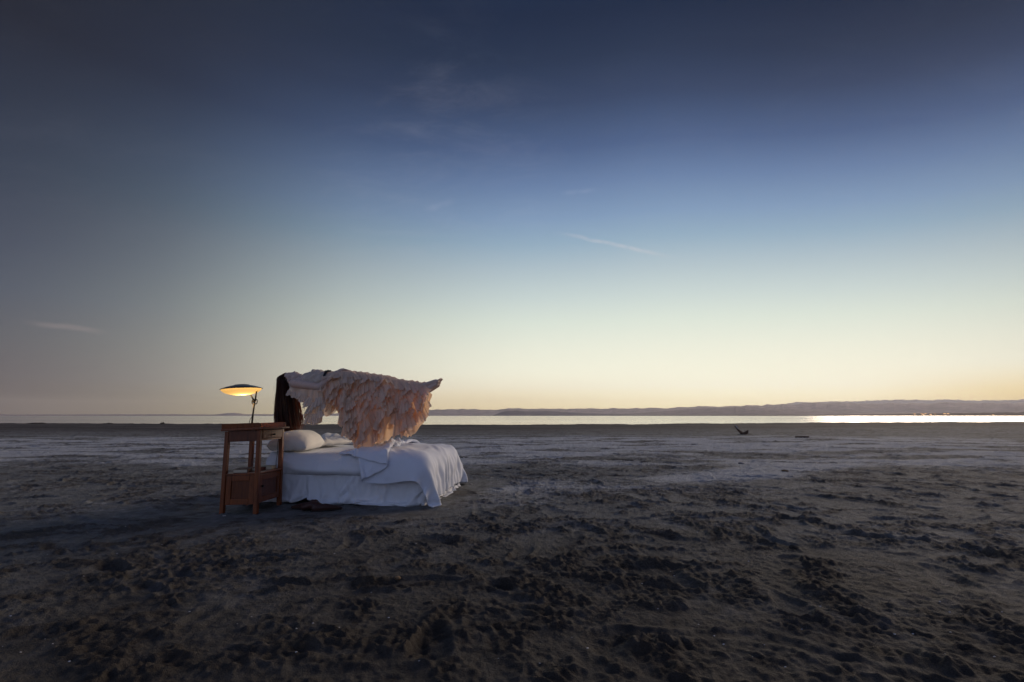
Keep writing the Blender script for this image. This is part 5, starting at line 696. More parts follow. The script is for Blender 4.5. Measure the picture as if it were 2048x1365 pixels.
   0,2,3,8,15,-507,-39,-41,-35,-42,-42,-43,-41,-40,-29,-32,-43,-42,-42,-42,-42,-43,-43,-44,-43,-39,-43,-43,-41,-24,-12,-11,-12,-6,1,3,3,-7,8,-4,-7,-7,-5,-3,-2,1,4,3,4,3,3,2,-5,-10,-11,-6,-9,-11,-1,4,
   7,10,2,-10,-1,11,19,17,12,6,-4,-22,49,33,41,42,42,40,42,41,42,43,42,43,43,43,43,43,43,43,40,44,43,42,44,36,40,38,42,43,41,42,38,42,34,10,38,25,-15,-1,8,4,7,10,22,11,2,8,13,12,
   -525,-43,-41,-38,-40,-42,-43,-43,-24,-19,-41,-42,-43,-42,-42,-43,-44,-43,-44,-44,-42,-43,-43,-43,-39,-6,-8,19,6,2,3,-6,2,4,1,-6,-8,-5,-4,-1,1,4,4,4,3,3,-1,-11,-17,-29,-26,-24,-14,-2,4,7,13,8,24,20,
   19,18,15,2,0,-1,-21,44,18,33,42,42,42,43,43,43,43,43,42,43,43,43,43,44,43,43,43,44,45,43,39,30,43,38,43,44,43,42,41,-5,33,34,11,22,-1,-4,-12,-2,20,26,26,33,11,13,-38],
  [315,0,0,0,0,0,0,0,0,0,0,0,0,0,0,0,0,0,0,0,0,0,0,0,0,0,0,0,0,0,0,0,0,0,0,0,0,0,0,0,0,0,0,0,0,0,0,0,0,0,0,0,0,0,0,0,0,0,0,0,
   0,0,0,0,0,0,0,0,0,0,0,0,0,0,0,0,0,0,0,0,0,0,0,0,0,0,0,0,0,0,0,0,0,0,0,0,0,0,0,0,0,0,0,0,0,0,0,0,0,0,0,0,0,0,0,-36,0,0,0,1,
   -1,-1,0,-1,0,0,0,0,0,0,0,0,2,0,1,1,1,0,0,0,0,0,-1,0,0,-2,-1,0,-1,0,2,1,-1,1,0,-1,0,-1,1,-1,0,-1,0,0,1,0,-1,0,0,1,1,1,0,0,-1,-1,-1,-1,0,0,
   2,0,0,1,1,0,-1,-1,1,0,0,1,0,0,-1,0,0,0,0,0,-1,-1,0,0,0,1,1,1,-1,0,-1,0,-1,0,0,0,1,-1,0,-1,0,0,1,0,1,1,0,0,-1,0,-35,0,0,1,0,-1,-2,-1,-1,1,
   0,0,0,0,-1,0,1,2,1,2,2,1,1,-1,-1,4,-3,0,-1,-1,-3,-1,-2,0,0,2,2,0,0,0,0,-1,-1,0,-2,0,-1,0,0,1,0,-1,1,0,1,1,3,1,-1,-2,-2,-2,-2,-1,0,4,0,1,2,2,
   0,-2,-1,0,0,2,0,1,-1,-1,0,0,0,0,-1,-1,-2,-1,0,1,1,2,2,-1,0,-2,-1,-1,-1,1,-1,2,-1,1,-3,0,0,1,1,2,1,1,0,-2,-1,-15,0,0,2,-1,-2,-1,-2,0,0,0,0,0,0,-1,
   0,1,2,2,3,2,1,1,-2,1,6,-2,-4,-1,-2,-2,-3,-1,-1,0,3,2,0,0,0,0,-1,-2,0,-1,-1,-1,0,0,1,0,-1,1,0,1,2,3,1,0,-3,-2,-3,-3,-1,2,3,0,1,3,2,1,-3,-2,1,0,
   2,0,1,-1,0,-1,0,0,0,-1,-2,-2,-1,-1,2,2,2,2,-1,-1,-1,-2,-1,-1,0,0,2,-1,1,-3,-1,0,2,1,2,2,0,0,-1,-2,-33,1,0,2,-1,-2,-2,-2,-1,0,0,0,1,-1,-1,-1,2,3,3,4,
   3,1,1,-1,5,3,-4,-3,-2,-3,-3,-3,-2,-1,0,3,2,1,1,0,0,-2,-2,-1,-2,-1,-1,0,0,1,0,-1,0,1,2,3,4,2,-1,-4,-4,-3,-4,-1,2,3,1,2,4,2,2,-5,-1,0,1,2,1,1,-1,-1,
   -1,0,0,0,-1,-3,-3,-2,0,2,3,2,3,-1,-1,-2,-2,-2,-1,0,0,2,-1,0,-2,-2,0,2,2,3,2,1,0,-3,-2,-31,1,1,2,-2,-2,-3,-2,-2,0,0,0,1,-1,-2,0,2,4,5,4,3,2,1,0,10,
   -3,-4,-3,-2,-4,-4,-4,-1,-3,1,4,2,1,1,0,0,-2,-3,-1,-2,1,-4,0,1,1,-1,-1,0,1,3,4,5,3,-2,-5,-5,-5,-4,-2,3,7,12,-7,3,5,-3,-5,-2,1,1,2,1,1,-1,-1,-1,1,0,-1,-2,
   -3,-4,-3,0,3,3,4,3,0,-2,-3,-3,-2,-2,1,-1,2,1,-1,-1,-4,0,3,2,4,2,1,0,-3,-3,-11,1,1,2,-1,-3,-3,-3,-2,0,0,1,0,-1,-2,0,2,5,5,5,3,2,1,1,12,-7,-2,-4,-2,-4,
   -5,-4,-2,-3,1,4,3,1,2,-1,0,-2,-3,-1,-2,1,-4,-1,1,1,-1,-1,0,1,3,5,5,3,-2,-5,-5,-6,-5,-1,3,16,6,-9,4,5,-4,-4,-3,1,1,2,1,2,-2,-1,-1,1,0,-1,-2,-4,-5,-2,0,3,
   4,5,2,0,-2,-3,-4,-2,-2,0,0,2,2,-1,-2,-4,0,3,2,4,3,1,0,-4,-2,-29,2,1,2,-2,-3,-3,-4,-2,-1,0,1,0,-1,-2,-1,3,6,7,5,4,2,1,5,12,-11,-2,-3,-3,-5,-5,-5,-2,-4,2,
   4,3,2,1,0,0,-3,-2,-3,-2,1,10,-13,-1,0,-1,-1,0,1,5,5,7,3,-3,-6,-6,-7,-4,0,8,8,7,3,2,-1,-6,-4,-3,1,2,1,2,1,-1,-2,0,0,0,-1,-2,-3,-7,-2,0,5,6,2,5,-3,-2,
   -4,-5,-3,0,8,8,-14,2,-3,-2,-1,9,-8,3,4,3,1,0,-4,-3,-27,2,2,1,3,6,-16,-3,-3,-4,0,1,2,-3,-3,0,3,7,8,7,4,2,4,6,12,-15,-2,-3,-4,-4,-5,-2,-8,-1,2,2,3,2,2,0,
   0,-3,-3,-2,0,9,6,-10,-4,-5,-3,-3,-1,6,10,2,5,2,-3,-7,-7,-6,8,-5,2,13,1,4,5,-5,-5,1,-6,-2,1,3,2,1,-2,-2,-1,1,0,-1,-3,-3,-3,-1,-2,3,6,14,-7,-1,-4,-5,-5,-3,2,10,
   3,0,-8,5,5,2,-10,7,-1,-3,-3,1,-1,-3,-3,-25,2,3,9,5,-5,6,-11,9,12,4,-9,-13,-12,-7,-5,1,5,10,6,6,4,5,10,7,-18,0,-3,0,-7,-3,-5,-5,2,-6,2,4,3,3,4,-1,-2,0,1,-1,
   0,0,9,-11,12,-6,0,-8,7,-12,3,5,4,-4,-3,5,6,-10,-5,-1,16,-2,8,4,4,-2,-13,-2,4,-6,-4,-3,1,-2,-2,-1,0,0,-1,-2,-2,9,-3,6,14,-5,1,3,-12,-6,-4,-1,1,8,19,-19,-8,2,0,0,
   10,-3,9,0,-3,-9,-6,-4,-2,-1,3,9,4,-17,-5,-3,6,6,11,10,-12,-10,-4,-4,-1,0,0,0,0,2,5,16,7,2,-6,8,-21,-7,-3,-3,-1,1,0,0,-2,0,2,2,1,-1,-2,-1,0,-1,2,1,3,-4,5,9,
   11,3,-18,-10,0,0,3,13,9,4,-16,-13,-1,1,0,21,-7,7,0,-4,-8,-7,-2,0,11,-9,7,-7,-2,0,0,0,0,0,0,10,-10,-1,0,1,17,15,-3,-8,5,-4,-6,17,0,-10,-22,15,16,5,-2,-5,-3,-16,4,19,
   0,-5,-7,-8,-14,-1,17,1,-17,-1,1,0,9,15,-10,-12,-2,0,0,3,2,-5,0,0,0,14,4,-1,-2,5,-1,0,-15,-4,0,0,0,14,-13,7,-3,-6,0,0,0,0,0,1,0,-1,1,13,-2,4,9,-4,-9,-10,7,-8,
   0,10,10,4,-12,-13,1,7,3,0,4,-14,11,-6,-5,0,0,9,4,-11,-2,5,-5,0,0,0,0,0,0,0,8,-3,-5,0,0,13,15,5,-5,-8,-12,4,4,-1,-9,4,-6,10,11,-3,-9,-2,13,-8,2,-1,-5,-4,-1,6,
   -14,5,-5,10,-9,0,0,0,-1,1,1,-1,0,0,0,0,0,0,0,1,-1,0,0,-2,2,1,-1,0,0,0,-1,16,-6,-9,0,0,0,0,0,0,0,0,0,0,0,0,0,0,0,-2,1,1,0,0,0,1,-1,0,-2,2,
   0,0,0,-1,7,25,-33,14,-13,0,1,0,0,0,0,0,0,0,0,0,0,0,0,0,0,0,0,0,0,3,10,-13,0,1,-1,0,0,0,1,4,11,-9,-7,0,-1,-1,1,1,2,-4,2,0,0,3,-5],
])
cover_data = (60, 28, [
  [-905,27,28,41,27,28,27,28,27,41,28,27,28,27,41,28,27,28,27,41,28,27,28,27,27,42,27,28,27,27,42,27,27,28,27,42,27,27,28,27,28,41,27,28,27,28,41,27,28,27,28,41,27,28,27,28,27,41,28,27,
   -1770,25,28,42,26,24,28,28,28,42,28,27,26,28,42,28,28,28,28,43,28,28,25,28,28,43,25,29,28,28,35,28,29,28,29,42,29,27,26,24,28,43,28,27,28,28,43,27,28,28,28,40,28,27,28,28,25,41,26,27,
   -1770,28,22,38,26,27,27,28,28,42,28,28,29,28,43,28,29,28,28,40,26,28,29,28,28,43,28,28,26,27,38,28,27,29,28,42,27,28,28,26,25,42,28,29,28,29,42,27,27,28,29,42,29,27,28,29,26,37,28,23,
   -1770,22,28,38,27,27,26,29,28,42,28,28,28,29,42,28,29,27,28,39,28,28,29,28,28,42,29,27,27,26,39,27,28,28,28,43,26,29,26,28,27,41,28,28,29,28,43,28,28,26,28,42,28,29,28,28,29,36,24,25,
   -1770,28,26,37,23,29,28,28,28,40,28,28,29,28,43,28,27,27,27,41,28,29,28,28,29,42,27,28,26,27,39,26,28,29,28,42,28,26,28,28,26,42,28,29,27,28,43,28,29,28,27,42,26,28,28,29,28,33,26,28,
   -1770,26,27,36,28,25,29,28,27,40,29,28,29,28,42,29,28,26,26,42,29,28,28,29,27,42,28,27,28,27,38,26,29,28,28,43,28,24,28,28,27,42,28,29,28,27,43,28,29,28,28,43,25,25,28,29,28,39,25,25,
   -1770,24,28,34,29,28,26,26,29,42,29,28,29,28,43,28,29,25,26,42,29,28,29,28,28,40,28,28,29,28,34,28,29,28,29,42,29,21,28,28,29,42,29,28,28,27,43,28,29,28,29,42,29,28,20,27,28,41,27,24,
   -1770,26,20,41,28,26,26,29,28,43,28,29,28,28,43,28,29,25,26,43,28,28,29,28,29,39,28,29,28,28,34,29,28,28,29,42,29,20,29,28,29,42,29,28,27,28,43,28,29,28,28,43,29,28,28,23,23,41,24,28,
   -1770,22,23,42,24,28,28,29,28,43,28,29,28,29,42,29,28,26,25,43,28,28,29,28,29,39,28,29,28,28,34,29,28,28,29,42,29,21,28,28,28,43,28,29,27,28,43,28,28,29,28,43,28,29,28,28,23,36,25,27,
   -1770,19,27,38,27,28,29,28,29,42,29,28,28,29,42,29,28,26,25,43,28,29,28,28,29,39,28,28,29,28,34,29,28,28,29,42,29,24,25,28,28,43,28,29,27,28,42,29,28,29,28,43,28,28,29,28,28,36,23,24,
   -1770,20,28,35,28,29,28,28,29,42,29,28,29,28,43,28,28,26,25,43,28,29,28,28,29,39,28,28,29,28,34,29,28,29,28,43,28,25,23,29,28,43,28,29,27,27,43,28,29,28,29,42,29,28,28,28,29,40,26,17,
   -1770,23,21,39,28,29,28,29,28,43,28,28,29,28,43,28,28,26,26,42,29,28,28,29,26,40,29,28,29,28,35,28,28,29,28,43,28,25,23,29,28,43,28,29,27,27,43,28,28,29,28,43,28,29,28,28,28,39,28,17,
   -1770,17,28,38,28,29,28,29,28,43,28,28,29,28,43,28,28,26,26,43,28,28,29,28,25,41,29,28,28,29,35,28,28,29,28,43,28,24,24,29,28,43,28,29,27,27,42,29,28,29,28,42,29,28,28,29,24,42,26,20,
   -1770,17,28,38,28,29,28,29,28,43,28,28,29,28,43,28,28,26,26,43,28,29,28,28,24,42,28,29,28,29,35,28,29,28,28,43,28,24,24,29,28,43,28,29,27,27,42,29,28,28,29,42,29,27,28,26,27,39,26,24,
   -1770,16,28,40,28,28,28,29,28,42,29,28,28,29,42,29,28,29,24,42,29,28,28,29,22,43,28,28,29,28,37,27,28,29,28,43,28,24,24,29,28,43,28,29,27,27,43,28,28,29,28,43,28,29,25,29,26,36,27,25,
   -1770,19,24,40,28,29,28,28,29,42,29,28,28,29,42,29,28,29,24,42,29,28,28,29,22,42,29,28,29,28,38,26,28,29,28,43,28,24,24,29,28,43,28,29,27,28,42,28,29,28,28,43,28,29,28,27,28,37,27,21,
   -1770,23,24,36,28,28,29,28,29,42,29,28,28,29,42,29,28,28,25,42,29,28,29,28,22,42,29,28,28,29,39,25,28,29,28,43,28,24,24,29,28,43,28,29,28,28,41,28,29,28,28,43,28,29,27,29,28,39,26,19,
   -1770,25,28,29,29,28,29,28,28,43,28,29,28,29,42,29,28,28,25,43,28,28,29,28,22,42,29,28,28,29,39,25,28,29,28,43,28,24,25,28,28,43,28,29,28,28,41,28,29,28,29,42,28,29,28,28,29,39,27,17,
   -1770,22,28,43,23,23,29,28,28,43,28,29,28,29,42,29,28,25,28,43,28,28,29,28,22,42,29,28,28,29,39,25,28,28,29,42,29,24,25,28,29,42,29,28,28,29,40,29,28,29,28,42,29,28,29,28,28,41,20,22,
   -1770,22,27,42,29,24,24,28,28,43,29,28,28,29,42,29,28,25,28,43,28,28,29,28,22,42,29,28,28,29,39,25,28,28,29,42,29,25,24,29,28,43,28,28,28,28,42,28,28,29,28,43,28,29,28,28,29,40,16,26,
   -1770,26,21,43,28,28,25,25,29,42,29,28,28,29,42,29,28,24,29,42,29,28,29,28,22,42,29,28,28,29,39,25,28,28,29,42,29,25,25,28,28,43,28,29,27,27,43,28,29,28,29,42,28,29,28,29,28,29,27,26,
   -1770,24,28,36,29,28,28,26,26,42,29,28,28,29,42,29,28,25,28,42,29,28,28,29,21,43,28,29,28,29,39,25,28,28,29,42,29,25,25,28,29,42,29,28,27,28,42,29,28,28,29,42,29,28,29,26,22,38,27,25,
   -1770,24,27,41,26,25,28,29,28,41,28,28,28,28,42,28,29,25,29,42,27,28,28,28,26,40,28,29,28,28,40,26,27,28,29,42,29,25,27,28,27,43,28,28,28,27,42,29,28,28,29,42,29,26,23,28,29,40,25,24,
   -1770,28,19,40,28,28,28,28,28,43,28,27,27,29,42,28,28,27,28,42,28,27,26,29,28,40,27,28,29,27,41,25,28,28,29,42,28,28,26,28,26,43,28,28,28,27,43,28,28,28,28,43,26,27,28,28,28,36,23,28,
   -1770,28,16,41,28,28,28,28,28,43,28,28,28,28,42,29,28,28,28,42,27,28,26,26,28,41,29,28,27,28,41,26,26,29,28,42,29,28,28,25,28,42,28,28,29,28,42,27,28,28,27,43,27,28,28,29,25,37,24,27,
   -1770,28,27,34,25,26,28,29,28,41,28,29,28,28,43,28,29,28,29,42,28,26,25,26,28,42,29,28,28,27,39,28,27,27,28,43,28,29,27,26,28,43,28,29,28,28,39,28,28,28,26,43,28,28,28,29,27,38,24,25,
   -1770,28,25,42,29,23,28,28,26,43,28,28,27,26,43,27,27,28,28,43,28,29,23,26,28,42,29,28,29,28,37,28,28,27,28,41,26,29,28,28,29,42,28,26,28,28,41,26,28,28,28,41,26,28,28,28,28,40,26,26,
   -1770,27,28,41,27,28,27,28,27,41,28,27,28,27,41,28,27,28,27,41,28,27,28,27,27,42,27,28,27,27,42,27,27,28,27,42,27,27,28,27,28,41,27,28,27,28,41,27,28,27,28,41,27,28,27,28,27,41,28,27],
  [-717,0,1,0,0,1,0,1,1,0,1,-1,0,-1,-1,0,-1,0,-1,0,-1,0,0,0,0,1,1,0,1,0,0,0,0,0,0,1,1,0,1,0,-1,-1,-1,-1,-1,-1,0,0,1,0,0,1,0,1,0,1,0,1,1,1,
   -7,-13,-6,-4,10,13,6,2,-6,-9,-6,-8,-9,1,-3,-2,-4,-2,-1,-1,1,4,-2,-3,0,2,0,-2,1,8,-5,-6,0,0,0,2,1,3,9,-9,0,1,1,7,-5,-4,0,5,5,-2,3,14,7,-8,2,5,12,10,-7,-6,
   10,-1,4,-11,-6,0,-9,-3,3,6,3,1,1,1,-1,0,-1,-2,-4,-10,9,4,2,1,2,0,-2,-4,-2,-5,9,-2,6,0,0,-5,-6,3,-3,-3,11,3,0,0,-1,-2,-5,-6,6,5,0,-3,-2,-4,-2,-1,9,5,-4,11,
   41,2,-6,-8,-7,-3,5,0,-1,-5,1,2,-1,-1,-1,-1,-2,-1,4,-1,-1,0,1,0,0,1,0,2,-6,5,-5,1,0,0,1,-1,0,1,1,4,-4,1,-1,-1,1,-1,0,0,1,-5,3,5,0,1,2,1,0,7,4,1,
   45,-3,-2,-6,-4,-2,0,0,2,-1,1,0,-1,-1,-1,-2,-1,1,-3,1,1,1,2,0,0,2,-2,-1,2,-3,-2,1,0,0,0,0,2,0,0,0,3,-2,-1,-1,1,-3,-1,0,-1,1,1,-1,3,1,2,1,2,7,2,2,
   62,-4,-2,-7,-2,-2,0,2,0,0,1,0,0,-1,-2,-2,-1,-2,1,0,1,2,1,0,1,0,-1,-1,0,-1,-1,0,0,0,0,0,1,0,1,1,0,0,0,-1,-1,-1,-2,0,0,-1,1,0,1,3,2,1,1,5,3,3,
   91,-5,-2,-7,0,0,-1,0,1,2,1,0,-1,-1,-2,-1,-2,-1,0,1,1,1,1,1,0,0,0,-1,-1,-1,0,0,0,0,0,0,0,1,1,1,0,0,-1,0,-1,-2,-1,0,-1,0,0,0,0,1,5,2,1,2,2,3,
   62,-3,-6,-2,-1,-1,-1,1,2,2,0,0,0,-1,-2,-2,-1,-1,0,1,1,1,1,1,0,0,-1,0,-1,-1,-1,0,0,0,0,1,0,1,0,1,0,0,0,-1,-1,-1,-2,0,0,0,0,0,0,0,1,3,4,1,3,2,
   62,-4,-5,-1,-3,0,1,1,1,2,1,0,-1,-1,-2,-1,-1,-1,-1,1,1,1,1,1,0,0,0,-1,-1,-1,0,0,0,0,0,0,1,0,1,0,1,0,-1,0,-1,-2,-1,0,-1,0,0,0,0,1,0,1,4,3,1,2,
   62,-5,-2,-2,-1,-1,1,1,2,2,0,0,0,-1,-2,-2,-1,-1,0,1,1,1,1,1,0,0,-1,0,-1,-1,-1,0,0,0,0,1,0,1,0,1,0,0,0,-1,-1,-1,-2,0,0,0,0,0,0,0,1,0,0,4,4,1,
   91,-3,-2,-3,0,0,1,1,2,1,1,0,0,-1,-2,-2,-1,-1,0,0,1,2,1,0,1,0,-1,-1,0,-1,-1,0,0,0,0,0,1,0,1,1,0,0,0,-1,-1,-1,-2,0,0,-1,0,0,1,0,0,1,0,0,2,3,
   62,-2,-2,-1,-1,1,0,2,1,2,0,1,-1,-1,-2,-1,-2,0,-1,1,1,1,1,1,0,0,0,-1,-1,-1,0,0,0,0,0,0,0,1,1,0,1,0,-1,-1,-1,-1,-1,-1,0,0,0,0,0,0,1,0,1,0,1,2,
   62,-3,0,-1,0,0,1,1,1,2,1,0,0,-1,-2,-2,-1,-1,0,0,1,2,1,0,1,0,-1,0,-1,-1,-1,0,0,0,0,1,0,1,0,1,0,0,0,-1,-1,-2,-1,0,0,-1,0,0,0,1,0,1,-1,0,2,0,
   62,0,-2,0,0,0,1,1,2,2,0,1,-1,-1,-2,-1,-2,0,-1,1,1,1,1,1,0,0,0,-1,-1,0,-1,0,0,0,0,0,1,0,1,0,1,0,-1,-1,-1,-1,-2,0,-1,0,0,0,0,0,1,0,0,0,2,-1,
   91,0,0,0,0,0,1,2,2,1,1,0,0,-1,-2,-1,-2,-1,0,1,1,1,1,1,0,0,0,-1,-1,-1,-1,0,0,0,1,0,0,1,1,0,0,0,0,-1,-1,-1,-2,-1,-1,0,0,-1,0,1,1,-1,0,0,-2,1,
   62,0,2,0,0,1,0,2,2,2,1,0,-1,-1,-1,-2,-1,-1,0,0,1,2,1,0,1,0,-1,-1,0,-1,-1,0,0,0,0,1,0,1,0,1,0,0,-1,-1,0,-2,-2,-1,0,-1,0,0,0,0,0,1,-1,-2,-1,1,
   62,1,-1,4,0,0,1,1,2,2,1,0,0,-1,-2,-1,-2,-1,0,1,1,1,1,1,0,0,0,-1,-1,-1,-1,1,0,0,0,0,1,0,1,0,0,0,0,-1,-1,-1,-2,-1,-1,0,0,-1,0,0,0,0,0,-2,-1,-1,
   62,-1,1,6,0,1,0,2,2,2,1,0,-1,-1,-1,-2,-1,-1,0,0,1,2,1,0,1,0,-1,-1,0,-1,-1,0,0,0,0,1,0,1,0,1,0,0,-1,-1,-1,-1,-2,-1,0,-1,0,-1,0,0,0,0,-1,-1,-1,-2,
   91,2,0,1,3,3,1,2,1,2,1,0,0,-1,-2,-1,-2,-1,0,1,1,1,2,0,1,0,-1,-1,-1,0,-1,0,0,0,0,0,1,0,1,0,1,0,-1,-1,-1,-1,-2,-1,0,-1,0,-1,0,0,0,-1,0,-1,-3,-3,
   61,3,2,1,1,3,3,1,2,2,1,0,-1,0,-2,-2,-1,-1,0,1,1,1,1,1,0,0,0,-1,-1,-1,0,-1,0,0,1,0,0,1,1,0,0,0,0,-1,-2,-1,-2,0,-1,0,-1,0,-1,0,0,0,0,-2,-6,-2,
   62,2,4,1,1,1,4,3,1,2,1,0,0,-1,-2,-1,-2,0,-1,1,1,1,2,0,1,0,-1,-1,-1,0,-1,0,0,0,0,1,0,1,0,1,0,0,-1,-1,-1,-1,-2,-1,0,-1,0,-1,0,0,0,-1,0,-7,-2,-2,
   61,3,2,5,0,2,1,4,3,2,1,0,-1,0,-2,-2,-1,-1,0,1,1,1,1,1,0,0,0,-1,-1,-1,0,0,-1,0,1,0,1,0,1,0,0,0,0,-1,-2,-1,-2,0,-1,0,-1,0,-1,0,0,-1,-3,-5,-4,-1,
   91,1,2,4,4,3,2,3,2,3,1,0,0,-1,-1,-2,-1,-1,0,0,1,2,1,0,1,0,-1,0,-1,-1,0,-1,0,0,0,1,0,1,0,1,0,0,-1,-1,-1,-1,-2,-1,0,-1,0,-1,0,-1,-2,-2,-2,-5,-3,-2,
   62,0,4,4,3,3,3,2,3,3,1,-1,1,-1,-2,0,-1,-1,-2,2,1,-2,3,1,0,1,-1,0,-1,-1,0,0,-1,1,0,0,-1,2,1,-1,1,0,0,-1,-3,0,-1,-1,-3,0,0,0,0,-2,-2,-2,-1,-6,-3,-3,
   47,4,4,10,-1,-2,0,1,3,3,1,1,3,-3,0,0,0,-1,0,0,0,-3,7,-5,5,-1,-2,0,1,-4,0,5,-5,1,1,0,0,2,-3,0,4,-2,0,0,0,-2,-3,4,-3,1,4,-2,-6,-4,-1,0,4,-17,3,-7,
   45,0,5,-8,11,10,4,0,-1,-5,-3,-2,-2,-3,-3,-1,0,0,2,-1,0,9,4,-8,-4,0,0,1,2,7,9,-6,-1,-7,-2,-1,-1,1,7,-10,-2,-1,0,2,4,5,13,4,2,-2,-10,-4,1,2,2,-2,-6,-4,-7,-5,
   15,5,12,5,-4,-10,2,-4,-10,1,5,5,7,9,4,-5,7,5,2,2,1,0,-15,11,6,0,1,0,0,-3,-4,3,-6,5,1,-7,8,3,0,0,-1,-3,-5,-4,-2,-7,-8,6,4,-6,-7,9,-9,-6,-5,-5,-4,15,5,-7,
   -10,0,1,0,0,1,0,1,1,0,1,-1,0,-1,-1,0,-1,0,-1,0,-1,0,0,0,0,1,1,0,1,0,0,0,0,0,0,1,1,0,1,0,-1,-1,-1,-1,-1,-1,0,0,1,0,0,1,0,1,0,1,0,1,1,1],
  [300,0,1,1,0,1,1,0,0,-1,-1,-1,-1,0,-1,0,0,0,0,0,0,1,0,1,1,1,0,0,-1,-2,-1,-1,-2,-1,0,1,1,1,1,1,1,0,-1,0,-1,0,0,1,0,1,0,-1,1,0,1,1,0,0,0,-1,
   56,0,-1,-1,0,0,4,3,-1,-2,-1,-5,-5,1,-2,-1,-3,-1,-1,-1,2,3,0,-2,1,2,0,-3,-2,-2,-3,-1,-1,-2,-1,2,3,4,8,-6,1,2,1,3,-3,-2,1,3,3,-1,1,5,3,-2,-1,0,5,0,-1,-1,
   79,-2,-7,6,1,-3,3,0,-4,-10,-3,-2,-2,-2,-1,-1,0,1,2,8,-7,-2,1,1,1,2,1,2,1,1,-8,0,-4,-1,-1,4,5,-1,4,4,-7,-3,-1,-1,0,1,4,6,-2,-2,1,3,3,6,4,3,-4,4,7,-6,
   40,-5,2,3,2,0,-8,0,-1,2,-2,-2,0,-1,-1,-1,0,0,-1,-2,1,1,1,1,1,2,0,-2,3,-5,1,-2,-1,-1,0,2,3,1,2,-3,4,-3,-1,-1,-2,-1,-1,0,1,6,0,-1,1,1,0,1,1,4,2,4,
   30,3,-8,-3,7,1,-1,-3,-6,4,-2,-2,-1,0,-1,0,2,-4,4,-2,0,0,0,0,2,-3,6,0,-5,-1,5,-3,0,-1,0,1,-3,1,3,2,-5,6,-1,-1,-5,2,0,0,1,1,-4,8,-2,3,1,1,1,-4,11,-1,
   -3,-5,-9,19,-3,-10,0,0,9,-9,0,0,0,0,0,0,0,7,-7,0,1,-1,0,0,0,4,0,-4,6,-6,0,0,0,0,0,2,-2,0,4,-4,5,-5,0,0,4,-4,0,0,0,0,3,0,6,-9,0,0,0,9,-11,11,
   0,6,1,-16,0,0,10,-10,0,0,0,0,0,0,0,0,0,8,-8,0,0,0,0,0,0,0,3,-3,0,0,0,0,0,0,0,0,0,0,0,0,0,0,0,0,4,-4,0,0,0,0,0,0,0,1,3,-4,4,-10,6,8,
   3,3,-19,5,0,9,-9,0,0,0,0,0,0,0,0,0,0,8,-8,0,0,0,0,0,0,0,0,0,0,0,0,0,0,0,0,0,0,1,-1,0,0,0,0,0,0,0,0,0,0,0,0,0,0,0,1,11,-12,2,1,5,
   4,-14,-4,6,2,-2,0,0,0,0,0,0,0,0,0,0,0,8,-8,0,0,0,0,0,0,0,0,0,0,0,0,0,0,0,0,0,0,3,-3,0,0,0,0,0,0,0,0,0,0,0,0,0,0,0,0,0,13,-18,11,2,
   4,-14,-8,9,5,-4,0,0,0,0,0,0,0,0,0,0,0,8,-8,0,0,0,0,0,0,0,0,0,0,0,0,0,0,0,0,0,0,9,-9,0,0,0,0,0,4,-4,0,0,0,0,0,0,0,0,0,0,-1,11,-15,13,
   0,-19,1,9,1,0,0,0,0,0,0,0,0,0,0,0,0,8,-8,0,0,0,0,0,0,0,0,0,0,0,0,0,0,0,0,0,0,11,-11,0,0,0,0,0,5,-5,0,0,0,0,0,0,0,0,3,-3,-1,-11,9,12,
   -2,-12,0,9,-4,0,0,0,0,0,0,0,0,0,0,0,0,8,-8,0,0,0,0,0,0,0,0,0,0,0,0,0,0,0,0,0,0,10,-10,0,0,0,0,0,5,-5,0,0,0,0,0,0,0,0,0,2,-2,-12,2,19,
   -2,-22,3,12,0,0,0,0,0,0,0,0,0,0,0,0,0,8,-8,0,0,0,0,0,0,0,0,0,0,0,0,0,0,0,0,0,0,10,-10,0,0,0,0,0,6,-6,0,0,0,0,0,0,0,0,0,0,0,-3,-6,19,
   -3,-22,3,11,1,0,0,0,0,0,0,0,0,0,0,0,0,8,-8,0,0,0,0,0,0,0,0,0,0,0,0,0,0,0,0,0,0,10,-10,0,0,0,0,0,6,-6,4,1,1,1,1,0,0,-8,0,8,-7,3,-7,13,
   -3,-22,3,11,1,0,0,0,0,0,0,0,0,0,0,0,0,1,-1,0,0,0,0,0,0,0,0,0,0,0,6,-6,0,0,0,0,0,10,-10,0,0,0,0,0,5,-5,0,0,0,0,0,0,0,0,0,0,8,-2,-1,5,
   -2,-11,-10,12,1,2,-2,0,0,0,0,0,0,0,0,0,0,0,0,0,0,0,0,0,0,0,0,0,0,0,8,-8,0,0,0,0,0,10,-10,0,0,0,0,0,5,-5,0,0,0,0,0,0,0,0,0,0,1,-11,2,17,
   1,-16,10,-4,0,0,0,0,0,0,0,0,0,0,0,0,0,0,0,0,0,0,0,0,0,0,0,0,0,0,9,-9,0,0,0,0,0,10,-10,0,0,0,0,0,3,-3,0,0,0,0,0,0,0,0,6,1,-1,-17,-1,20,
   3,-12,-5,5,1,0,0,0,0,0,0,0,0,0,0,0,3,-3,0,0,0,0,0,0,0,0,0,0,0,0,9,-9,0,0,0,0,0,10,-10,0,0,0,0,0,0,0,0,0,0,0,0,0,0,0,2,-2,0,-12,0,21,
   4,-15,-4,6,11,-11,0,0,0,0,0,0,0,0,0,0,0,0,0,0,0,0,0,0,0,0,0,0,0,0,9,-9,0,0,0,0,0,10,-10,0,0,0,0,0,0,2,-2,0,0,0,0,0,0,0,0,0,-1,-11,13,11,
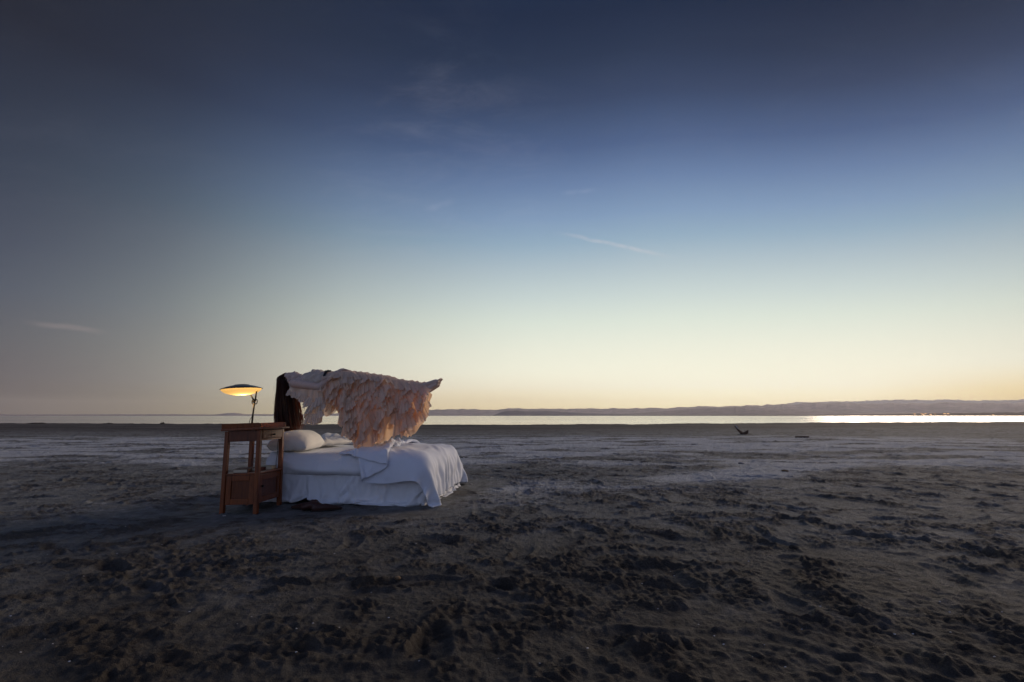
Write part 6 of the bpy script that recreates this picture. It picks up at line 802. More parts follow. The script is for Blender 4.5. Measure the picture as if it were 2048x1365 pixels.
   2,-14,-5,5,0,10,-10,0,0,0,0,0,0,0,0,0,0,0,0,0,0,0,0,0,0,0,0,0,0,0,9,-9,0,0,0,0,0,9,-9,0,0,0,0,0,4,-4,0,0,0,0,0,0,0,0,0,0,-1,-3,21,-5,
   2,5,-19,0,0,0,9,-9,0,0,0,0,0,0,0,0,0,0,0,0,0,0,0,0,0,0,0,0,0,0,9,-9,0,0,0,0,0,9,-9,0,0,0,0,0,5,-5,0,0,0,0,0,0,0,0,0,0,-1,17,-7,3,
   1,1,5,-19,0,0,0,8,-8,2,-2,0,0,0,0,0,0,0,0,0,0,0,0,0,0,0,0,0,0,0,9,-9,1,-1,0,0,0,9,-9,0,0,0,0,0,5,-5,0,0,0,0,0,0,0,0,0,0,7,-2,-7,13,
   0,-14,-4,11,10,-11,-3,0,0,2,-2,4,-4,0,0,0,0,0,0,0,0,0,0,6,0,-3,-1,-2,0,0,7,-7,3,-1,-2,0,2,6,-8,4,-2,-2,0,0,5,-5,0,0,0,0,0,0,0,9,-3,-6,0,-4,1,12,
   2,-2,-20,13,3,2,1,-1,-1,-3,-3,-7,3,-1,-2,3,2,-1,-3,5,1,-6,4,-1,-1,0,-2,2,1,-1,4,-2,-2,0,0,-1,-2,4,0,0,1,1,-1,0,-4,5,0,1,-5,1,0,0,8,-1,3,0,-2,-9,15,0,
   -37,2,-5,5,-2,-4,-1,-2,-1,-3,-2,-2,0,-2,1,2,2,0,2,0,0,-2,3,-5,1,-2,-1,1,2,-1,2,4,-4,-1,0,0,-1,1,-2,1,2,0,1,1,1,0,-1,5,-3,2,7,0,-2,-2,1,1,8,-8,8,-6,
   -47,-4,1,-6,5,3,1,-1,-2,-9,-5,-3,-3,-1,-1,1,2,1,1,0,0,3,1,-7,-3,-1,-1,1,2,5,8,-3,0,-5,-1,-1,0,0,4,-4,-1,0,0,1,2,3,11,3,2,0,-5,-2,2,5,3,0,-1,5,-1,-2,
   -85,0,-3,-2,0,2,4,2,0,0,-1,-1,-2,-5,-1,4,-5,-3,-2,-2,-1,-1,0,-2,-2,-1,-1,0,1,3,3,1,5,-1,0,2,-4,-1,0,1,0,3,3,2,1,3,1,-4,-2,2,4,-2,5,1,0,1,0,-1,-1,0,
   -61,0,0,0,1,1,1,0,0,-2,0,-1,0,0,1,1,1,0,0,1,0,-1,0,-1,0,-2,0,0,0,1,2,0,1,1,1,0,0,-1,1,0,0,0,0,0,-1,-1,-2,-2,0,-1,1,1,1,1,0,1,0,0,0,-1],
])
pillow0_data = (18, 25, [
  [-199,26,26,26,26,26,26,26,26,13,27,26,24,26,25,25,25,25,-425,24,27,26,26,26,26,26,26,13,26,26,25,26,25,25,25,27,-426,24,25,26,27,26,26,26,25,13,26,26,26,25,26,25,25,32,-438,28,29,26,25,26,
   26,26,26,13,26,25,26,26,25,26,26,34,-447,32,28,27,27,26,25,26,26,13,26,26,26,25,26,26,26,36,-453,35,28,27,27,26,26,26,26,12,26,26,25,26,27,26,27,36,-458,38,28,28,26,26,26,26,26,13,25,26,
   26,26,27,25,28,38,-464,40,29,28,27,25,26,26,26,13,26,25,26,27,26,26,28,39,-468,41,30,27,28,26,26,25,26,13,26,26,26,26,26,26,29,40,-471,41,29,28,28,27,26,25,26,13,26,26,26,26,26,26,30,41,
   -474,42,29,27,29,27,26,26,25,13,26,26,26,26,26,26,31,41,-476,43,29,29,28,26,26,26,25,14,25,26,26,26,26,27,31,41,-476,43,29,29,27,26,25,26,26,14,25,26,26,26,26,28,31,41,-475,43,29,29,26,26,
   26,26,26,13,26,26,26,25,26,28,31,42,-477,44,29,28,26,25,26,27,26,13,26,26,25,26,26,29,30,43,-477,44,29,27,26,26,26,26,26,13,26,26,26,25,27,28,31,42,-476,42,30,27,26,26,26,26,26,13,26,26,
   26,25,27,29,29,41,-472,40,30,27,26,27,26,25,26,13,26,26,26,26,27,27,29,39,-468,39,30,26,27,27,26,25,26,13,26,26,26,26,25,28,29,38,-462,37,29,26,28,25,26,26,25,13,26,26,26,26,25,27,29,37,
   -456,35,27,27,26,27,25,26,26,13,26,25,26,26,26,27,27,35,-450,34,27,27,28,22,26,26,26,13,26,26,26,25,26,26,27,33,-443,31,27,26,26,26,24,26,26,13,26,26,26,26,25,26,26,31,-437,28,26,26,26,26,
   26,26,25,13,26,26,26,26,26,25,27,27,-432,26,25,26,26,25,26,26,26,13,27,26,26,26,26,26,25,27,-363,26,26,26,26,26,26,26,26,13,27,26,24,26,25,25,25,25,-425,25,27,26,27,25,25,26,25,11,22,22,
   26,24,26,27,27,34,-426,23,30,26,25,23,26,26,25,8,25,23,23,23,27,27,27,42,-438,28,30,27,24,25,25,25,21,10,25,25,22,27,23,28,30,44,-447,31,30,27,28,24,23,22,23,13,24,25,24,25,24,27,33,44,
   -453,29,33,28,26,26,25,22,23,11,26,21,24,27,24,30,35,42,-458,29,34,29,27,26,23,20,25,13,26,24,22,27,24,30,39,40,-464,31,34,29,27,23,21,26,24,13,26,25,25,26,25,30,38,40,-468,35,33,29,26,20,
   25,25,24,13,25,26,26,26,28,29,35,42,-471,36,32,29,24,24,24,26,25,11,27,24,26,27,28,31,33,43,-474,35,33,29,25,25,24,25,26,12,25,26,24,26,29,32,33,43,-476,32,35,31,24,25,26,24,25,13,25,26,
   25,24,29,33,35,42,-476,29,36,31,25,25,26,24,25,13,25,25,25,26,29,32,35,43,-475,29,36,31,25,25,24,25,26,13,25,24,25,26,29,32,35,44,-477,30,37,30,27,23,26,23,25,14,24,26,25,25,28,30,34,48,
   -477,33,36,28,27,25,24,26,24,12,25,25,25,25,29,27,33,50,-476,35,36,29,26,24,26,25,22,13,26,25,24,26,27,28,35,44,-472,37,34,29,25,23,26,26,24,13,24,25,25,24,28,28,34,41,-468,39,34,26,25,25,
   24,26,24,13,25,25,25,24,27,27,34,40,-462,38,33,27,25,24,22,25,26,12,26,24,25,25,26,26,32,41,-456,35,33,26,26,26,23,22,25,13,25,25,25,26,26,25,30,39,-450,34,33,26,25,25,25,23,25,12,25,24,
   26,25,25,26,30,35,-443,31,31,28,25,23,25,26,25,12,25,22,25,26,27,26,28,32,-437,28,28,27,26,24,26,26,26,12,23,26,25,27,26,26,27,28,-432,26,25,26,26,25,26,26,26,13,27,26,26,26,26,26,25,27],
  [-367,2,0,0,1,1,0,1,1,1,1,2,6,6,6,6,6,5,-16,0,4,3,1,2,2,2,3,1,4,3,3,3,4,3,3,3,-18,5,2,2,2,3,3,2,2,2,3,2,3,3,3,3,3,3,-19,5,4,3,1,3,
   2,3,3,1,2,3,3,3,3,2,3,4,-20,5,3,4,3,1,3,2,3,1,3,2,3,3,3,3,2,5,-21,5,3,4,3,2,3,2,3,1,2,3,4,2,2,3,3,4,-20,5,3,3,3,3,2,3,2,1,3,3,
   3,2,3,2,3,5,-21,5,4,3,3,2,3,2,3,1,3,2,3,3,2,3,3,5,-21,5,3,3,3,3,2,3,2,2,2,3,2,3,3,2,3,6,-22,5,4,3,3,2,3,2,3,1,3,2,3,3,2,3,3,6,
   -22,5,3,3,3,3,3,2,2,2,2,3,2,3,3,3,3,5,-21,5,3,3,2,3,3,2,3,1,3,2,3,3,2,3,4,5,-21,4,4,2,3,2,3,3,2,2,2,3,3,2,3,3,3,6,-36,5,3,3,2,3,
   2,3,3,1,3,2,3,2,3,3,4,5,-21,5,2,3,3,2,3,3,2,1,3,3,2,3,3,3,3,6,-21,4,3,3,2,3,2,3,3,1,3,2,3,2,3,3,4,5,-20,4,2,3,3,2,3,2,3,1,3,3,
   2,3,3,3,4,5,-20,3,3,3,2,3,2,3,3,1,3,2,2,3,3,3,4,5,-19,3,2,3,3,2,3,3,3,1,2,3,2,3,2,4,4,5,-19,3,2,3,1,4,3,3,2,2,2,2,3,2,3,3,4,5,
   -18,2,2,2,3,2,5,3,2,1,2,3,3,3,2,3,3,5,-17,2,1,2,0,7,4,2,3,1,2,3,3,2,2,3,3,5,-17,2,2,2,2,2,6,3,2,2,2,4,2,2,2,3,2,5,-16,2,2,3,2,5,
   3,3,2,2,2,2,3,2,2,0,6,3,-16,4,4,5,4,4,4,4,3,1,2,2,1,1,2,2,-1,2,-714,2,0,0,1,1,0,1,1,1,1,2,6,6,6,6,6,5,-16,4,4,3,1,1,2,4,5,3,6,7,
   -1,1,2,1,2,-1,-18,7,8,4,2,1,3,5,5,1,3,3,4,1,2,0,1,-4,-19,10,7,5,2,4,1,5,1,2,4,3,5,0,4,0,-1,-4,-20,10,6,4,6,2,2,0,4,1,5,4,3,2,3,3,-2,-4,
   -21,9,7,3,4,5,2,0,-1,4,3,6,4,2,4,1,0,-4,-20,8,6,3,5,5,1,-5,4,2,4,4,5,2,4,3,0,-2,-21,7,6,5,4,1,-2,4,2,2,3,3,4,2,5,4,2,-2,-21,6,6,5,4,-3,
   1,2,5,2,3,3,4,2,3,5,2,0,-22,6,5,6,1,1,-1,3,3,3,3,4,3,3,3,4,3,1,-22,5,5,4,0,1,2,3,3,2,3,2,5,4,4,3,3,1,-21,4,5,3,-1,1,3,4,3,2,3,2,
   4,5,3,4,4,1,-21,3,3,2,-1,4,3,4,3,1,3,3,4,4,3,5,4,2,-36,3,1,2,2,2,4,4,2,1,3,4,5,3,3,5,4,2,-21,1,1,2,2,3,3,5,2,1,3,3,3,4,4,5,4,4,
   -21,0,0,3,1,2,5,3,3,2,3,3,3,3,3,5,3,7,-20,-1,0,2,2,2,3,2,6,1,3,2,4,3,3,4,5,8,-20,-2,1,0,3,3,2,3,3,2,4,2,3,4,3,4,5,8,-19,-3,0,2,3,1,
   4,2,3,1,4,3,3,4,2,5,5,9,-19,-3,0,1,2,2,5,3,1,2,3,3,2,4,3,4,5,10,-18,-3,-1,2,1,2,4,6,1,0,3,2,4,3,3,5,4,10,-17,-3,-2,1,3,3,4,4,1,2,2,1,
   3,5,3,3,6,9,-17,-2,-1,0,4,5,4,1,3,1,4,-1,3,4,4,3,5,8,-16,-1,0,3,4,5,4,2,2,3,5,0,0,3,3,2,3,6,-16,4,4,5,4,4,4,4,3,1,2,2,1,1,2,2,-1,2],
  [57,-2,0,1,-3,1,4,-1,-1,3,3,-4,-4,-1,-4,-5,-1,-6,21,34,8,6,2,3,5,-1,0,1,2,-4,-4,-4,-10,-11,-10,-34,17,40,17,11,4,2,2,2,-1,1,0,-3,-3,-4,-11,-14,-14,-43,14,50,14,13,10,1,
   4,0,-1,0,0,-3,-4,-3,-11,-14,-16,-51,15,53,17,12,8,4,3,1,-1,1,-2,-2,-2,-6,-10,-15,-17,-55,15,56,17,12,9,3,2,1,0,0,-1,-1,-6,-5,-9,-14,-18,-58,14,58,18,12,7,4,3,1,0,0,-1,-2,
   -3,-7,-10,-12,-18,-62,11,61,18,12,6,5,3,2,0,1,-2,-3,-4,-6,-8,-11,-19,-65,8,62,18,11,6,6,4,3,1,0,-1,-3,-4,-7,-9,-9,-19,-66,5,62,17,12,9,8,4,2,1,0,-2,-3,-5,-7,-9,-10,-19,-64,
   3,62,18,13,10,7,5,3,-1,0,-2,-4,-4,-8,-9,-11,-19,-62,4,62,18,12,9,6,3,3,3,0,-2,-4,-5,-7,-9,-13,-19,-60,7,61,18,11,8,6,4,3,0,0,-2,-2,-5,-7,-9,-13,-19,-58,6,61,18,11,7,6,
   3,2,1,0,-2,-3,-5,-7,-8,-12,-19,-58,7,61,18,12,5,5,4,1,0,0,-3,-3,-4,-6,-8,-12,-19,-57,5,60,18,11,6,4,3,3,1,0,-2,-3,-4,-6,-8,-12,-20,-57,1,61,18,11,8,6,4,2,1,-1,-1,-2,
   -4,-5,-9,-13,-20,-57,-4,62,19,12,9,6,5,2,-1,0,0,-1,-1,-7,-9,-14,-20,-58,-6,61,19,12,10,7,3,1,1,-1,1,2,-3,-6,-11,-12,-19,-58,-7,59,17,13,6,9,3,1,1,0,1,0,-2,-6,-11,-12,-17,-57,
   -4,55,16,9,12,1,4,3,3,-1,-1,-1,-3,-5,-8,-11,-18,-55,1,49,14,10,2,11,2,3,3,0,-3,-3,-4,-6,-9,-10,-15,-49,6,40,11,12,8,-4,6,4,4,0,-4,-4,-5,-7,-6,-7,-16,-41,6,30,9,10,9,1,
   -2,2,3,-1,-3,-3,-4,-5,-4,-8,-4,-35,0,-1,0,5,5,-3,-4,1,1,-1,0,1,-3,-2,2,2,2,-2,0,-2,0,1,-3,1,4,-1,-1,3,3,-4,-4,-1,-4,-5,-1,-6,21,-33,-11,-4,0,5,-5,0,5,-6,1,9,
   2,-9,0,1,0,28,17,-44,-5,0,8,-4,-3,2,-3,10,-8,10,-12,1,-1,3,1,31,14,-48,-1,7,-3,-4,5,-5,10,-9,7,-6,7,2,-8,-2,1,36,15,-48,2,-5,-1,7,-8,2,0,-2,6,-3,5,-8,9,-6,-2,41,
   15,-56,0,7,-8,0,5,4,-7,6,2,-10,8,3,-7,-4,2,43,14,-57,5,-5,-1,0,9,-10,6,0,0,-6,8,1,-9,9,-8,46,11,-57,1,0,-2,10,-10,1,5,-1,-2,-2,5,-1,1,-5,4,43,8,-50,0,-2,-1,1,
   3,-5,0,-2,2,3,-5,0,4,1,-2,46,5,-46,-4,-4,9,-9,1,3,-4,6,2,-6,-2,2,-2,5,-5,50,3,-47,-2,3,-7,11,-6,-4,0,4,-5,1,7,-5,-2,-1,5,46,4,-50,-4,0,8,-8,3,0,-4,0,5,-5,
   0,7,-2,-5,2,50,7,-55,5,-1,-3,0,-4,-1,5,1,-6,4,-2,0,-1,0,2,52,6,-54,-6,-1,7,-7,1,-1,0,0,6,0,-5,0,0,5,-3,53,7,-61,4,-6,1,3,-4,0,5,1,-5,3,-4,7,2,-6,-3,57,
   5,-61,2,3,1,-6,1,-2,6,-4,3,-4,3,-2,-2,8,1,47,1,-56,-1,4,0,-4,0,2,-2,2,3,-4,4,-4,0,4,-3,54,-4,-51,1,-2,0,0,1,4,1,1,-7,5,-5,2,3,-5,5,51,-6,-49,1,-2,0,5,
   -2,-3,0,4,0,-4,6,-6,4,-4,2,55,-7,-49,0,6,0,-1,-6,2,2,-4,3,2,-5,5,-5,6,0,49,-4,-50,6,-2,-5,5,0,-5,2,-2,0,4,1,-5,8,-6,-2,51,1,-47,-5,5,1,-6,3,4,-7,5,-5,8,
   -1,-7,9,-8,2,44,6,-43,-10,0,5,0,-5,0,8,-2,-5,-1,6,-5,-1,0,8,36,6,-34,-8,-6,0,1,-2,-1,3,-2,0,0,-1,2,2,3,9,29,0,-1,0,5,5,-3,-4,1,1,-1,0,1,-3,-2,2,2,2,-2],
])
pillow1_data = (18, 25, [
  [-240,26,23,24,24,24,22,15,0,9,20,24,25,23,18,24,24,24,-351,39,20,23,19,26,21,21,24,11,10,20,15,22,22,17,23,29,-366,47,25,23,21,22,19,22,21,12,19,12,12,21,22,23,24,33,-384,55,28,16,24,24,
   20,18,20,12,12,24,18,18,21,23,25,35,-393,59,28,26,13,25,20,20,13,12,18,22,20,22,21,20,27,38,-404,64,25,24,23,12,24,20,17,12,19,19,22,19,23,23,23,46,-417,67,33,25,16,22,13,21,24,9,18,15,
   24,19,20,19,31,51,-429,72,32,16,23,24,20,19,18,11,21,21,15,18,19,26,32,50,-438,74,34,16,24,22,23,15,24,11,14,20,24,17,22,24,33,47,-439,70,29,26,18,22,25,21,18,10,17,23,19,21,23,25,33,46,
   -442,67,32,20,25,21,24,20,19,11,19,23,20,21,20,25,29,53,-447,66,33,26,24,17,21,23,20,12,19,18,24,17,23,24,29,57,-451,64,34,29,24,19,19,21,20,12,20,20,22,17,24,26,30,56,-455,64,30,30,25,19,
   20,22,21,10,19,18,24,23,21,24,33,55,-454,66,27,28,26,19,21,24,22,9,18,22,22,17,26,24,33,55,-454,70,30,22,22,25,19,21,18,10,25,20,17,24,19,29,34,52,-453,72,31,19,22,23,19,24,20,6,22,20,
   21,22,25,22,35,53,-452,68,28,25,25,20,23,21,20,12,14,25,17,24,21,23,34,55,-447,57,32,28,22,24,20,22,19,12,23,13,22,25,22,25,31,52,-436,48,32,27,23,22,23,22,21,6,23,21,16,24,20,26,27,57,
   -423,38,30,25,25,21,24,18,24,13,15,25,21,20,24,16,27,57,-403,21,29,25,21,25,19,24,23,13,24,20,20,22,21,26,15,55,-411,31,27,26,22,22,23,25,23,10,24,23,20,23,25,20,16,49,-405,28,26,25,23,25,
   24,23,24,11,24,24,24,17,25,26,21,33,-401,25,24,24,25,24,25,25,24,13,24,24,24,24,23,22,23,24,-466,26,23,24,24,24,22,15,0,9,20,24,25,23,18,24,24,24,-351,22,24,25,24,23,24,13,11,6,24,23,
   20,20,24,25,21,33,-366,25,27,25,23,18,22,18,21,9,17,19,19,16,25,26,27,41,-384,30,29,26,19,18,22,22,21,4,21,17,19,22,24,22,29,48,-393,29,31,21,20,22,24,23,17,4,20,21,20,23,22,23,30,54,
   -404,27,31,22,25,22,24,18,19,10,16,22,22,22,22,25,29,59,-417,29,32,23,25,21,21,21,19,8,19,24,21,20,24,27,29,64,-429,31,35,24,23,24,21,17,19,10,22,16,21,24,26,27,32,65,-438,33,35,26,21,25,
   21,18,21,10,20,19,20,22,28,27,33,65,-439,30,35,26,24,23,17,19,25,10,20,20,21,23,24,28,35,66,-442,29,34,28,19,24,20,24,18,11,23,22,21,23,24,27,35,67,-447,30,34,27,22,23,22,24,20,8,24,20,
   22,24,25,25,34,69,-451,31,33,24,26,22,25,22,23,6,22,24,22,25,25,27,30,70,-455,30,32,27,23,23,24,24,20,9,24,24,21,25,25,26,29,72,-454,30,30,25,25,25,22,24,21,13,22,21,25,25,25,27,31,68,
   -454,29,31,25,23,24,26,21,24,11,20,22,25,25,27,28,31,65,-453,30,32,29,22,21,22,22,24,10,20,24,25,25,26,29,34,61,-452,30,35,28,20,24,20,20,25,10,22,23,24,25,27,30,33,59,-447,28,34,27,23,22,
   20,21,23,11,23,22,24,26,27,30,32,56,-436,21,31,29,23,23,21,21,22,11,23,22,24,25,28,26,32,56,-423,14,30,28,25,21,23,22,20,12,20,22,25,24,27,27,30,53,-403,3,27,27,26,23,21,23,22,12,21,22,
   20,24,26,25,27,54,-411,20,23,27,25,23,24,23,21,12,23,23,20,21,25,21,26,52,-405,21,25,23,24,25,25,23,24,10,22,22,24,21,22,23,26,43,-401,25,24,24,25,24,25,25,24,13,24,24,24,24,23,22,23,24],
  [-266,-4,-5,0,2,2,9,3,-22,-9,-9,-5,-5,-5,2,-1,-1,-2,75,9,9,-9,1,0,8,-5,-8,-3,-5,-3,-4,-4,-7,-5,-13,-13,78,12,1,0,-2,7,-2,2,-7,-2,-7,-1,-3,-6,-7,-11,-11,-17,80,9,2,-1,4,-3,
   4,-4,-4,1,-7,-4,1,-5,-7,-11,-15,-15,81,6,6,-5,5,-1,-7,4,-6,-1,1,-7,-2,-3,-10,-7,-15,-15,84,3,4,-4,2,0,-3,3,-2,-3,-6,2,-8,-3,-8,-9,-14,-13,86,2,-3,-1,1,0,3,-5,-1,-5,1,-1,
   -4,-7,-6,-12,-10,-14,89,-3,-3,-3,4,-2,1,2,-3,-1,-1,-9,0,-8,-4,-9,-10,-14,89,-7,1,-2,-5,6,-4,0,-3,-2,3,-8,-3,-3,-6,-7,-10,-13,90,-9,-1,-2,-3,-3,0,1,3,-2,-2,-5,-6,-4,-4,-10,-6,-10,
   89,-9,-4,0,-2,-4,-5,4,0,-4,-1,-4,-1,-7,-6,-4,-6,-10,90,-9,-4,-6,-3,1,-6,-2,3,-2,-4,-1,-5,-3,-2,-4,-6,-11,91,-10,-4,-6,-7,-6,4,-3,2,-5,-1,-2,0,-3,-4,-5,-5,-10,78,-9,-8,-4,-6,-8,
   5,-8,5,-2,-1,-3,-3,-2,-1,-4,-6,-9,91,-14,-4,-6,-8,-3,-8,0,-6,3,5,-2,-7,2,-1,-3,-5,-8,91,-14,-12,-2,-10,-2,-2,-8,0,1,-1,-3,3,-4,3,-2,-4,-7,91,-19,-10,-13,1,-4,-6,-3,-4,6,-3,2,
   -4,1,-2,3,-4,-5,90,-23,-15,-7,-4,2,-5,-5,-1,-2,5,-2,-3,0,2,0,-1,-4,89,-31,-10,-6,-2,-4,0,-10,3,-1,-2,2,1,-3,-2,0,3,0,85,-29,-8,-6,-4,-3,-5,-6,-2,5,0,-7,8,-6,1,1,2,0,
   81,-25,-8,-5,-4,-4,-4,-9,-2,-1,5,-5,2,1,-5,6,4,0,72,-15,-8,-5,-5,-1,-9,-5,-1,-1,-4,2,-3,3,-4,-1,9,3,69,-11,-7,-5,-3,-5,-6,-5,-1,-1,-3,-5,-2,-2,-2,3,8,4,69,-7,-6,-5,-3,-3,
   -6,-3,-2,0,-2,-6,-6,-3,0,1,2,7,69,0,-1,0,1,0,-2,-1,-1,0,-1,-4,-6,-6,-4,-6,-7,-5,-559,-4,-5,0,2,2,9,3,-22,-9,-9,-5,-5,-5,2,-1,-1,-2,75,-2,0,0,4,2,2,-9,6,-2,-5,-5,
   -2,1,-7,-9,-12,-14,78,-1,3,2,2,1,-5,7,-3,-3,-2,-6,-1,-7,-4,-8,-13,-16,80,0,4,1,0,-1,4,5,-5,-3,-4,-5,-3,-6,-4,-11,-7,-20,81,1,4,-3,-2,2,4,2,-3,-6,-1,-2,-5,-4,-6,-8,-8,-22,
   84,-1,2,0,-1,1,1,3,-9,1,0,-4,-5,-5,-6,-8,-6,-22,86,-1,-2,4,0,-1,-2,0,-5,-1,-4,0,-3,-6,-6,-7,-4,-24,89,-2,-2,2,1,0,-2,-2,-5,-1,-3,-3,-4,-2,-5,-8,-8,-19,89,-2,-1,-3,5,-2,
   -2,-5,0,-1,-3,-3,-4,-3,-7,-5,-9,-18,90,-2,-2,-2,0,1,-4,-2,1,-1,-3,-3,-5,-7,-3,-4,-10,-17,89,-2,-2,-2,1,-2,-2,-5,4,-1,-2,-5,-5,-6,-6,-5,-5,-18,90,-3,-2,-1,-2,-1,-6,-4,3,2,-2,-5,
   -6,-6,-5,-5,-4,-17,91,-3,-3,-1,-5,-4,-2,-3,1,2,-1,-5,-6,-7,-6,-5,-1,-16,78,-4,-1,-3,-6,-4,0,-3,1,2,-4,-5,-8,-5,-5,-3,-1,-15,91,-5,-2,-3,-6,-4,0,-4,2,-2,-5,-5,-2,-6,-4,-5,-4,-10,
   91,-4,-6,-3,-4,-3,-4,0,-4,2,-7,-4,-4,-3,-3,-5,-4,-8,91,-7,-5,-6,-3,-2,-2,-4,-3,0,-2,-4,-3,-3,-4,-6,-3,-7,90,-6,-8,-5,-2,-4,-1,-5,-2,-2,0,-3,-3,-5,-3,-6,-2,-6,89,-6,-10,-4,-4,-3,
   -1,-5,-3,0,-3,0,-2,-4,-5,-4,-6,-2,85,-2,-10,-8,-1,-6,0,-3,-3,-1,-2,-1,-3,-3,-4,-7,-2,-3,81,2,-10,-10,-4,-1,-3,-3,-1,-2,1,-1,-7,-5,-2,-5,-2,-1,72,8,-8,-9,-6,-2,-3,-2,-2,-2,1,-5,
   -5,-4,-2,-4,-5,5,69,8,-4,-9,-7,0,-3,-2,-2,-4,0,-4,-5,-6,-2,-6,-3,6,69,8,-8,-2,-3,-1,0,-1,-6,-4,-2,-3,-5,-5,-7,-6,-2,5,69,0,-1,0,1,0,-2,-1,-1,0,-1,-4,-6,-6,-4,-6,-7,-5],
  [77,-1,-4,-8,-7,3,4,-2,-1,-5,-10,0,0,-5,-18,-3,0,-6,59,22,-15,1,16,-4,12,-10,-1,-4,-19,7,-18,-11,7,-13,3,-25,49,20,4,-8,-6,11,-10,6,-5,1,-13,-2,-14,3,6,-4,-9,-27,43,25,-1,-18,5,-6,
   4,-10,1,0,-12,-5,15,-15,9,-2,7,-40,43,16,5,-4,-21,2,-7,8,-18,5,5,1,-11,8,-12,13,7,-37,41,26,-17,-11,10,-21,-7,6,-8,-3,10,4,-2,-12,0,11,16,-37,34,18,3,-9,-18,5,-21,3,6,6,-6,-10,
   4,6,2,14,7,-40,29,17,1,-17,3,-8,-4,-14,11,5,-6,5,-12,13,5,7,6,-42,29,23,-3,-19,-11,7,-3,-18,-1,2,19,-5,6,-1,-3,13,4,-43,36,20,-12,-2,-17,-12,0,10,-15,8,12,4,-11,13,0,-9,9,-35,
   38,22,-6,-17,-9,-3,-1,-13,12,1,-11,4,12,-6,12,-8,15,-39,34,22,-6,-15,-6,-16,4,10,-14,-1,8,-13,4,17,5,-7,12,-35,28,19,-6,-11,-12,12,-10,-7,10,-2,-14,10,-8,16,10,-3,-2,-30,28,18,-15,-7,-3,15,
   -12,1,-11,8,-14,9,2,-2,16,-4,3,-33,30,17,-20,-6,3,16,5,-5,-8,-7,-14,-4,7,17,-4,11,2,-41,33,15,-6,-11,9,-5,14,-8,-13,8,-4,-13,-4,4,18,-3,5,-38,31,6,2,10,-10,8,-13,5,0,-9,1,-12,
   11,-12,4,16,6,-40,23,16,15,-1,0,-14,-1,-6,11,-3,-18,5,-14,10,-10,11,9,-33,24,35,8,-5,-12,2,-14,6,-12,1,6,-20,-4,-4,14,-14,13,-25,29,41,-2,1,-11,-11,6,-7,1,-10,3,-4,-18,6,-8,-1,10,-26,
   33,43,1,-10,-3,-12,-4,13,-2,-2,-17,2,-6,-10,6,-19,9,-21,30,46,2,-9,-11,-7,12,0,-7,0,-1,-14,7,-12,-7,-1,-19,-6,34,36,0,0,-11,3,6,-1,-7,-6,-4,4,-11,2,-6,-12,-13,-13,37,25,6,-6,6,3,
   -3,-3,-6,-6,2,-1,-4,-16,4,-8,-10,-25,48,-5,-1,-1,-3,-2,-1,0,-3,-2,-7,-2,2,0,-9,-10,-4,-1,41,-1,-4,-8,-7,3,4,-2,-1,-5,-10,0,0,-5,-18,-3,0,-6,59,-41,-12,-6,3,-8,6,6,1,-13,4,3,
   2,-2,-7,6,4,2,49,-51,-8,5,-4,12,-8,0,0,8,-15,13,-12,11,6,-3,-6,5,43,-53,1,-4,12,-13,10,-9,13,-12,8,-9,9,-6,5,-4,3,6,43,-54,-3,11,-10,9,1,2,-12,11,-10,8,-9,9,-9,12,-11,15,
   41,-57,6,-6,0,9,-10,17,-12,8,-5,-8,10,-9,9,-10,6,17,34,-56,3,-2,1,-2,10,-10,10,-11,13,-4,-8,3,3,-6,9,17,29,-49,-6,11,-12,0,10,1,-9,8,1,-1,-8,3,-5,7,-1,20,29,-54,1,0,3,5,
   -10,11,-10,8,-1,2,-4,3,1,-9,0,21,36,-58,5,-5,1,8,0,-4,-4,8,-1,1,-9,8,0,-4,-3,20,38,-55,1,-5,5,-5,12,-4,-6,5,0,-5,7,-2,-6,0,0,23,34,-56,4,-6,10,-2,-8,1,13,-9,-4,8,
   -9,7,0,2,-9,27,28,-55,1,1,-2,10,0,-1,-8,11,-8,-3,10,-1,-2,-2,3,18,28,-50,-4,7,1,-7,6,-3,-5,9,5,-4,-10,1,0,6,0,19,30,-55,7,-3,-3,6,-7,5,4,-1,-9,11,-6,1,-5,-1,7,18,
   33,-57,-1,10,-5,-3,-1,12,-4,-6,7,-9,-1,0,1,6,-7,26,31,-56,4,-2,6,2,-3,-8,3,8,-10,2,0,-2,6,-7,3,27,23,-52,0,6,1,-8,2,8,-3,-7,9,-8,4,-4,0,0,-1,30,24,-51,0,-3,1,8,
   0,-7,4,-5,6,0,-6,0,0,0,1,27,29,-53,2,5,-6,-6,6,1,-7,4,-3,4,-5,1,1,0,-2,28,33,-54,-6,0,9,-4,-5,6,2,0,-3,-5,0,0,0,5,2,21,30,-45,-12,3,-4,6,1,-7,1,0,6,-6,
   0,-1,0,5,2,24,34,-42,-17,-4,3,-5,0,8,-2,0,-6,8,-1,-6,-1,11,-12,33,37,-36,-6,-12,-11,-3,2,0,-2,7,-8,7,-7,7,-6,4,-5,27,48,-5,-1,-1,-3,-2,-1,0,-3,-2,-7,-2,2,0,-9,-10,-4,-1],
])
CLOTH_DATA = {'duvet': duvet_data, 'skirt': skirt_data, 'cover': cover_data, 'pillow0': pillow0_data, 'pillow1': pillow1_data}
# ------------------------------------------------------------------ the land: one sheet of churned, salt-crusted sand
BED_C = (-1.651, 5.615); BED_RZ = R(-5.5)
NS_C = (-2.545, 4.66)


def shore_y(x):
    return 45 + 0.36 * np.maximum(x, 0) + 0.16 * np.maximum(-x, 0) + 1.6 * gn(x / 9, x * 0, 3) + 0.5 * gn(x / 2.5, x * 0, 4)


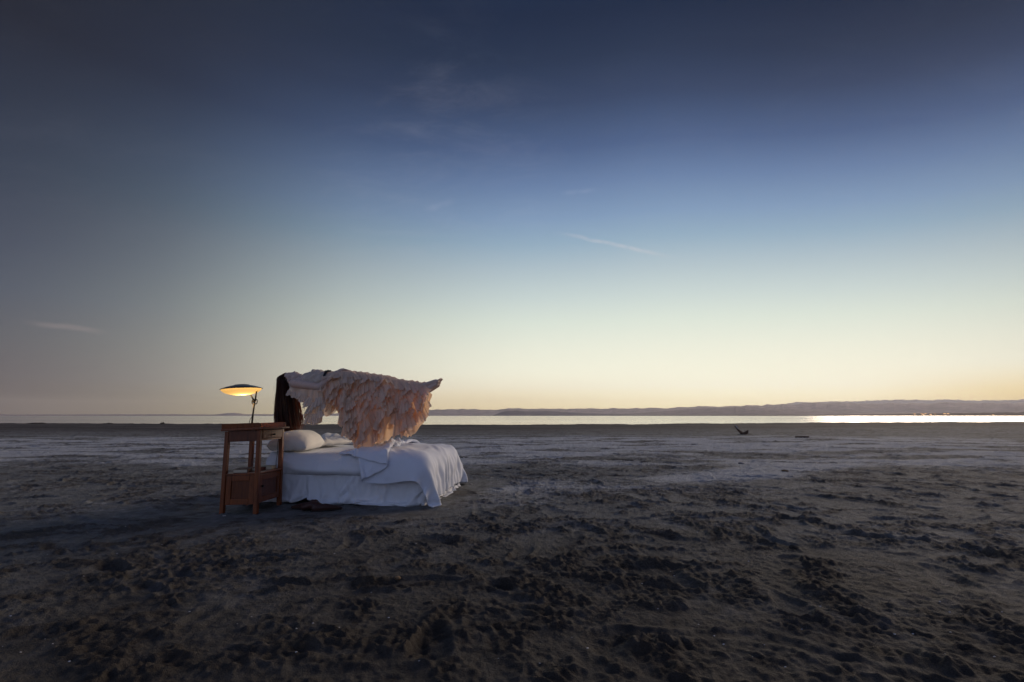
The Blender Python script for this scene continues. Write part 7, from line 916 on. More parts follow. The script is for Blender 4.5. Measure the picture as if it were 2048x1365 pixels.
def calm(x, y):
    """1 where the furniture stands and the sand is trodden flat"""
    c, s = math.cos(-BED_RZ), math.sin(-BED_RZ)
    dx, dy = x - BED_C[0], y - BED_C[1]
    lx, ly = dx * c - dy * s, dx * s + dy * c
    d = np.hypot(np.maximum(np.abs(lx) - 0.95, 0), np.maximum(np.abs(ly) - 0.85, 0))
    d2 = np.hypot(x - NS_C[0], y - NS_C[1]) - 0.25
    return sstep(np.minimum(d, d2), 0.75, 0.02)


def ground_height(x, y):
    r = np.hypot(x, y)
    k = 1 - calm(x, y)
    wx = x + 0.35 * gn(x / 0.9, y / 0.9, 11); wy = y + 0.35 * gn(x / 0.9, y / 0.9, 12)
    base = 0.022 * gn(x / 5.0, y / 5.0, 1) + 0.012 * gn(x / 1.9, y / 1.9, 2)
    m = sstep(0.55 * gn(wx / 1.4, wy / 1.0, 5) + 0.8 * gn(wx / 0.5, wy / 0.36, 6) + 0.8 * gn(wx / 0.2, wy / 0.15, 26) + 0.4 * gn(x / 0.09, y / 0.07, 27), -0.6, 0.95)
    fore = sstep(r, 9.0, 3.0)
    m = np.clip(m * (0.75 + 0.35 * fore) + 0.12, 0, 1.1)
    # crusty rims: ridged noise
    r1 = np.clip(1 - np.abs(gn(wx / 0.40, wy / 0.30, 7)) * 1.9, 0, 1) ** 2.0
    r2 = np.clip(1 - np.abs(gn(wx / 0.16 + 3, wy / 0.12, 8)) * 1.8, 0, 1) ** 1.6
    r3 = np.clip(1 - np.abs(gn(x / 0.075 + 7, y / 0.065, 9)) * 1.8, 0, 1) ** 1.3; r4 = gn(x / 0.034, y / 0.034, 10)
    brk = sstep(gn(x / 0.22, y / 0.22, 15), -0.35, 0.35)
    h = m * (0.007 * r1 * (0.25 + 0.75 * brk) + 0.009 * r2 * (0.2 + brk) + 0.012 * r3 * (0.35 + brk) + 0.010 * r4)
    # hollows: old footprints, with a pushed-up lip
    p = gn(wx / 0.36 + 9, wy / 0.30, 13)
    h += (-0.024 * sstep(p, 0.33, 0.62) + 0.012 * sstep(p, 0.15, 0.32) * sstep(p, 0.48, 0.33)) * (0.35 + 0.65 * m)
    h += 0.0045 * gn(x / 0.05, y / 0.05, 14) + 0.0020 * gn(x / 0.02, y / 0.02, 16)
    z = k * base + (0.16 + 0.84 * k) * h - 0.012 * (1 - k)
    # sand pushed up against the skirts and legs
    c_, s_ = math.cos(-BED_RZ), math.sin(-BED_RZ)
    lx = (x - BED_C[0]) * c_ - (y - BED_C[1]) * s_; ly = (x - BED_C[0]) * s_ + (y - BED_C[1]) * c_
    db = np.hypot(np.maximum(np.abs(lx) - 0.90, 0), np.maximum(np.abs(ly) - 0.74, 0))
    z += 0.026 * np.exp(-((db - 0.05) / 0.07) ** 2) * np.clip(0.5 + gn(x / 0.18, y / 0.18, 30), 0, 1.2)
    for ax_, ay_ in ((-2.37, 4.45), (-2.72, 4.46), (-2.35, 4.87), (-2.70, 4.88)):
        dl = np.hypot(x - ax_, y - ay_)
        z += 0.016 * np.exp(-((dl - 0.045) / 0.03) ** 2) * np.clip(0.7 + gn(x / 0.05, y / 0.05, 31), 0, 1.2)
    # far flats: long low swells and a dark wrack line at the water's edge
    far = sstep(r, 16, 40)
    z += far * 0.05 * gn(x / 6, y / 2.4, 17)
    ys = shore_y(x)
    e = y - ys
    z += 0.045 * sstep(e, -3.0, -0.5) * (0.4 + 0.9 * np.clip(gn(x / 1.6, y / 1.2, 18) + 0.5 * gn(x / 0.5, y / 0.5, 19), -0.3, 1))
    z -= 0.9 * sstep(e, 0.0, 9.0)
    return z, m, k


def crust_map(x, y):
    wx = x + 0.8 * gn(x / 2.2, y / 2.2, 21); wy = y + 0.5 * gn(x / 1.8, y / 1.8, 22)
    n = gn(wx / 2.6, wy / 0.9, 23) + 0.5 * gn(wx / 0.9, wy / 0.35, 24) + 0.3 * gn(wx / 0.3, wy / 0.15, 25)
    flats = sstep(wy, 7.6, 10.0) * sstep(wy, 24.0, 15.0) * sstep(wx, 26, 12)
    # a pale trodden path running off to the right from the foot of the bed
    ln = wy - (5.75 + 0.44 * (wx + 0.2))
    path = np.exp(-(ln / 0.62) ** 2) * sstep(wx, -0.9, 0.3) * sstep(wx, 11, 5)
    rut = np.exp(-((wy - (9.6 + 0.22 * wx)) / 0.7) ** 2) * sstep(wx, -1.5, 1)
    c = sstep(n, -0.75, 0.35) * flats * 1.0 + path * (0.75 + 0.6 * n) * 1.0
    c = c * (1 - 0.75 * rut) * (1 - 0.25 * sstep(wx, 0, -3)) * np.clip(1.0 + 0.6 * gn(x / 1.1, y / 0.6, 28), 0.3, 1.3)
    c += 0.16 * sstep(n, 0.0, 0.7)
    return np.clip(c, 0, 1)


rr = np.concatenate([np.geomspace(0.25, 1.25, 10)[:-1], np.geomspace(1.25, 22, 780)[:-1], np.geomspace(22, 95, 150)[:-1],
                     np.geomspace(95, 400, 16)[:-1], np.geomspace(400, 4000, 8)])
aa = np.concatenate([np.linspace(R(-56), R(56), 1150), np.linspace(R(56), R(304), 90)[1:-1]])
NR, NA = len(rr), len(aa)
GR, GA = np.meshgrid(rr, aa, indexing='ij')
X = GR * np.sin(GA); Yg = GR * np.cos(GA)
Z, M_, K_ = ground_height(X, Yg)
Z = np.where(GR > 400, np.where(Yg > 60, -0.9, 0.0), Z)
CR = crust_map(X, Yg)
co = np.stack([X, Yg, Z], -1).reshape(-1, 3)
co = np.vstack([co, [[0, 0, 0]]])
ii, jj = np.meshgrid(np.arange(NR - 1), np.arange(NA), indexing='ij')
j2 = (jj + 1) % NA
quads = np.stack([ii * NA + jj, ii * NA + j2, (ii + 1) * NA + j2, (ii + 1) * NA + jj], -1).reshape(-1, 4)[:, ::-1]
c0 = NR * NA
tris = np.stack([np.full(NA, c0), (np.arange(NA) + 1) % NA, np.arange(NA)], -1)
me = bpy.data.meshes.new('sand_ground')
nl = quads.size + tris.size
me.vertices.add(len(co)); me.vertices.foreach_set('co', co.astype(np.float32).ravel())
me.loops.add(nl); me.loops.foreach_set('vertex_index', np.concatenate([quads.ravel(), tris.ravel()]).astype(np.int32))
me.polygons.add(len(quads) + len(tris))
ls = np.concatenate([np.arange(len(quads)) * 4, len(quads) * 4 + np.arange(len(tris)) * 3]).astype(np.int32)
me.polygons.foreach_set('loop_start', ls)
me.update(calc_edges=True)
me.shade_smooth()
at = me.attributes.new('patch', 'FLOAT_COLOR', 'POINT')
rcol = np.zeros((len(co), 4), np.float32); rcol[:, 3] = 1
rcol[:-1, 0] = CR.ravel(); rcol[:-1, 1] = M_.ravel(); rcol[:-1, 2] = K_.ravel()
at.data.foreach_set('color', rcol.ravel())

m, h, b, o = new_mat('sand')
geo = h.n('ShaderNodeNewGeometry').outputs['Position']
sp = h.n('ShaderNodeSeparateXYZ'); h.l(geo, sp.inputs[0])
av = h.n('ShaderNodeAttribute', attribute_name='patch', attribute_type='GEOMETRY')
sa = h.n('ShaderNodeSeparateColor'); h.l(av.outputs['Color'], sa.inputs[0])
n1 = h.noise(geo, 1.3, 6, 0.62, 0.4); n2 = h.noise(geo, 9, 6, 0.65); n3 = h.noise(geo, 70, 4, 0.7); n4 = h.noise(geo, 260, 3, 0.7)
dry = h.ramp(n2, [(0.25, (0.140, 0.142, 0.140)), (0.5, (0.205, 0.209, 0.208)), (0.8, (0.300, 0.306, 0.306))])
damp = h.ramp(n2, [(0.25, (0.058, 0.048, 0.040)), (0.55, (0.108, 0.094, 0.082)), (0.8, (0.185, 0.165, 0.148))])
mm = h.math('MULTIPLY', h.smooth(h.math('ADD', sa.outputs[1], h.math('MULTIPLY', h.math('SUBTRACT', n3, 0.5), 1.5)), 0.30, 0.90), 0.80)
base = h.mix(mm, dry, damp)
# warm and greenish stains of dried weed
wn = h.noise(geo, 0.9, 5, 0.6, 0.6)
base = h.mix(h.math('MULTIPLY', h.smooth(wn, 0.52, 0.72), 0.35), base, (0.085, 0.070, 0.040))
# salt
cf = h.math('ADD', sa.outputs[0], h.math('MULTIPLY', h.math('SUBTRACT', n2, 0.5), 0.9))
cf = h.math('MULTIPLY', h.smooth(cf, 0.05, 0.75), h.smooth(h.math('ADD', n3, h.math('MULTIPLY', n4, 0.4)), 0.38, 0.72))
base = h.mix(h.math('MULTIPLY', cf, 0.92), base, (0.56, 0.58, 0.62))
# grain specks
base = h.mix(h.math('MULTIPLY', h.smooth(n4, 0.66, 0.76), 0.35), base, (0.38, 0.36, 0.35))
base = h.mix(h.math('MULTIPLY', h.smooth(n4, 0.40, 0.28), 0.5), base, (0.035, 0.03, 0.028))
# darker damp belt before the water
edge = h.smooth(h.math('SUBTRACT', sp.outputs[1], h.math('MULTIPLY', h.math('MAXIMUM', sp.outputs[0], 0.0), 0.30)), 19, 34)
base = h.mix(h.math('MULTIPLY', edge, 0.88), base, h.ramp(h.noise(h.mapping(geo, (0.10, 0.45, 1)), 1.0, 6, 0.65), [(0.32, (0.030, 0.023, 0.022)), (0.5, (0.070, 0.056, 0.053)), (0.68, (0.130, 0.112, 0.106))]))
# lens vignetting painted into the colour: sand darkens towards the camera
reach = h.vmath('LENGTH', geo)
near_vignette = h.smooth(h.math('ADD', reach, h.math('MULTIPLY', h.math('SUBTRACT', n1, 0.5), 4.0)), 5.4, 2.0)
base = h.mix(h.math('MULTIPLY', near_vignette, 0.80), base, h.ramp(n2, [(0.3, (0.030, 0.023, 0.019)), (0.7, (0.075, 0.060, 0.048))]))
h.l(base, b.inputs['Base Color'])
b.inputs['Roughness'].default_value = 0.92
b.inputs['Specular IOR Level'].default_value = 0.25
bn = h.n('ShaderNodeBump'); bn.inputs['Strength'].default_value = 1.0; bn.inputs['Distance'].default_value = 0.035
h.l(h.math('ADD', h.math('MULTIPLY', n3, 0.8), h.math('MULTIPLY', n4, 0.35)), bn.inputs['Height']); h.l(bn.outputs[0], b.inputs['Normal'])
me.materials.append(m)
setp(put('ground', me), 'grey churned sand flat with pale salt crust and dark clods', kind='structure')


def gz(x, y):
    return float(ground_height(np.array([x], float), np.array([y], float))[0][0])


def ground_at(u, v, z=0.0):
    """point of the level z seen in this direction from the camera"""
    d = pixdir(u, v); t = (z - EYE) / d.z
    return Vector((d.x * t, d.y * t, z))


# water
WZ = -0.10
wa = np.linspace(R(-75), R(75), 60); wr = [30, 60, 120, 300, 800, 2500, 6800, 17000]
V = [(r_ * math.sin(a_), r_ * math.cos(a_), WZ) for r_ in wr for a_ in wa]
F = [(i * 60 + j, (i + 1) * 60 + j, (i + 1) * 60 + j + 1, i * 60 + j + 1) for i in range(len(wr) - 1) for j in range(59)]
m, h, b, o = new_mat('bay_water')
geo = h.n('ShaderNodeNewGeometry').outputs['Position']
b.inputs['Base Color'].default_value = (0.035, 0.045, 0.055, 1)
b.inputs['IOR'].default_value = 1.6; b.inputs['Specular IOR Level'].default_value = 0.9
bands = h.noise(h.mapping(geo, (0.003, 0.02, 1)), 1.0, 4, 0.6)
rgh = h.ramp(bands, [(0.35, 0.07), (0.65, 0.15)]); h.l(rgh, b.inputs['Roughness'])
bn = h.n('ShaderNodeBump'); bn.inputs['Strength'].default_value = 0.10; bn.inputs['Distance'].default_value = 0.05
h.l(h.noise(h.mapping(geo, (0.25, 0.9, 1)), 1.0, 5, 0.6), bn.inputs['Height']); h.l(bn.outputs[0], b.inputs['Normal'])
gls = h.n('ShaderNodeBsdfGlossy'); gls.inputs['Color'].default_value = (0.96, 0.96, 0.96, 1); h.l(rgh, gls.inputs['Roughness']); h.l(bn.outputs[0], gls.inputs['Normal'])
lw = h.n('ShaderNodeLayerWeight'); lw.inputs[0].default_value = 0.5
mx = h.n('ShaderNodeMixShader'); h.l(h.smooth(lw.outputs['Facing'], 0.6, 0.97), mx.inputs[0])
h.l(b.outputs[0], mx.inputs[1]); h.l(gls.outputs[0], mx.inputs[2]); h.l(mx.outputs[0], o.inputs[0])
me = mesh('water', V, F, m)
setp(put('water', me), 'calm pale bay beyond the sand reflecting the evening sky', kind='structure')


# ---- far shore and mountains: each a solid ridge with a front slope, crest and back slope
def ridge(name, prof, dist, depth, mat, label, rough=0.05, seed=0, nu=420, nv=14, kind='structure', lumpy=0.0, wav=1.0):
    us = np.linspace(prof[0][0], prof[-1][0], nu)
    vs = np.interp(us, [p[0] for p in prof], [p[1] for p in prof])
    V = []
    az = []; H = []
    for u_, v_ in zip(us, vs):
        d = pixdir(u_, v_); hz = math.hypot(d.x, d.y)
        az.append(math.atan2(d.x, d.y)); H.append(max(1.0, EYE + dist * d.z / hz))
    az = np.array(az); H = np.array(H)
    q = az * dist / (wav * 300)
    H = H * (1 + rough * (gn(q, q * 0 + 1, seed) + 0.6 * gn(q * 2.3, q * 0, seed + 1) + 0.5 * gn(q * 5.1, q * 0, seed + 2)))
    if lumpy:
        L = np.abs(gn(q * 1.3, q * 0 + 3, seed + 5)) + 0.5 * np.abs(gn(q * 3.1, q * 0 + 3, seed + 6)) + 0.25 * np.abs(gn(q * 7, q * 0 + 3, seed + 7))
        H = H * (1 + lumpy * (L - 0.4))
    for j in range(nv):
        t = j / (nv - 1)
        if t <= 0.65: f = math.sin(t / 0.65 * math.pi / 2) ** 1.15
        else: f = math.cos((t - 0.65) / 0.35 * math.pi / 2)
        dd = dist - depth * (0.65 - t)
        sp_ = 1 + 0.16 * gn(q * 1.6, q * 0 + j * 0.55, seed + 3) * math.sin(min(1, t / 0.65) * math.pi)
        for k in range(nu):
            V.append((dd * math.sin(az[k]), dd * math.cos(az[k]), -0.6 + (H[k] + 0.6) * max(0, f) * (sp_[k] if t < 0.64 else 1)))
    F = [(j * nu + k, j * nu + k + 1, (j + 1) * nu + k + 1, (j + 1) * nu + k) for j in range(nv - 1) for k in range(nu - 1)]
    return setp(put(name, mesh(name, V, F, mat)), label, kind=kind)


hill_mat = simple_mat('hazed_hill_scrub', (0.55, 0.45, 0.43), 0.95, var=0.3, scale=0.004, spec=0.1)  # base colour kept pale: part of the distance haze is painted in
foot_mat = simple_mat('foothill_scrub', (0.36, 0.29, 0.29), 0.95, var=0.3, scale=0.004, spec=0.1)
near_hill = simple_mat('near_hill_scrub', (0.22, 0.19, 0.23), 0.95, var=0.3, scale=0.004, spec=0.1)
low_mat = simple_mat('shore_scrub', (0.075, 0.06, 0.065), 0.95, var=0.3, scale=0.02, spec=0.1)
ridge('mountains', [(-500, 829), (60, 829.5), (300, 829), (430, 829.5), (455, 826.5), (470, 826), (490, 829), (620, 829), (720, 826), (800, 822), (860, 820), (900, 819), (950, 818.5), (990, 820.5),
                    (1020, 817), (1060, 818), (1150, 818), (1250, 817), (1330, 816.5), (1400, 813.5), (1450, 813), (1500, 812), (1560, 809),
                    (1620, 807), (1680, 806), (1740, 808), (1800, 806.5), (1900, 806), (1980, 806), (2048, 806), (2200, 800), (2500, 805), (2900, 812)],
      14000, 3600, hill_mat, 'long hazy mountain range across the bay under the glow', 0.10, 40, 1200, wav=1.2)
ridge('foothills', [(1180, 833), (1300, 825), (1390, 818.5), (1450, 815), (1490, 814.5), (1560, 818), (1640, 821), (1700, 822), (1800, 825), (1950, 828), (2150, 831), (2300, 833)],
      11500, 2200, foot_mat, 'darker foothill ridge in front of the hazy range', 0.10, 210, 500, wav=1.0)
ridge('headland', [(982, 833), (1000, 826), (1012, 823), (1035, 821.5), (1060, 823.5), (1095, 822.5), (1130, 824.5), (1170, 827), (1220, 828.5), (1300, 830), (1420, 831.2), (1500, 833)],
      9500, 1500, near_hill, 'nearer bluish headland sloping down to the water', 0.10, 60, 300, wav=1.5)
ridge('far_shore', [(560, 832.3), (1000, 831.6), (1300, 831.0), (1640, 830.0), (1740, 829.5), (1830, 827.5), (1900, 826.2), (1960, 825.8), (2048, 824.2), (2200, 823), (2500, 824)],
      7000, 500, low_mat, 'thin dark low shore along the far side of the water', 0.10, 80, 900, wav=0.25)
cloud_mat = simple_mat('cloud', (0.80, 0.74, 0.70), 1.0, var=0.06, scale=0.0006, spec=0.0)
ridge('cloud_bank', [(1560, 809), (1590, 804.5), (1640, 804), (1700, 802.5), (1760, 801), (1800, 799.5), (1850, 800.5), (1900, 799.5), (1960, 801), (2010, 799.5), (2048, 800), (2140, 797), (2300, 801), (2500, 808)],
      19500, 900, cloud_mat, 'low lumpy cloud bank lying along the mountain tops', 0.02, 120, 1300, lumpy=0.09, wav=1.1, kind='structure')

hz_m = bpy.data.materials.new('haze'); hz_m.use_nodes = True
hz_m.node_tree.nodes.clear(); h = NG(hz_m.node_tree)
o_ = h.n('ShaderNodeOutputMaterial'); pv = h.n('ShaderNodeVolumePrincipled')
pv.inputs['Color'].default_value = (0.97, 0.92, 0.93, 1); pv.inputs['Density'].default_value = HAZE
pv.inputs['Anisotropy'].default_value = 0.35
h.l(pv.outputs[0], o_.inputs['Volume'])
hz = put('haze', box_me('haze', -18000, 18000, -18000, 18000, -3, 580, hz_m, 0))
setp(hz, 'thin evening haze over the bay', kind='stuff')

# lit houses on the far shore
wall_m = simple_mat('house_wall', (0.35, 0.32, 0.30), 0.9)
roof_m = simple_mat('house_roof', (0.12, 0.07, 0.06), 0.9)
lit, h, b, o = new_mat('lit_window')
b.inputs['Base Color'].default_value = (0.9, 0.6, 0.3, 1)
b.inputs['Emission Color'].default_value = (1.0, 0.55, 0.25, 1); b.inputs['Emission Strength'].default_value = 2.2
hw = box_me('house_wall', -12, 12, -7, 7, 0, 9, wall_m, 0)
hr = mesh('house_roof', [(-13, -8, 9), (13, -8, 9), (13, 8, 9), (-13, 8, 9), (-13, 0, 14), (13, 0, 14)],
          [(0, 1, 5, 4), (2, 3, 4, 5), (0, 4, 3), (1, 2, 5), (3, 2, 1, 0)], roof_m, False)
hwi = box_me('house_window', -3.2, 3.2, -7.3, -7.05, 1.5, 6.5, lit, 0)
for k, (u_, v_, s_) in enumerate([(1829, 828.3, .8), (1846, 829.0, 1.1), (1851, 827.6, .7), (1861, 829.2, .9), (1889, 828.0, 1.0), (1896, 827.9, .9), (1842, 826.8, .5), (1870, 828.4, .5), (1933, 830.2, .5), (1986, 829.6, .7), (2010, 829.9, .6), (1706, 831.2, .4), (1765, 831.3, .4)]):
    d = pixdir(u_, v_); t = 6750 / math.hypot(d.x, d.y)
    e = empty('shore_house', (d.x * t, d.y * t, max(0.2, EYE + d.z * t - 4)), -math.atan2(d.x, d.y))
    e.scale = (s_, s_, s_)
    setp(e, 'tiny house with lit windows among the lights on the dark far shore at right', 'house', 'lit houses on the far shore')
    put('wall', hw, e); put('roof', hr, e)
    for xx in (-7, 0, 7): put('window', hwi, e, (xx * 0.9, 0, 0))

# ------------------------------------------------------------------ wood furniture
def wood_mat(name, base, dark):
    m, h, b, o = new_mat(name)
    ob = h.n('ShaderNodeTexCoord').outputs['Object']
    gr = h.noise(h.mapping(ob, (26, 26, 1.6)), 3.0, 6, 0.6, 0.8)
    g2 = h.noise(ob, 5, 4, 0.6)
    c = h.ramp(gr, [(0.25, dark), (0.5, base), (0.8, tuple(min(1, x * 1.35) for x in base))])
    c = h.mix(h.math('MULTIPLY', h.smooth(g2, 0.45, 0.75), 0.45), c, dark)
    h.l(c, b.inputs['Base Color'])
    h.l(h.ramp(g2, [(0.3, 0.32), (0.7, 0.52)]), b.inputs['Roughness'])
    bn = h.n('ShaderNodeBump'); bn.inputs['Strength'].default_value = 0.12; bn.inputs['Distance'].default_value = 0.002
    h.l(gr, bn.inputs['Height']); h.l(bn.outputs[0], b.inputs['Normal'])
    return m


wood = wood_mat('red_brown_wood', (0.215, 0.058, 0.015), (0.075, 0.019, 0.007))
panel_wood = wood_mat('panel_wood', (0.135, 0.036, 0.011), (0.050, 0.013, 0.006))
iron = simple_mat('black_iron', (0.02, 0.018, 0.016), 0.45, 0.7)

W2, D2, HT = 0.175, 0.215, 0.775            # half width (camera face), half depth, height under the top board
ns = empty('nightstand', (NS_C[0], NS_C[1], -0.012), R(-2.5))
ns.rotation_euler = (0, R(-2.2), R(-2.5))      # stands slightly crooked on the sand
setp(ns, 'reddish brown wooden bedside cabinet with open middle, drawer and small door, left of the bed', 'nightstand')
lg = 0.019
for sx in (-1, 1):
    for sy in (-1, 1):
        cx, cy = sx * (W2 - lg), sy * (D2 - lg)
        V = []
        for z, k in ((0, 1.0), (HT - 0.005, 1.0)):
            off = 0.005 * (1 - z / HT)
            for a, b_ in ((-1, -1), (1, -1), (1, 1), (-1, 1)):
                V.append((cx + a * lg + sx * off, cy + b_ * lg + sy * off * 0.6, z))
        bm = bmesh.new(); vs = [bm.verts.new(v) for v in V]
        for f in ((3, 2, 1, 0), (4, 5, 6, 7), (0, 1, 5, 4), (1, 2, 6, 5), (2, 3, 7, 6), (3, 0, 4, 7)): bm.faces.new([vs[i] for i in f])
        bmesh.ops.bevel(bm, geom=bm.edges[:], offset=0.003, segments=2, affect='EDGES')
        put('leg', bm_mesh('leg', bm, wood), ns)
# table top with a low gallery on three sides
put('top', box_me('top', -W2 - 0.022, W2 + 0.042, -D2 - 0.03, D2 + 0.03, HT, HT + 0.018, wood, 0.005), ns)


def rail(p0, p1, lean):
    """gallery board with a rounded front end, leaning outwards"""
    p0, p1 = Vector(p0), Vector(p1); ax = (p1 - p0); L = ax.length; t = ax / L; nrm = Vector((t.y, -t.x, 0))
    outl = [(0, 0), (L, 0)] + [(L - 0.022 + 0.022 * math.cos(a), 0.026 + 0.022 * math.sin(a)) for a in np.linspace(0, math.pi / 2, 6)] + [(0, 0.048)]
    V = []
    for w in (0.0, 0.014):
        for a, z in outl:
            q = p0 + t * a + nrm * (w + lean * z); V.append((q.x, q.y, HT + 0.0185 + z))
    n = len(outl)
    F = [tuple(range(n))[::-1], tuple(range(n, 2 * n))] + [(i, (i + 1) % n, n + (i + 1) % n, n + i) for i in range(n)]
    bm = bmesh.new(); vs = [bm.verts.new(v) for v in V]
    for f in F: bm.faces.new([vs[i] for i in f])
    bmesh.ops.recalc_face_normals(bm, faces=bm.faces[:])
    return bm_mesh('gallery_rail', bm, wood)


put('gallery_rail', rail((-W2 - 0.014, -D2 - 0.012, 0), (W2 + 0.010, -D2 - 0.012, 0), 0.10), ns)
put('gallery_rail', rail((-W2 - 0.014, D2 + 0.006, 0), (W2 + 0.010, D2 + 0.006, 0), -0.10), ns)
put('gallery_rail', rail((-W2 - 0.004, D2 + 0.004, 0), (-W2 - 0.004, -D2 - 0.011, 0), 0.10), ns)
AP = 0.105
ix, iy = W2 - 2 * lg, D2 - 2 * lg
for sy in (-1, 1):
    put('apron', box_me('apron', -ix + .001, ix - .001, sy * (D2 - 0.012) - 0.008, sy * (D2 - 0.012) + 0.008, HT - AP, HT - 0.002, panel_wood, 0.002), ns)
put('apron', box_me('apron', -W2 + 0.006, -W2 + 0.022, -iy + .001, iy - .001, HT - AP, HT - 0.002, panel_wood, 0.002), ns)
put('drawer_rail', box_me('drawer_rail', W2 - 0.026, W2 - 0.008, -iy + .001, iy - .001, HT - AP, HT - AP + 0.018, wood, 0.002), ns)
dr = put('drawer', box_me('drawer', -0.02, 0.009, -iy + 0.006, iy - 0.006, HT - AP + 0.021, HT - 0.006, wood, 0.003), ns, (W2 - 0.008, 0, 0))
kn = lathe_me('knob', [(0.0, 0.026), (0.008, 0.025), (0.011, 0.020), (0.009, 0.013), (0.005, 0.009), (0.005, 0.0)], iron, 20)
put('knob', kn, dr, (0.009, 0, HT - AP / 2), (0, R(90), 0))
SH = 0.375
put('shelf', box_me('shelf', -W2 + 0.012, W2 + 0.003, -D2 + 0.004, D2 - 0.004, SH - 0.018, SH, wood, 0.003), ns)
for sy in (-1, 1):
    put('side_panel', box_me('side_panel', -ix + 0.05, ix - 0.05, sy * (D2 - 0.020) - 0.004, sy * (D2 - 0.020) + 0.004, 0.145, SH - 0.070, panel_wood, 0.001), ns)
    for x0, x1 in ((-ix + .001, -ix + 0.049), (ix - 0.049, ix - .001)):
        put('stile', box_me('stile', x0, x1, sy * (D2 - 0.014) - 0.008, sy * (D2 - 0.014) + 0.008, 0.09, SH - 0.0195, wood, 0.003), ns)
    for z0, z1 in ((0.09, 0.144), (SH - 0.069, SH - 0.0195)):
        put('cross_rail', box_me('cross_rail', -ix + 0.050, ix - 0.050, sy * (D2 - 0.014) - 0.008, sy * (D2 - 0.014) + 0.008, z0, z1, wood, 0.003), ns)
put('back_panel', box_me('back_panel', -W2 + 0.008, -W2 + 0.020, -iy + .001, iy - .001, 0.09, SH - 0.0195, panel_wood, 0.002), ns)
put('floor_board', box_me('floor_board', -W2 + 0.022, W2 - 0.030, -iy, iy, 0.092, 0.104, panel_wood, 0.001), ns)
dy = iy - 0.006
door = put('door', box_me('door', -0.005, 0.002, -dy + 0.040, dy - 0.040, 0.150, SH - 0.075, panel_wood, 0.001), ns, (W2 - 0.014, 0, 0))
for y0, y1 in ((-dy, -dy + 0.039), (dy - 0.039, dy)):
    put('door_stile', box_me('door_stile', -0.008, 0.010, y0, y1, 0.094, SH - 0.024, wood, 0.003), door)
for z0, z1 in ((0.094, 0.149), (SH - 0.074, SH - 0.024)):
    put('door_rail', box_me('door_rail', -0.008, 0.009, -dy + 0.040, dy - 0.040, z0, z1, wood, 0.003), door)
put('knob', kn, door, (0.010, -dy + 0.018, 0.245), (0, R(90), 0))

NSM = Matrix.Translation(ns.location) @ ns.rotation_euler.to_matrix().to_4x4()


def on_ns(x, y, z): return NSM @ Vector((x, y, z))


# books on the open shelf
paper = simple_mat('book_paper', (0.58, 0.52, 0.40), 0.9, var=0.12, scale=200)
for nm, lab, cx, cy, rz, sx, sy, sz, col in (
        ('book', 'brown book with cream page edges, nearest on the shelf of the bedside cabinet', -0.050, -0.085, 12, 0.125, 0.18, 0.034, (0.10, 0.045, 0.030)),
        ('book', 'dark red book lying in the middle of the open shelf of the bedside cabinet', 0.025, 0.02, -6, 0.10, 0.13, 0.030, (0.085, 0.015, 0.012)),
        ('book', 'pale cream book at the far right end of the bedside cabinet shelf', 0.060, 0.120, 4, 0.14, 0.11, 0.034, (0.45, 0.40, 0.30))):
    p = on_ns(cx, cy, SH + 0.0005)
    e = empty(nm, p, R(rz))
    setp(e, lab, 'book')
    cm = simple_mat('book_cloth', col, 0.7, var=0.2, scale=60)
    put('pages', box_me('pages', -sx / 2 + 0.003, sx / 2 - 0.004, -sy / 2 + 0.004, sy / 2 - 0.004, 0.003, sz - 0.003, paper, 0.0006), e)
    bm = bmesh.new()
    for z0, z1 in ((0, 0.0028), (sz - 0.0028, sz)):
        q = bmesh.ops.create_cube(bm, size=1)['verts']
        for v in q: v.co = Vector((v.co.x * sx, v.co.y * sy, z0 if v.co.z < 0 else z1))
    q = bmesh.ops.create_cube(bm, size=1)['verts']
    for v in q: v.co = Vector((sx / 2 - (0.0035 if v.co.x < 0 else 0), v.co.y * sy, 0.003 if v.co.z < 0 else sz - 0.003))
    put('cover', bm_mesh('cover', bm, cm), e)

# ------------------------------------------------------------------ saucer lamp
steel = simple_mat('aged_brass', (0.16, 0.13, 0.09), 0.38, 0.85, var=0.25)
dark_metal = simple_mat('dark_enamel', (0.035, 0.035, 0.045), 0.32, 0.3, var=0.1)
cord_m = simple_mat('black_cord', (0.012, 0.011, 0.012), 0.6)
lp = on_ns(-0.048, 0.0, HT + 0.0185)
lamp = empty('desk_lamp', lp, 0)
setp(lamp, 'lit saucer shaped desk lamp with glowing amber underside on the bedside cabinet', 'lamp')
put('base', lathe_me('base', [(0.0, 0.0), (0.075, 0.0), (0.078, 0.004), (0.076, 0.010), (0.03, 0.017), (0.012, 0.022), (0.0, 0.022)], dark_metal), lamp)
put('pole', tube_me('pole', [(0, 0, 0.01), (0.002, 0, 0.12), (0.008, 0, 0.265)], [0.009, 0.0085, 0.008], steel, 14), lamp)
jz = 0.262
V, F = [], []
for s_ in (-1, 1):   # yoke ring
    c = Vector((0.008 + s_ * 0.014, 0, jz))
    tube_data([c + Vector((0.016 * math.cos(a) * 0.8, 0, 0.024 * math.sin(a))) for a in np.linspace(0, 2 * math.pi, 20)], 0.0045, 8, V, F, False)
put('joint_ring', mesh('joint_ring', V, F, steel), lamp)
kme = lathe_me('joint_knob', [(0.0, 0.016), (0.009, 0.015), (0.011, 0.009), (0.009, 0.0), (0.0, 0.0)], steel, 20)
put('joint_knob', kme, lamp, (0.006, -0.008, jz), (R(90), 0, 0))
SHC = Vector((-0.132, -0.01, 0.398))                     # centre of the shade rim
put('arm', tube_me('arm', [(0.012, 0, jz), (0.020, -0.004, 0.372)], [0.008, 0.007], steel, 12), lamp)
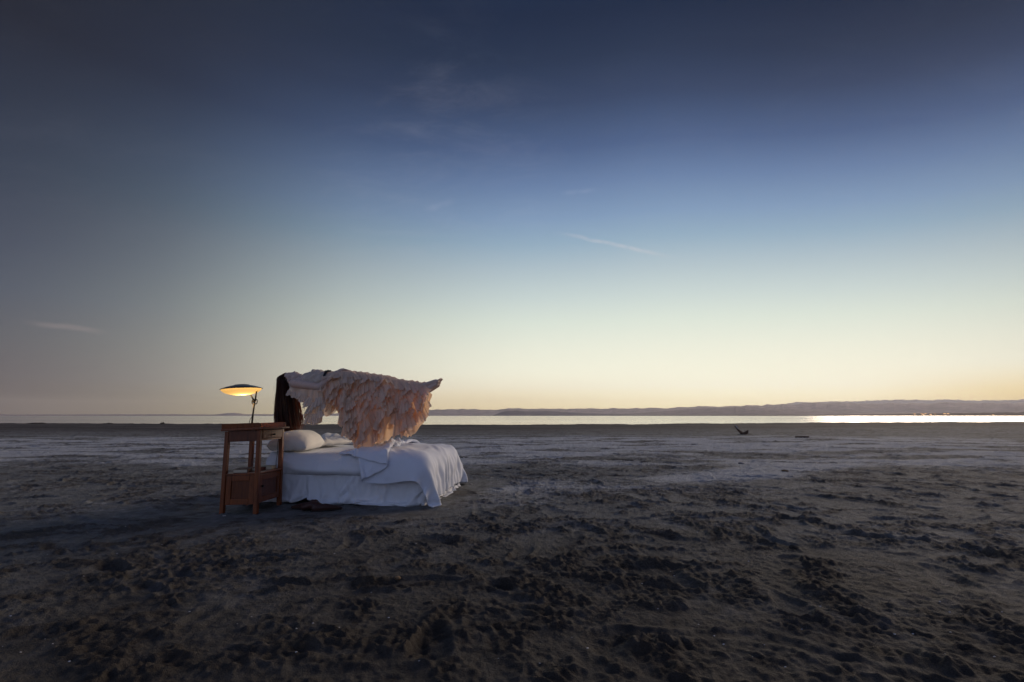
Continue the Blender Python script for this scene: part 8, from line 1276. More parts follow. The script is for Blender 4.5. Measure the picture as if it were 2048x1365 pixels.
put('arm', tube_me('arm', [(0.004, 0, jz + 0.008), (-0.034, -0.006, 0.330)], [0.0075, 0.0065], steel, 12), lamp)
RS = 0.187
tilt = (0, R(-4.0), 0)
sh = put('shade', lathe_me('shade', [(0.0, 0.030), (0.07, 0.029), (0.10, 0.025), (0.14, 0.014), (0.17, 0.003), (RS, -0.004), (RS + 0.003, -0.007), (RS + 0.002, -0.011), (RS - 0.004, -0.010), (0.168, -0.002), (0.14, 0.009), (0.10, 0.020), (0.0, 0.025)], dark_metal, 72), lamp, SHC, tilt)
put('cap', lathe_me('cap', [(0.0, 0.036), (0.062, 0.036), (0.070, 0.034), (0.072, 0.030), (0.068, 0.0285), (0.0, 0.0285)], dark_metal, 48), sh)
dm, h, b, o = new_mat('amber_glass')
ob = h.n('ShaderNodeTexCoord').outputs['Object']
b.inputs['Base Color'].default_value = (0.85, 0.52, 0.16, 1); b.inputs['Roughness'].default_value = 0.4
tr = h.n('ShaderNodeBsdfTranslucent'); tr.inputs[0].default_value = (0.97, 0.72, 0.33, 1)
mx = h.n('ShaderNodeMixShader'); mx.inputs[0].default_value = 0.75
h.l(b.outputs[0], mx.inputs[1]); h.l(tr.outputs[0], mx.inputs[2])
em = h.n('ShaderNodeEmission'); em.inputs[0].default_value = (1.0, 0.55, 0.17, 1); em.inputs[1].default_value = 0.22
ads = h.n('ShaderNodeAddShader'); h.l(mx.outputs[0], ads.inputs[0]); h.l(em.outputs[0], ads.inputs[1]); h.l(ads.outputs[0], o.inputs[0])
bowl = [(RS - 0.006, -0.011)] + [((RS - 0.006) * math.cos(a) ** 0.85 if a < 1.56 else 0.0, -0.011 - 0.060 * math.sin(a) ** 1.25) for a in np.linspace(0.06, math.pi / 2, 18)]
put('diffuser', lathe_me('diffuser', bowl, dm, 72), sh)
bl = bpy.data.lights.new('bulb', 'POINT'); bl.energy = 1.3; bl.color = (1.0, 0.76, 0.44); bl.shadow_soft_size = 0.018
bo = bpy.data.objects.new('bulb', bl); COL.objects.link(bo); bo.parent = lamp; bo.location = SHC + Vector((0.02, -0.01, -0.035))
# cord: down the pole in a loop, off the table and down behind the shelf
cp = [(0.014, -0.006, 0.25), (0.016, -0.012, 0.20), (0.008, -0.012, 0.15), (0.0, -0.010, 0.11), (-0.014, -0.012, 0.085), (-0.020, -0.012, 0.06),
      (-0.012, -0.012, 0.035), (-0.003, -0.012, 0.02), (0.03, 0.03, 0.006), (0.07, 0.10, 0.004), (0.085, 0.17, 0.004)]
put('cord', tube_me('cord', cp, 0.0028, cord_m, 8), lamp)
hx = on_ns(0.065, 0.246, 0) - lp
c2 = [(hx.x + 0.003 * math.sin(z * 40), hx.y + 0.01, z) for z in np.linspace(0.03, -0.55, 22)] + [(hx.x + 0.02, hx.y + 0.02, -0.70), (hx.x + 0.05, hx.y + 0.03, -0.772), (hx.x - 0.02, hx.y + 0.09, -0.776)]
put('cord', tube_me('cord', [(0.085, 0.17, 0.004), (0.09, 0.24, 0.012), (hx.x, hx.y + 0.004, 0.040)] + c2, 0.0028, cord_m, 8), lamp)

# ------------------------------------------------------------------ bed
def unpack(key):
    nx, ny, rows = CLOTH_DATA[key]
    return np.cumsum(np.array(rows, dtype=float).T, 0) * 0.001, nx, ny


def finer(c, k):
    """Catmull-Rom refinement of an (ny, nx, 3) grid along both axes"""
    for ax in (0, 1):
        c = np.moveaxis(c, ax, 0); n = c.shape[0]
        t = np.linspace(0, n - 1, (n - 1) * k + 1); i = np.minimum(t.astype(int), n - 2); f = (t - i)[:, None, None]
        p0, p1, p2, p3 = c[np.maximum(i - 1, 0)], c[i], c[i + 1], c[np.minimum(i + 2, n - 1)]
        c = 0.5 * (2 * p1 + (p2 - p0) * f + (2 * p0 - 5 * p1 + 4 * p2 - p3) * f ** 2 + (3 * p1 - p0 - 3 * p2 + p3) * f ** 3)
        c = np.moveaxis(c, 0, ax)
    return c


def grid_cloth(key, mat, k=1, soften=None):
    c, nx, ny = unpack(key)
    c = c.reshape(ny, nx, 3)
    if soften is not None:
        w = soften(c)[..., None]
        for _ in range(32):
            p_ = np.pad(c, ((1, 1), (1, 1), (0, 0)), 'edge')
            c = c + w * 0.5 * ((p_[:-2, 1:-1] + p_[2:, 1:-1] + p_[1:-1, :-2] + p_[1:-1, 2:]) / 4 - c)
    if k > 1: c = finer(c, k)
    ny, nx = c.shape[:2]
    F = [(j * nx + i, j * nx + i + 1, (j + 1) * nx + i + 1, (j + 1) * nx + i) for j in range(ny - 1) for i in range(nx - 1)]
    return mesh(key, c.reshape(-1, 3).tolist(), F, mat)


def thicken(o, t, sub=1):
    if t:
        so = o.modifiers.new('thick', 'SOLIDIFY'); so.thickness = t; so.offset = 0
    if sub:
        sb = o.modifiers.new('sub', 'SUBSURF'); sb.levels = sub; sb.render_levels = sub
    return o


white = cloth_mat('white_cotton', (0.80, 0.82, 0.87), 0.12, 0.02, 700, 0.35, wrinkle=0.6)
white2 = cloth_mat('blue_white_cotton', (0.78, 0.82, 0.92), 0.15, 0.02, 700, 0.25, wrinkle=0.5)
cream = cloth_mat('cream_cotton', (0.84, 0.82, 0.76), 0.12, 0.02, 700, 0.45, wrinkle=0.8)
bed = empty('bed', (BED_C[0], BED_C[1], -0.008), BED_RZ)
setp(bed, 'white double bed with box spring standing alone on the sand flat', 'bed')
put('box_spring', box_me('box_spring', -0.85, 0.83, -0.66, 0.66, 0.03, 0.292, simple_mat('ticking', (0.16, 0.11, 0.09), 0.9), 0.02), bed)
put('mattress', box_me('mattress', -0.895, 0.76, -0.66, 0.66, 0.297, 0.470, white, 0.085), bed)
fs = put('fitted_sheet', grid_cloth('cover', white, 3), bed)
for v in fs.data.vertices:       # the loose sheet sags in long creases along the near side
    x, y, z = v.co
    tuck = float(sstep(np.array(x), 0.35, 0.85))          # tucked in under the duvet at the foot
    v.co.z -= 0.10 * tuck * float(sstep(np.array(z), 0.35, 0.50)); v.co.y *= 1 - 0.06 * tuck; v.co.x -= 0.13 * tuck
    if y < -0.55:
        for x0, x1, z0, z1, w, a in ((-0.90, 0.05, 0.50, 0.335, 0.022, 0.030), (-0.90, -0.10, 0.44, 0.318, 0.018, 0.022), (-0.45, 0.5, 0.46, 0.35, 0.025, 0.018)):
            if x0 <= x <= x1:
                f = (x - x0) / (x1 - x0); zc = z0 + (z1 - z0) * math.sin(f * math.pi / 2) ** 0.9
                v.co.y -= a * math.exp(-((z - zc) / w) ** 2) * math.sin(min(1, f * 4) * math.pi / 2) * math.sin(min(1, (1 - f) * 4) * math.pi / 2)
thicken(fs, 0.004, 0)
sk_o = put('bed_skirt', grid_cloth('skirt', white, 5), bed)
fr = random.Random(8)
folds = [(fr.uniform(-0.85, 0.85), fr.uniform(0.015, 0.05), fr.uniform(0.006, 0.020) * fr.choice((-1, 1, 1)), fr.uniform(-0.18, 0.18)) for _ in range(26)]
for v in sk_o.data.vertices:     # one gathered bunch under the head half lifts the hem; the rest hangs nearly flat
    x, y, z = v.co
    if y < -0.60:
        d = (0.315 - z) / 0.31
        gx = x + 0.40 - 0.05 * d
        v.co.y -= 0.058 * d ** 0.6 * math.exp(-(gx / 0.035) ** 2) + 0.036 * math.exp(-((gx + 0.10 + 0.10 * d) / 0.03) ** 2) * d + 0.034 * math.exp(-((gx - 0.09 - 0.05 * d) / 0.03) ** 2) * d
        v.co.y += 0.03 * math.exp(-((gx + 0.05) / 0.02) ** 2) * d
        v.co.y -= 0.032 * math.exp(-((x - 0.10 + 0.22 * d) / 0.03) ** 2) * math.sin(d * 3) + 0.012 * math.exp(-((x + 0.74 - 0.2 * d) / 0.03) ** 2) * d
        for fx_, fw_, fa_, fl_ in folds: v.co.y -= fa_ * math.exp(-((x - fx_ - fl_ * d) / fw_) ** 2) * min(1, d * 1.6)
        v.co.z += 0.070 * d * d * math.exp(-((x + 0.38) / 0.11) ** 2) + 0.012 * d * d * math.sin(x * 7)
thicken(sk_o, 0.003, 0)
dv = empty('bed_sheet', (BED_C[0], BED_C[1], -0.006), BED_RZ)
setp(dv, 'bluish white duvet draped over the foot of the bed with its head corner folded back', 'duvet')
do_ = put('duvet', grid_cloth('duvet', white2, 2, lambda c: np.maximum(sstep(c[..., 0], 0.45, 0.70) * sstep(c[..., 2], 0.10, 0.36), 0.12 * sstep(c[..., 0], 0.6, 0.8))), dv)
sm_m = do_.modifiers.new('soft', 'SMOOTH'); sm_m.factor = 0.5; sm_m.iterations = 3
for v in do_.data.vertices:      # filling: soft billows
    q = v.co * 1.0; a_ = np.array([q.x * 2.6 + q.z * 2]); b2 = np.array([q.y * 2.6 - q.z * 3])
    core_ = Vector((max(-0.9, min(0.70, q.x)), max(-0.55, min(0.55, q.y)), min(0.34, q.z))); n_ = (q - core_).normalized()
    v.co = q + n_ * float(0.020 * gn(a_, b2, 41)[0] + 0.011 * gn(a_ * 2.7, b2 * 2.2, 42)[0] + 0.010) * (1 if q.z > 0.06 else 0.3)
for v in do_.data.vertices:      # hanging folds across the foot end and fine creases on top
    x, y, z = v.co
    hang = float(sstep(np.array(x), 0.66, 0.88)) * float(sstep(np.array(z), 0.50, 0.25))
    v.co.x += hang * (0.016 * math.sin(y * 27 + 3 * math.sin(y * 7 + z * 3)) + 0.008 * math.sin(y * 61 + 2 + z * 6))
    if z > 0.3: v.co.z += 0.0045 * math.sin(x * 46 + y * 21 + 3 * math.sin(y * 9)) * float(sstep(gn(np.array([x * 3.0]), np.array([y * 3.0]), 44), -0.2, 0.4)[0])
thicken(do_, 0.010, 1)
for i, (key, loc, rz, lab) in enumerate((
        ('pillow0', (-0.75, -0.36, 0.512), 0.10, 'plump white pillow lying nearest the bedside cabinet, its side facing the camera'),
        ('pillow1', (-0.77, 0.26, 0.512), -0.12, 'flatter creased white pillow with a pointed corner, lying on the far side of the bed'))):
    c, nx, ny = unpack(key)          # two layers of nx by ny points sharing their rim
    F = []
    def vid(a, b_, s_):
        e_ = a in (0, nx - 1) or b_ in (0, ny - 1)
        return (0 if (e_ or s_ > 0) else nx * ny) + b_ * nx + a
    for s_ in (1, -1):
        for b_ in range(ny - 1):
            for a in range(nx - 1):
                q = [vid(a, b_, s_), vid(a + 1, b_, s_), vid(a + 1, b_ + 1, s_), vid(a, b_ + 1, s_)]
                F.append(q if s_ > 0 else q[::-1])
    M = Matrix.Translation((BED_C[0], BED_C[1], 0)) @ Matrix.Rotation(BED_RZ, 4, 'Z')
    p = put('pillow', mesh('pillow', c.tolist(), F, cream), None, M @ Vector(loc), (0, 0, BED_RZ + rz))
    bm = bmesh.new(); bm.from_mesh(p.data); bmesh.ops.delete(bm, geom=[v for v in bm.verts if not v.link_faces], context='VERTS'); bm.to_mesh(p.data); bm.free()
    thicken(p, 0, 2); p.scale = (1, 1, 1.28 if i == 0 else 1.45)
    setp(p, lab, 'pillow', 'pillows at the head of the bed')

# ------------------------------------------------------------------ driftwood, log, weed, stones
drift = simple_mat('driftwood', (0.10, 0.060, 0.040), 0.9, var=0.4, scale=8, bump=0.6, bscale=30)
bleached = simple_mat('bleached_wood', (0.42, 0.36, 0.34), 0.8, var=0.2, scale=12)
q = ground_at(1487, 869.5); q.z = gz(q.x, q.y) - 0.03
s = 26 / 910 * 0.0 + 1.0
dw = empty('driftwood', q, R(-10)); k = 22.5 / 910          # metres per photo pixel there
setp(dw, 'forked dark driftwood stump sticking up from the sand with one pale prong', 'driftwood')
def dp(u, v, d=0): return ((u - 1487) * k, d, (869.5 - v) * k)
put('stump', blob_mesh('stump', [(dp(1486, 868), 0.085, dp(1479, 861, .03), 0.050), (dp(1479, 861, .03), 0.050, dp(1473, 853, .05), 0.028),
                                 (dp(1487, 868), 0.085, dp(1493, 864, -.05), 0.070), (dp(1493, 864, -.05), 0.070, dp(1495, 860.5, -.08), 0.02),
                                 (dp(1476, 870), 0.05, dp(1500, 869, .1), 0.05), (dp(1500, 869, .1), 0.05, dp(1512, 869.5, .2), 0.02)], 0.018, drift, 1), dw)
put('pale_prong', tube_me('pale_prong', [dp(1478.5, 858.5, .02), dp(1476, 855, .03), dp(1473, 850, .04)], [0.045, 0.04, 0.02], bleached, 8), dw)
q = ground_at(1605, 877); q.z = gz(q.x, q.y)
o1 = put('fallen_log', blob_mesh('fallen_log', [((-.25, 0, .02), .035, (.24, .05, .02), .04), ((.1, 0, .02), .035, (.2, -.08, .02), .02)], 0.014, drift, 1), None, q, (0, 0, R(-8)))
setp(o1, 'short dark log lying flat on the sand right of the forked driftwood', 'log')
weed_m = simple_mat('dried_weed', (0.045, 0.035, 0.028), 0.95, var=0.4, scale=30, bump=0.5)


def clump(name, q, w, hgt, n, seed, lab, cat, group=None):
    rs = random.Random(seed); V, F = [], []
    for i in range(n):
        a = rs.uniform(0, 2 * math.pi); r_ = w * math.sqrt(rs.random()) * 0.5
        p0 = Vector((math.cos(a) * r_, math.sin(a) * r_ * 0.6, 0)); hh = hgt * (1 - (r_ / (w * 0.5)) ** 2) * rs.uniform(0.4, 1.0)
        d = Vector((rs.uniform(-1, 1), rs.uniform(-1, 1), 0)) * w * 0.15
        tube_data([p0, p0 + d * 0.4 + Vector((0, 0, hh * 0.7)), p0 + d + Vector((0, 0, hh * rs.uniform(0.5, 1)))], [0.02 * w / 0.5, 0.016 * w / 0.5, 0.006], 5, V, F)
    o = put(name, mesh(name, V, F, weed_m), None, q)
    return setp(o, lab, cat, group)


for u_, v_, w, hh, lab in ((325, 847.8, .55, .34, 'dark weed clump standing highest on the sand rim left of the bedside cabinet'),
                           (218, 847.5, 1.1, .16, 'low dark weed clump on the sand rim at far left'),
                           (262, 848.6, .8, .12, 'small weed clump on the sand rim left of the tallest clump'),
                           (75, 847.0, 1.9, .13, 'long flat weed heap on the sand rim at the left edge'),
                           (418, 848.2, 1.0, .12, 'low weed clump on the sand rim just left of the bedside cabinet')):
    dd = pixdir(u_, v_); t = (shore_y(np.array([dd.x / dd.y * 50.]))[0] - 1.0) / dd.y
    x_, y_ = dd.x * t, dd.y * t
    clump('weed_clump', (x_, y_, gz(x_, y_) - 0.02), w, hh, 60, int(u_), lab, 'seaweed', 'weed clumps along the sand rim')
q = Vector((66.0, 62.0, 0)); q = pixdir(1860, 846) * 1.0; t = 66.0 / q.y; q = q * t
o1 = put('stake', tube_me('stake', [(0, 0, -0.1), (0.01, 0, 0.12), (0.02, 0, 0.24)], [0.09, 0.08, 0.05], drift, 7), None, (q.x, q.y, gz(q.x, q.y)))
setp(o1, 'tiny dark stake on the sand rim against the bright water at right', 'stake')
# water bird
q = pixdir(1783, 838.5); t = (WZ - EYE) / q.z; q = Vector((q.x * t, q.y * t, WZ))
bd = put('water_bird', blob_mesh('water_bird', [((-.22, 0, .08), .06, (.15, 0, .10), .11), ((.15, 0, .12), .06, (.24, 0, .26), .035), ((.24, 0, .28), .045, (.34, 0, .27), .015), ((-.22, 0, .10), .05, (-.38, 0, .14), .02)], 0.02, simple_mat('feathers', (0.12, 0.10, 0.10), 0.8), 1), None, q, (0, 0, R(20)))
bd.scale = (1.1, 1.1, 1.1)
setp(bd, 'small dark bird floating on the bright water at right', 'bird')
# pebbles that can be picked out
stone_m = [simple_mat('pale_stone', (0.33, 0.31, 0.30), 0.8, var=0.25, scale=30, bump=0.3), simple_mat('ochre_stone', (0.20, 0.13, 0.07), 0.9, var=0.3, scale=30, bump=0.3),
           simple_mat('shell', (0.62, 0.60, 0.60), 0.6, var=0.1)]


def stone_me(seed, mat):
    rs = random.Random(seed); bm = bmesh.new(); bmesh.ops.create_icosphere(bm, subdivisions=2, radius=1)
    ax = [Vector((rs.uniform(-1, 1), rs.uniform(-1, 1), rs.uniform(-1, 1))).normalized() for _ in range(7)]
    for v in bm.verts:
        d = v.co.normalized(); v.co = d * (1 + sum(0.09 * math.sin(3 * d.dot(a) + i) for i, a in enumerate(ax)))
        v.co.z *= 0.6
    return bm_mesh('stone', bm, mat, True)


sm_ = [stone_me(i, stone_m[i % 2]) for i in range(4)]
for u_, v_, r_, mi, lab in ((795, 1158, 0.016, 1, 'yellowish brown lump of hard sand in front of the bed, below its middle'),
                            (1483, 929, 0.055, 0, 'small pale stone on the salty path far right of the bed'),
                            (1236, 980, 0.020, 2, 'pale pebble on the pale path right of the bed foot'),
                            (1570, 945, 0.040, 3, 'brown clod on the pale path at right'),
                            (942, 968, 0.018, 0, 'small pale stone at the far foot corner of the bed'),
                            (449, 1030, 0.013, 2, 'white pebble at the left front leg of the bedside cabinet')):
    q = ground_at(u_, v_); q.z = gz(q.x, q.y) + r_ * 0.2
    s1 = put('stone', sm_[mi], None, q, (0, 0, u_)); s1.scale = (r_ * 1.2, r_, r_)
    setp(s1, lab, 'stone')
V, F = [], []
rs = random.Random(4)
for i in range(150):
    u_ = rs.uniform(0, 2048); v_ = 880 + 460 * rs.random() ** 1.5
    q = ground_at(u_, v_)
    if calm(np.array([q.x]), np.array([q.y]))[0] > 0.9: continue
    q.z = gz(q.x, q.y) + 0.001; r_ = rs.uniform(0.0012, 0.0032) * (1 + q.y * 0.12); b0 = len(V)
    for a, z in ((0, 0), (1.2, .3), (2.5, 0), (3.8, .5), (5.0, .2)):
        V.append((q.x + math.cos(a + i) * r_ * 1.6, q.y + math.sin(a + i) * r_, q.z + z * r_))
    V.append((q.x, q.y, q.z + r_ * 0.9))
    F += [(b0 + k2, b0 + (k2 + 1) % 5, b0 + 5) for k2 in range(5)]
setp(put('shell_bits', mesh('shell_bits', V, F, stone_m[2], False)), 'scattered white shell fragments on the sand', kind='stuff')

# ------------------------------------------------------------------ shoes by the bed
leather = simple_mat('oxblood_leather', (0.040, 0.012, 0.009), 0.55, var=0.3, scale=40, bump=0.2)
sole_m = simple_mat('shoe_sole', (0.018, 0.012, 0.010), 0.8)


def boot(q, rz, roll, lab, L=0.25):
    e = empty('ankle_boot', q, rz); e.rotation_euler = (roll, 0, rz)
    setp(e, lab, 'boot', 'pair of boots beside the bed')
    # foot runs towards local +x; the shaft rises at the heel and slumps over
    up = blob_mesh('upper', [((0, 0, .036), .036, (.10, 0, .034), .036), ((.10, 0, .034), .036, (.19, .006, .024), .024), ((.19, .006, .024), .024, (.240, .010, .018), .012),
                             ((.0, 0, .05), .034, (-.035, .02, .070), .036), ((-.035, .02, .070), .036, (-.085, .05, .050), .040, (1, 1.2, .8)), ((.04, 0, .05), .030, (-.01, .03, .075), .030)], 0.007, leather, 2)
    put('upper', up, e)
    V, F = [], []
    n = 18; pr = []
    for i in range(n):
        a = 2 * math.pi * i / n; x = 0.10 + 0.142 * math.cos(a); y = 0.040 * math.sin(a) * (1 - 0.25 * math.cos(a) ** 2) + (0.008 if x > 0.15 else 0)
        pr.append((x, y))
    for z in (0.0, 0.010):
        for x, y in pr: V.append((x, y, z + 0.002))
    F = [tuple(range(n))[::-1], tuple(range(n, 2 * n))] + [(i, (i + 1) % n, n + (i + 1) % n, n + i) for i in range(n)]
    put('sole', mesh('sole', V, F, sole_m, False), e)
    return e


q = ground_at(625, 1018); q.z = gz(q.x, q.y) - 0.004
boot(q, R(163), R(8), 'dark oxblood boot lying on the sand beside the bed, toe pointing to the bedside cabinet')
q = ground_at(630, 1022); q.z = gz(q.x, q.y) - 0.004
boot(q, R(28), R(-10), 'dark oxblood boot lying on the sand beside the bed, toe pointing to the foot end')
# ------------------------------------------------------------------ the floating woman
# she lies along a vertical plane that runs parallel to the bed, 5.2 m out
def PW(u, v, d=0.0):
    a = (u - 1024) / 910; z = -(v - 682.5) / 910
    y1 = math.cos(PITCH) - z * math.sin(PITCH); z1 = math.sin(PITCH) + z * math.cos(PITCH)
    t = (5.2 - 0.14 * 1.9) / (y1 + 0.14 * a)
    return Vector((t * a, t * y1 + d, EYE + t * z1))


PC = PW(700, 765)
woman = empty('person', PC, 0)
setp(woman, 'woman in ruffled peach dress floating above the bed, long dark hair hanging down', 'person')


def P(u, v, d=0.0): return PW(u, v, d) - PC


skin = simple_mat('skin', (0.58, 0.43, 0.37), 0.55, var=0.06, scale=30, spec=0.35)
B_ = []
def cap(a, r0, b_, r1, *sc): B_.append((P(*a), r0, P(*b_), r1, *sc))
# head, face up, tipped back
cap((576, 760), .083, (581, 762), .086)
cap((579, 758, -.02), .072, (579, 758, .02), .072)
cap((584, 756, 0), .066, (592, 755, 0), .058)
cap((592, 757, -.03), .040, (600, 754, -.008), .022)
cap((592, 757, .03), .040, (600, 754, .008), .022)
cap((597, 753, 0), .034, (601.5, 751.5, 0), .021)          # chin
cap((578.5, 751, 0), .036, (581, 750.5, 0), .030)          # brow
cap((584.5, 748.2, 0), .010, (589.6, 743.6, 0), .0085)     # nose
cap((589.3, 745.6, -.008), .009, (589.3, 745.6, .008), .009)
cap((593.6, 747.0, -.012), .0085, (593.6, 747.0, .012), .0085)   # lips
cap((595.4, 747.6, -.010), .009, (595.4, 747.6, .010), .009)
for s_ in (-1, 1):
    cap((584, 750.4, .032 * s_), .0135, (584.6, 750.4, .040 * s_), .012)   # closed eyes
    cap((588.5, 752.3, .040 * s_), .022, (591, 753, .038 * s_), .020)      # cheeks
    cap((583, 763, .083 * s_), .013, (587, 761, .083 * s_), .010)          # ears
    cap((584, 766, .080 * s_), .012, (587, 763, .080 * s_), .009)
# neck and trunk
cap((595, 762), .050, (612, 764), .056)
cap((611, 766, -.13), .060, (611, 766, .13), .060)
cap((622, 764, -.07), .098, (650, 764, -.055), .092)
cap((622, 764, .07), .098, (650, 764, .055), .092)
cap((640, 753, -.065), .060, (645, 754, -.065), .048)
cap((640, 753, .065), .060, (645, 754, .065), .048)
cap((652, 765, -.04), .088, (668, 766, -.04), .088)
cap((652, 765, .04), .088, (668, 766, .04), .088)
cap((690, 766, -.06), .108, (702, 766, -.065), .112)
cap((690, 766, .06), .108, (702, 766, .065), .112)
for s_ in (-1, 1):
    cap((704, 767, .085 * s_), .090, (772, 771, .075 * s_), .058)
    cap((772, 771, .075 * s_), .057, (795, 775, .070 * s_), .054)
    cap((795, 775, .070 * s_), .054, (849, 775, .055 * s_), .034)
    # foot, toes pointed
    cap((848, 776, .055 * s_), .034, (857, 779, .055 * s_), .034)
    cap((857, 780, .055 * s_), .030, (874, 770, .055 * s_), .026)
    cap((850, 772, .055 * s_), .028, (873, 764, .055 * s_), .024)
    cap((866, 771, .052 * s_), .026, (876, 764.5, .055 * s_), .024)
    cap((874, 767, .040 * s_), .020, (877, 765, .070 * s_), .018)
    for i, (dd, ln, rr_) in enumerate(((-.024, 0, .012), (-.008, .2, .0095), (.005, .6, .0088), (.016, 1.2, .008), (.026, 2.0, .0075))):
        cap((876, 764, s_ * (.055 + dd)), rr_, (883.2 - ln, 758.6 + ln * .7, s_ * (.055 + dd)), rr_ * .9)
    # arms: upper arm along the body, forearm folded up onto the waist
    sh_ = (602, 769, .165 * s_); el = (654, 777 - (4 if s_ > 0 else 0), .205 * s_); wr_ = (680, 747, .085 * s_)
    cap((610, 767, .12 * s_), .060, sh_, .052)
    cap(sh_, .052, (628, 773, .19 * s_), .047); cap((628, 773, .19 * s_), .047, el, .039)
    cap(el, .040, (665, 764, .16 * s_), .037); cap((665, 764, .16 * s_), .037, wr_, .024)
    cap(wr_, .024, (687, 742.5, .055 * s_), .026, ); cap((684, 744, .075 * s_), .021, (690, 741.5, .050 * s_), .022)
    for i in range(4):
        b0_ = (689.5 + i * .6, 741 + .2 * i, s_ * (.072 - .019 * i)); L_ = (9.5, 11, 10.5, 8.5)[i]
        mid_ = (b0_[0] + L_ * .5, b0_[1] - .6, b0_[2] - .014 * s_); tip = (b0_[0] + L_, b0_[1] + 1.0, b0_[2] - .026 * s_)
        cap(b0_, .0095, mid_, .0085); cap(mid_, .0085, tip, .0068)
    cap((684, 743, .045 * s_), .011, (688, 740.5, .020 * s_), .009); cap((688, 740.5, .020 * s_), .009, (692, 740.5, .008 * s_), .0075)
body = put('body', blob_mesh('body', B_, 0.0046, skin, 2), woman)
lipm = simple_mat('lips', (0.30, 0.09, 0.08), 0.5)
put('lips', blob_mesh('lips', [(P(593.7, 746.3, -.014), .0075, P(593.7, 745.9, 0), .009), (P(593.7, 745.9, 0), .009, P(593.7, 746.3, .014), .0075), (P(595.3, 747.0, -.012), .008, P(595.3, 746.8, .012), .008)], 0.003, lipm, 1), woman)
lashm = simple_mat('lashes', (0.02, 0.012, 0.010), 0.7)
for s_ in (-1, 1):
    put('eyelashes', tube_me('eyelashes', [P(585.9, 749.6, .022 * s_), P(586.6, 749.3, .036 * s_), P(586.0, 750.4, .052 * s_)], [.0015, .0028, .0015], lashm, 6), woman)
    put('eyebrow', tube_me('eyebrow', [P(581.2, 748.2, .016 * s_), P(580.4, 748.0, .034 * s_), P(581.2, 749.8, .056 * s_)], [.002, .0035, .002], lashm, 6), woman)

# ---- hair: a full head of it falling straight down in long strands
hair_m, h, b, o = new_mat('dark_brown_hair')
ob = h.n('ShaderNodeTexCoord').outputs['Object']
hn = h.noise(h.mapping(ob, (60, 60, 1.2)), 2.0, 4, 0.6)
h.l(h.ramp(hn, [(0.3, (0.018, 0.010, 0.008)), (0.7, (0.055, 0.024, 0.016))]), b.inputs['Base Color'])
b.inputs['Roughness'].default_value = 0.42; b.inputs['Specular IOR Level'].default_value = 0.35
tr = h.n('ShaderNodeBsdfTranslucent'); tr.inputs[0].default_value = (0.26, 0.060, 0.025, 1)
mx = h.n('ShaderNodeMixShader'); mx.inputs[0].default_value = 0.40
h.l(b.outputs[0], mx.inputs[1]); h.l(tr.outputs[0], mx.inputs[2]); h.l(mx.outputs[0], o.inputs[0])
rs = random.Random(12)
V, F = [], []
# cap over the skull
HC = P(577.0, 760.5)
capV = []
for i in range(2300):
    # root on the skull behind the hairline
    while True:
        n_ = Vector((rs.gauss(0, 1), rs.gauss(0, 1), rs.gauss(0, 1))).normalized()
        if n_.z > 0.92 and n_.x > -0.1: continue
        if n_.x < 0.42 - 0.75 * max(0, n_.z) and n_.z > -0.9: break
        if n_.x < 0.80 and n_.z < -0.25: break
    rt = HC + Vector((n_.x * 0.094, n_.y * 0.090, n_.z * 0.092))
    fx = (n_.x + 1) / 2                                # 0 = crown side, 1 = nape side
    ub = 553 + 55 * fx ** 0.9 + rs.gauss(0, 1.6)
    vb = 861 + 3.5 * math.sin(fx * 5) + rs.gauss(0, 4.0) - (8 * rs.random() ** 2)
    tip = P(ub, vb, n_.y * 0.10 + 0.015 * rs.gauss(0, 1))
    side = Vector((n_.x, n_.y, 0));
    out_ = rt + Vector((n_.x, n_.y, 0)) * (0.020 if n_.x < 0.3 else 0.008) * (0.4 + abs(n_.z)) + Vector((-0.028 * max(0, n_.z + .3), n_.y * 0.02, -0.030))
    ph = rs.uniform(0, 6.28); am = rs.uniform(0.001, 0.006) * (2.6 if rs.random() < 0.03 else 1)
    pts = [rt, out_]
    for k_ in range(1, 9):
        f = k_ / 8
        q = out_.lerp(tip, f); q.x += -0.030 * (1 - fx) * math.sin(f * math.pi) * 0.5
        q += Vector((math.sin(ph + f * 7), math.cos(ph * 2 + f * 6), 0)) * am * f
        pts.append(q)
    w = rs.uniform(0.0016, 0.0032); wd = Vector((math.cos(ph), math.sin(ph), 0))
    b0 = len(V)
    for k_, q in enumerate(pts):
        ww = w * (1 if k_ < len(pts) - 2 else (0.6 if k_ == len(pts) - 2 else 0.15))
        V.append(tuple(q - wd * ww)); V.append(tuple(q + wd * ww))
    for k_ in range(len(pts) - 1):
        F.append((b0 + 2 * k_, b0 + 2 * k_ + 1, b0 + 2 * k_ + 3, b0 + 2 * k_ + 2))
for i in range(46):   # stray flyaways
    rt = P(rs.choice((561, 562, 604, 606)) + rs.gauss(0, 1), rs.uniform(752, 800), rs.uniform(-.06, .06)); b0 = len(V); q = rt.copy(); sg = -1 if rt.x < P(580, 780).x else 1
    for k_ in range(7):
        V.append(tuple(q)); V.append(tuple(q + Vector((0.0011, 0, 0)))); q = q + Vector((sg * 0.010 * (1 - k_ / 4.0) + rs.gauss(0, .003), rs.gauss(0, .003), -0.030))
    F += [(b0 + 2 * k_, b0 + 2 * k_ + 1, b0 + 2 * k_ + 3, b0 + 2 * k_ + 2) for k_ in range(6)]
hair = put('hair', mesh('hair', V, F, hair_m), woman)
hair['kind'] = 'stuff'
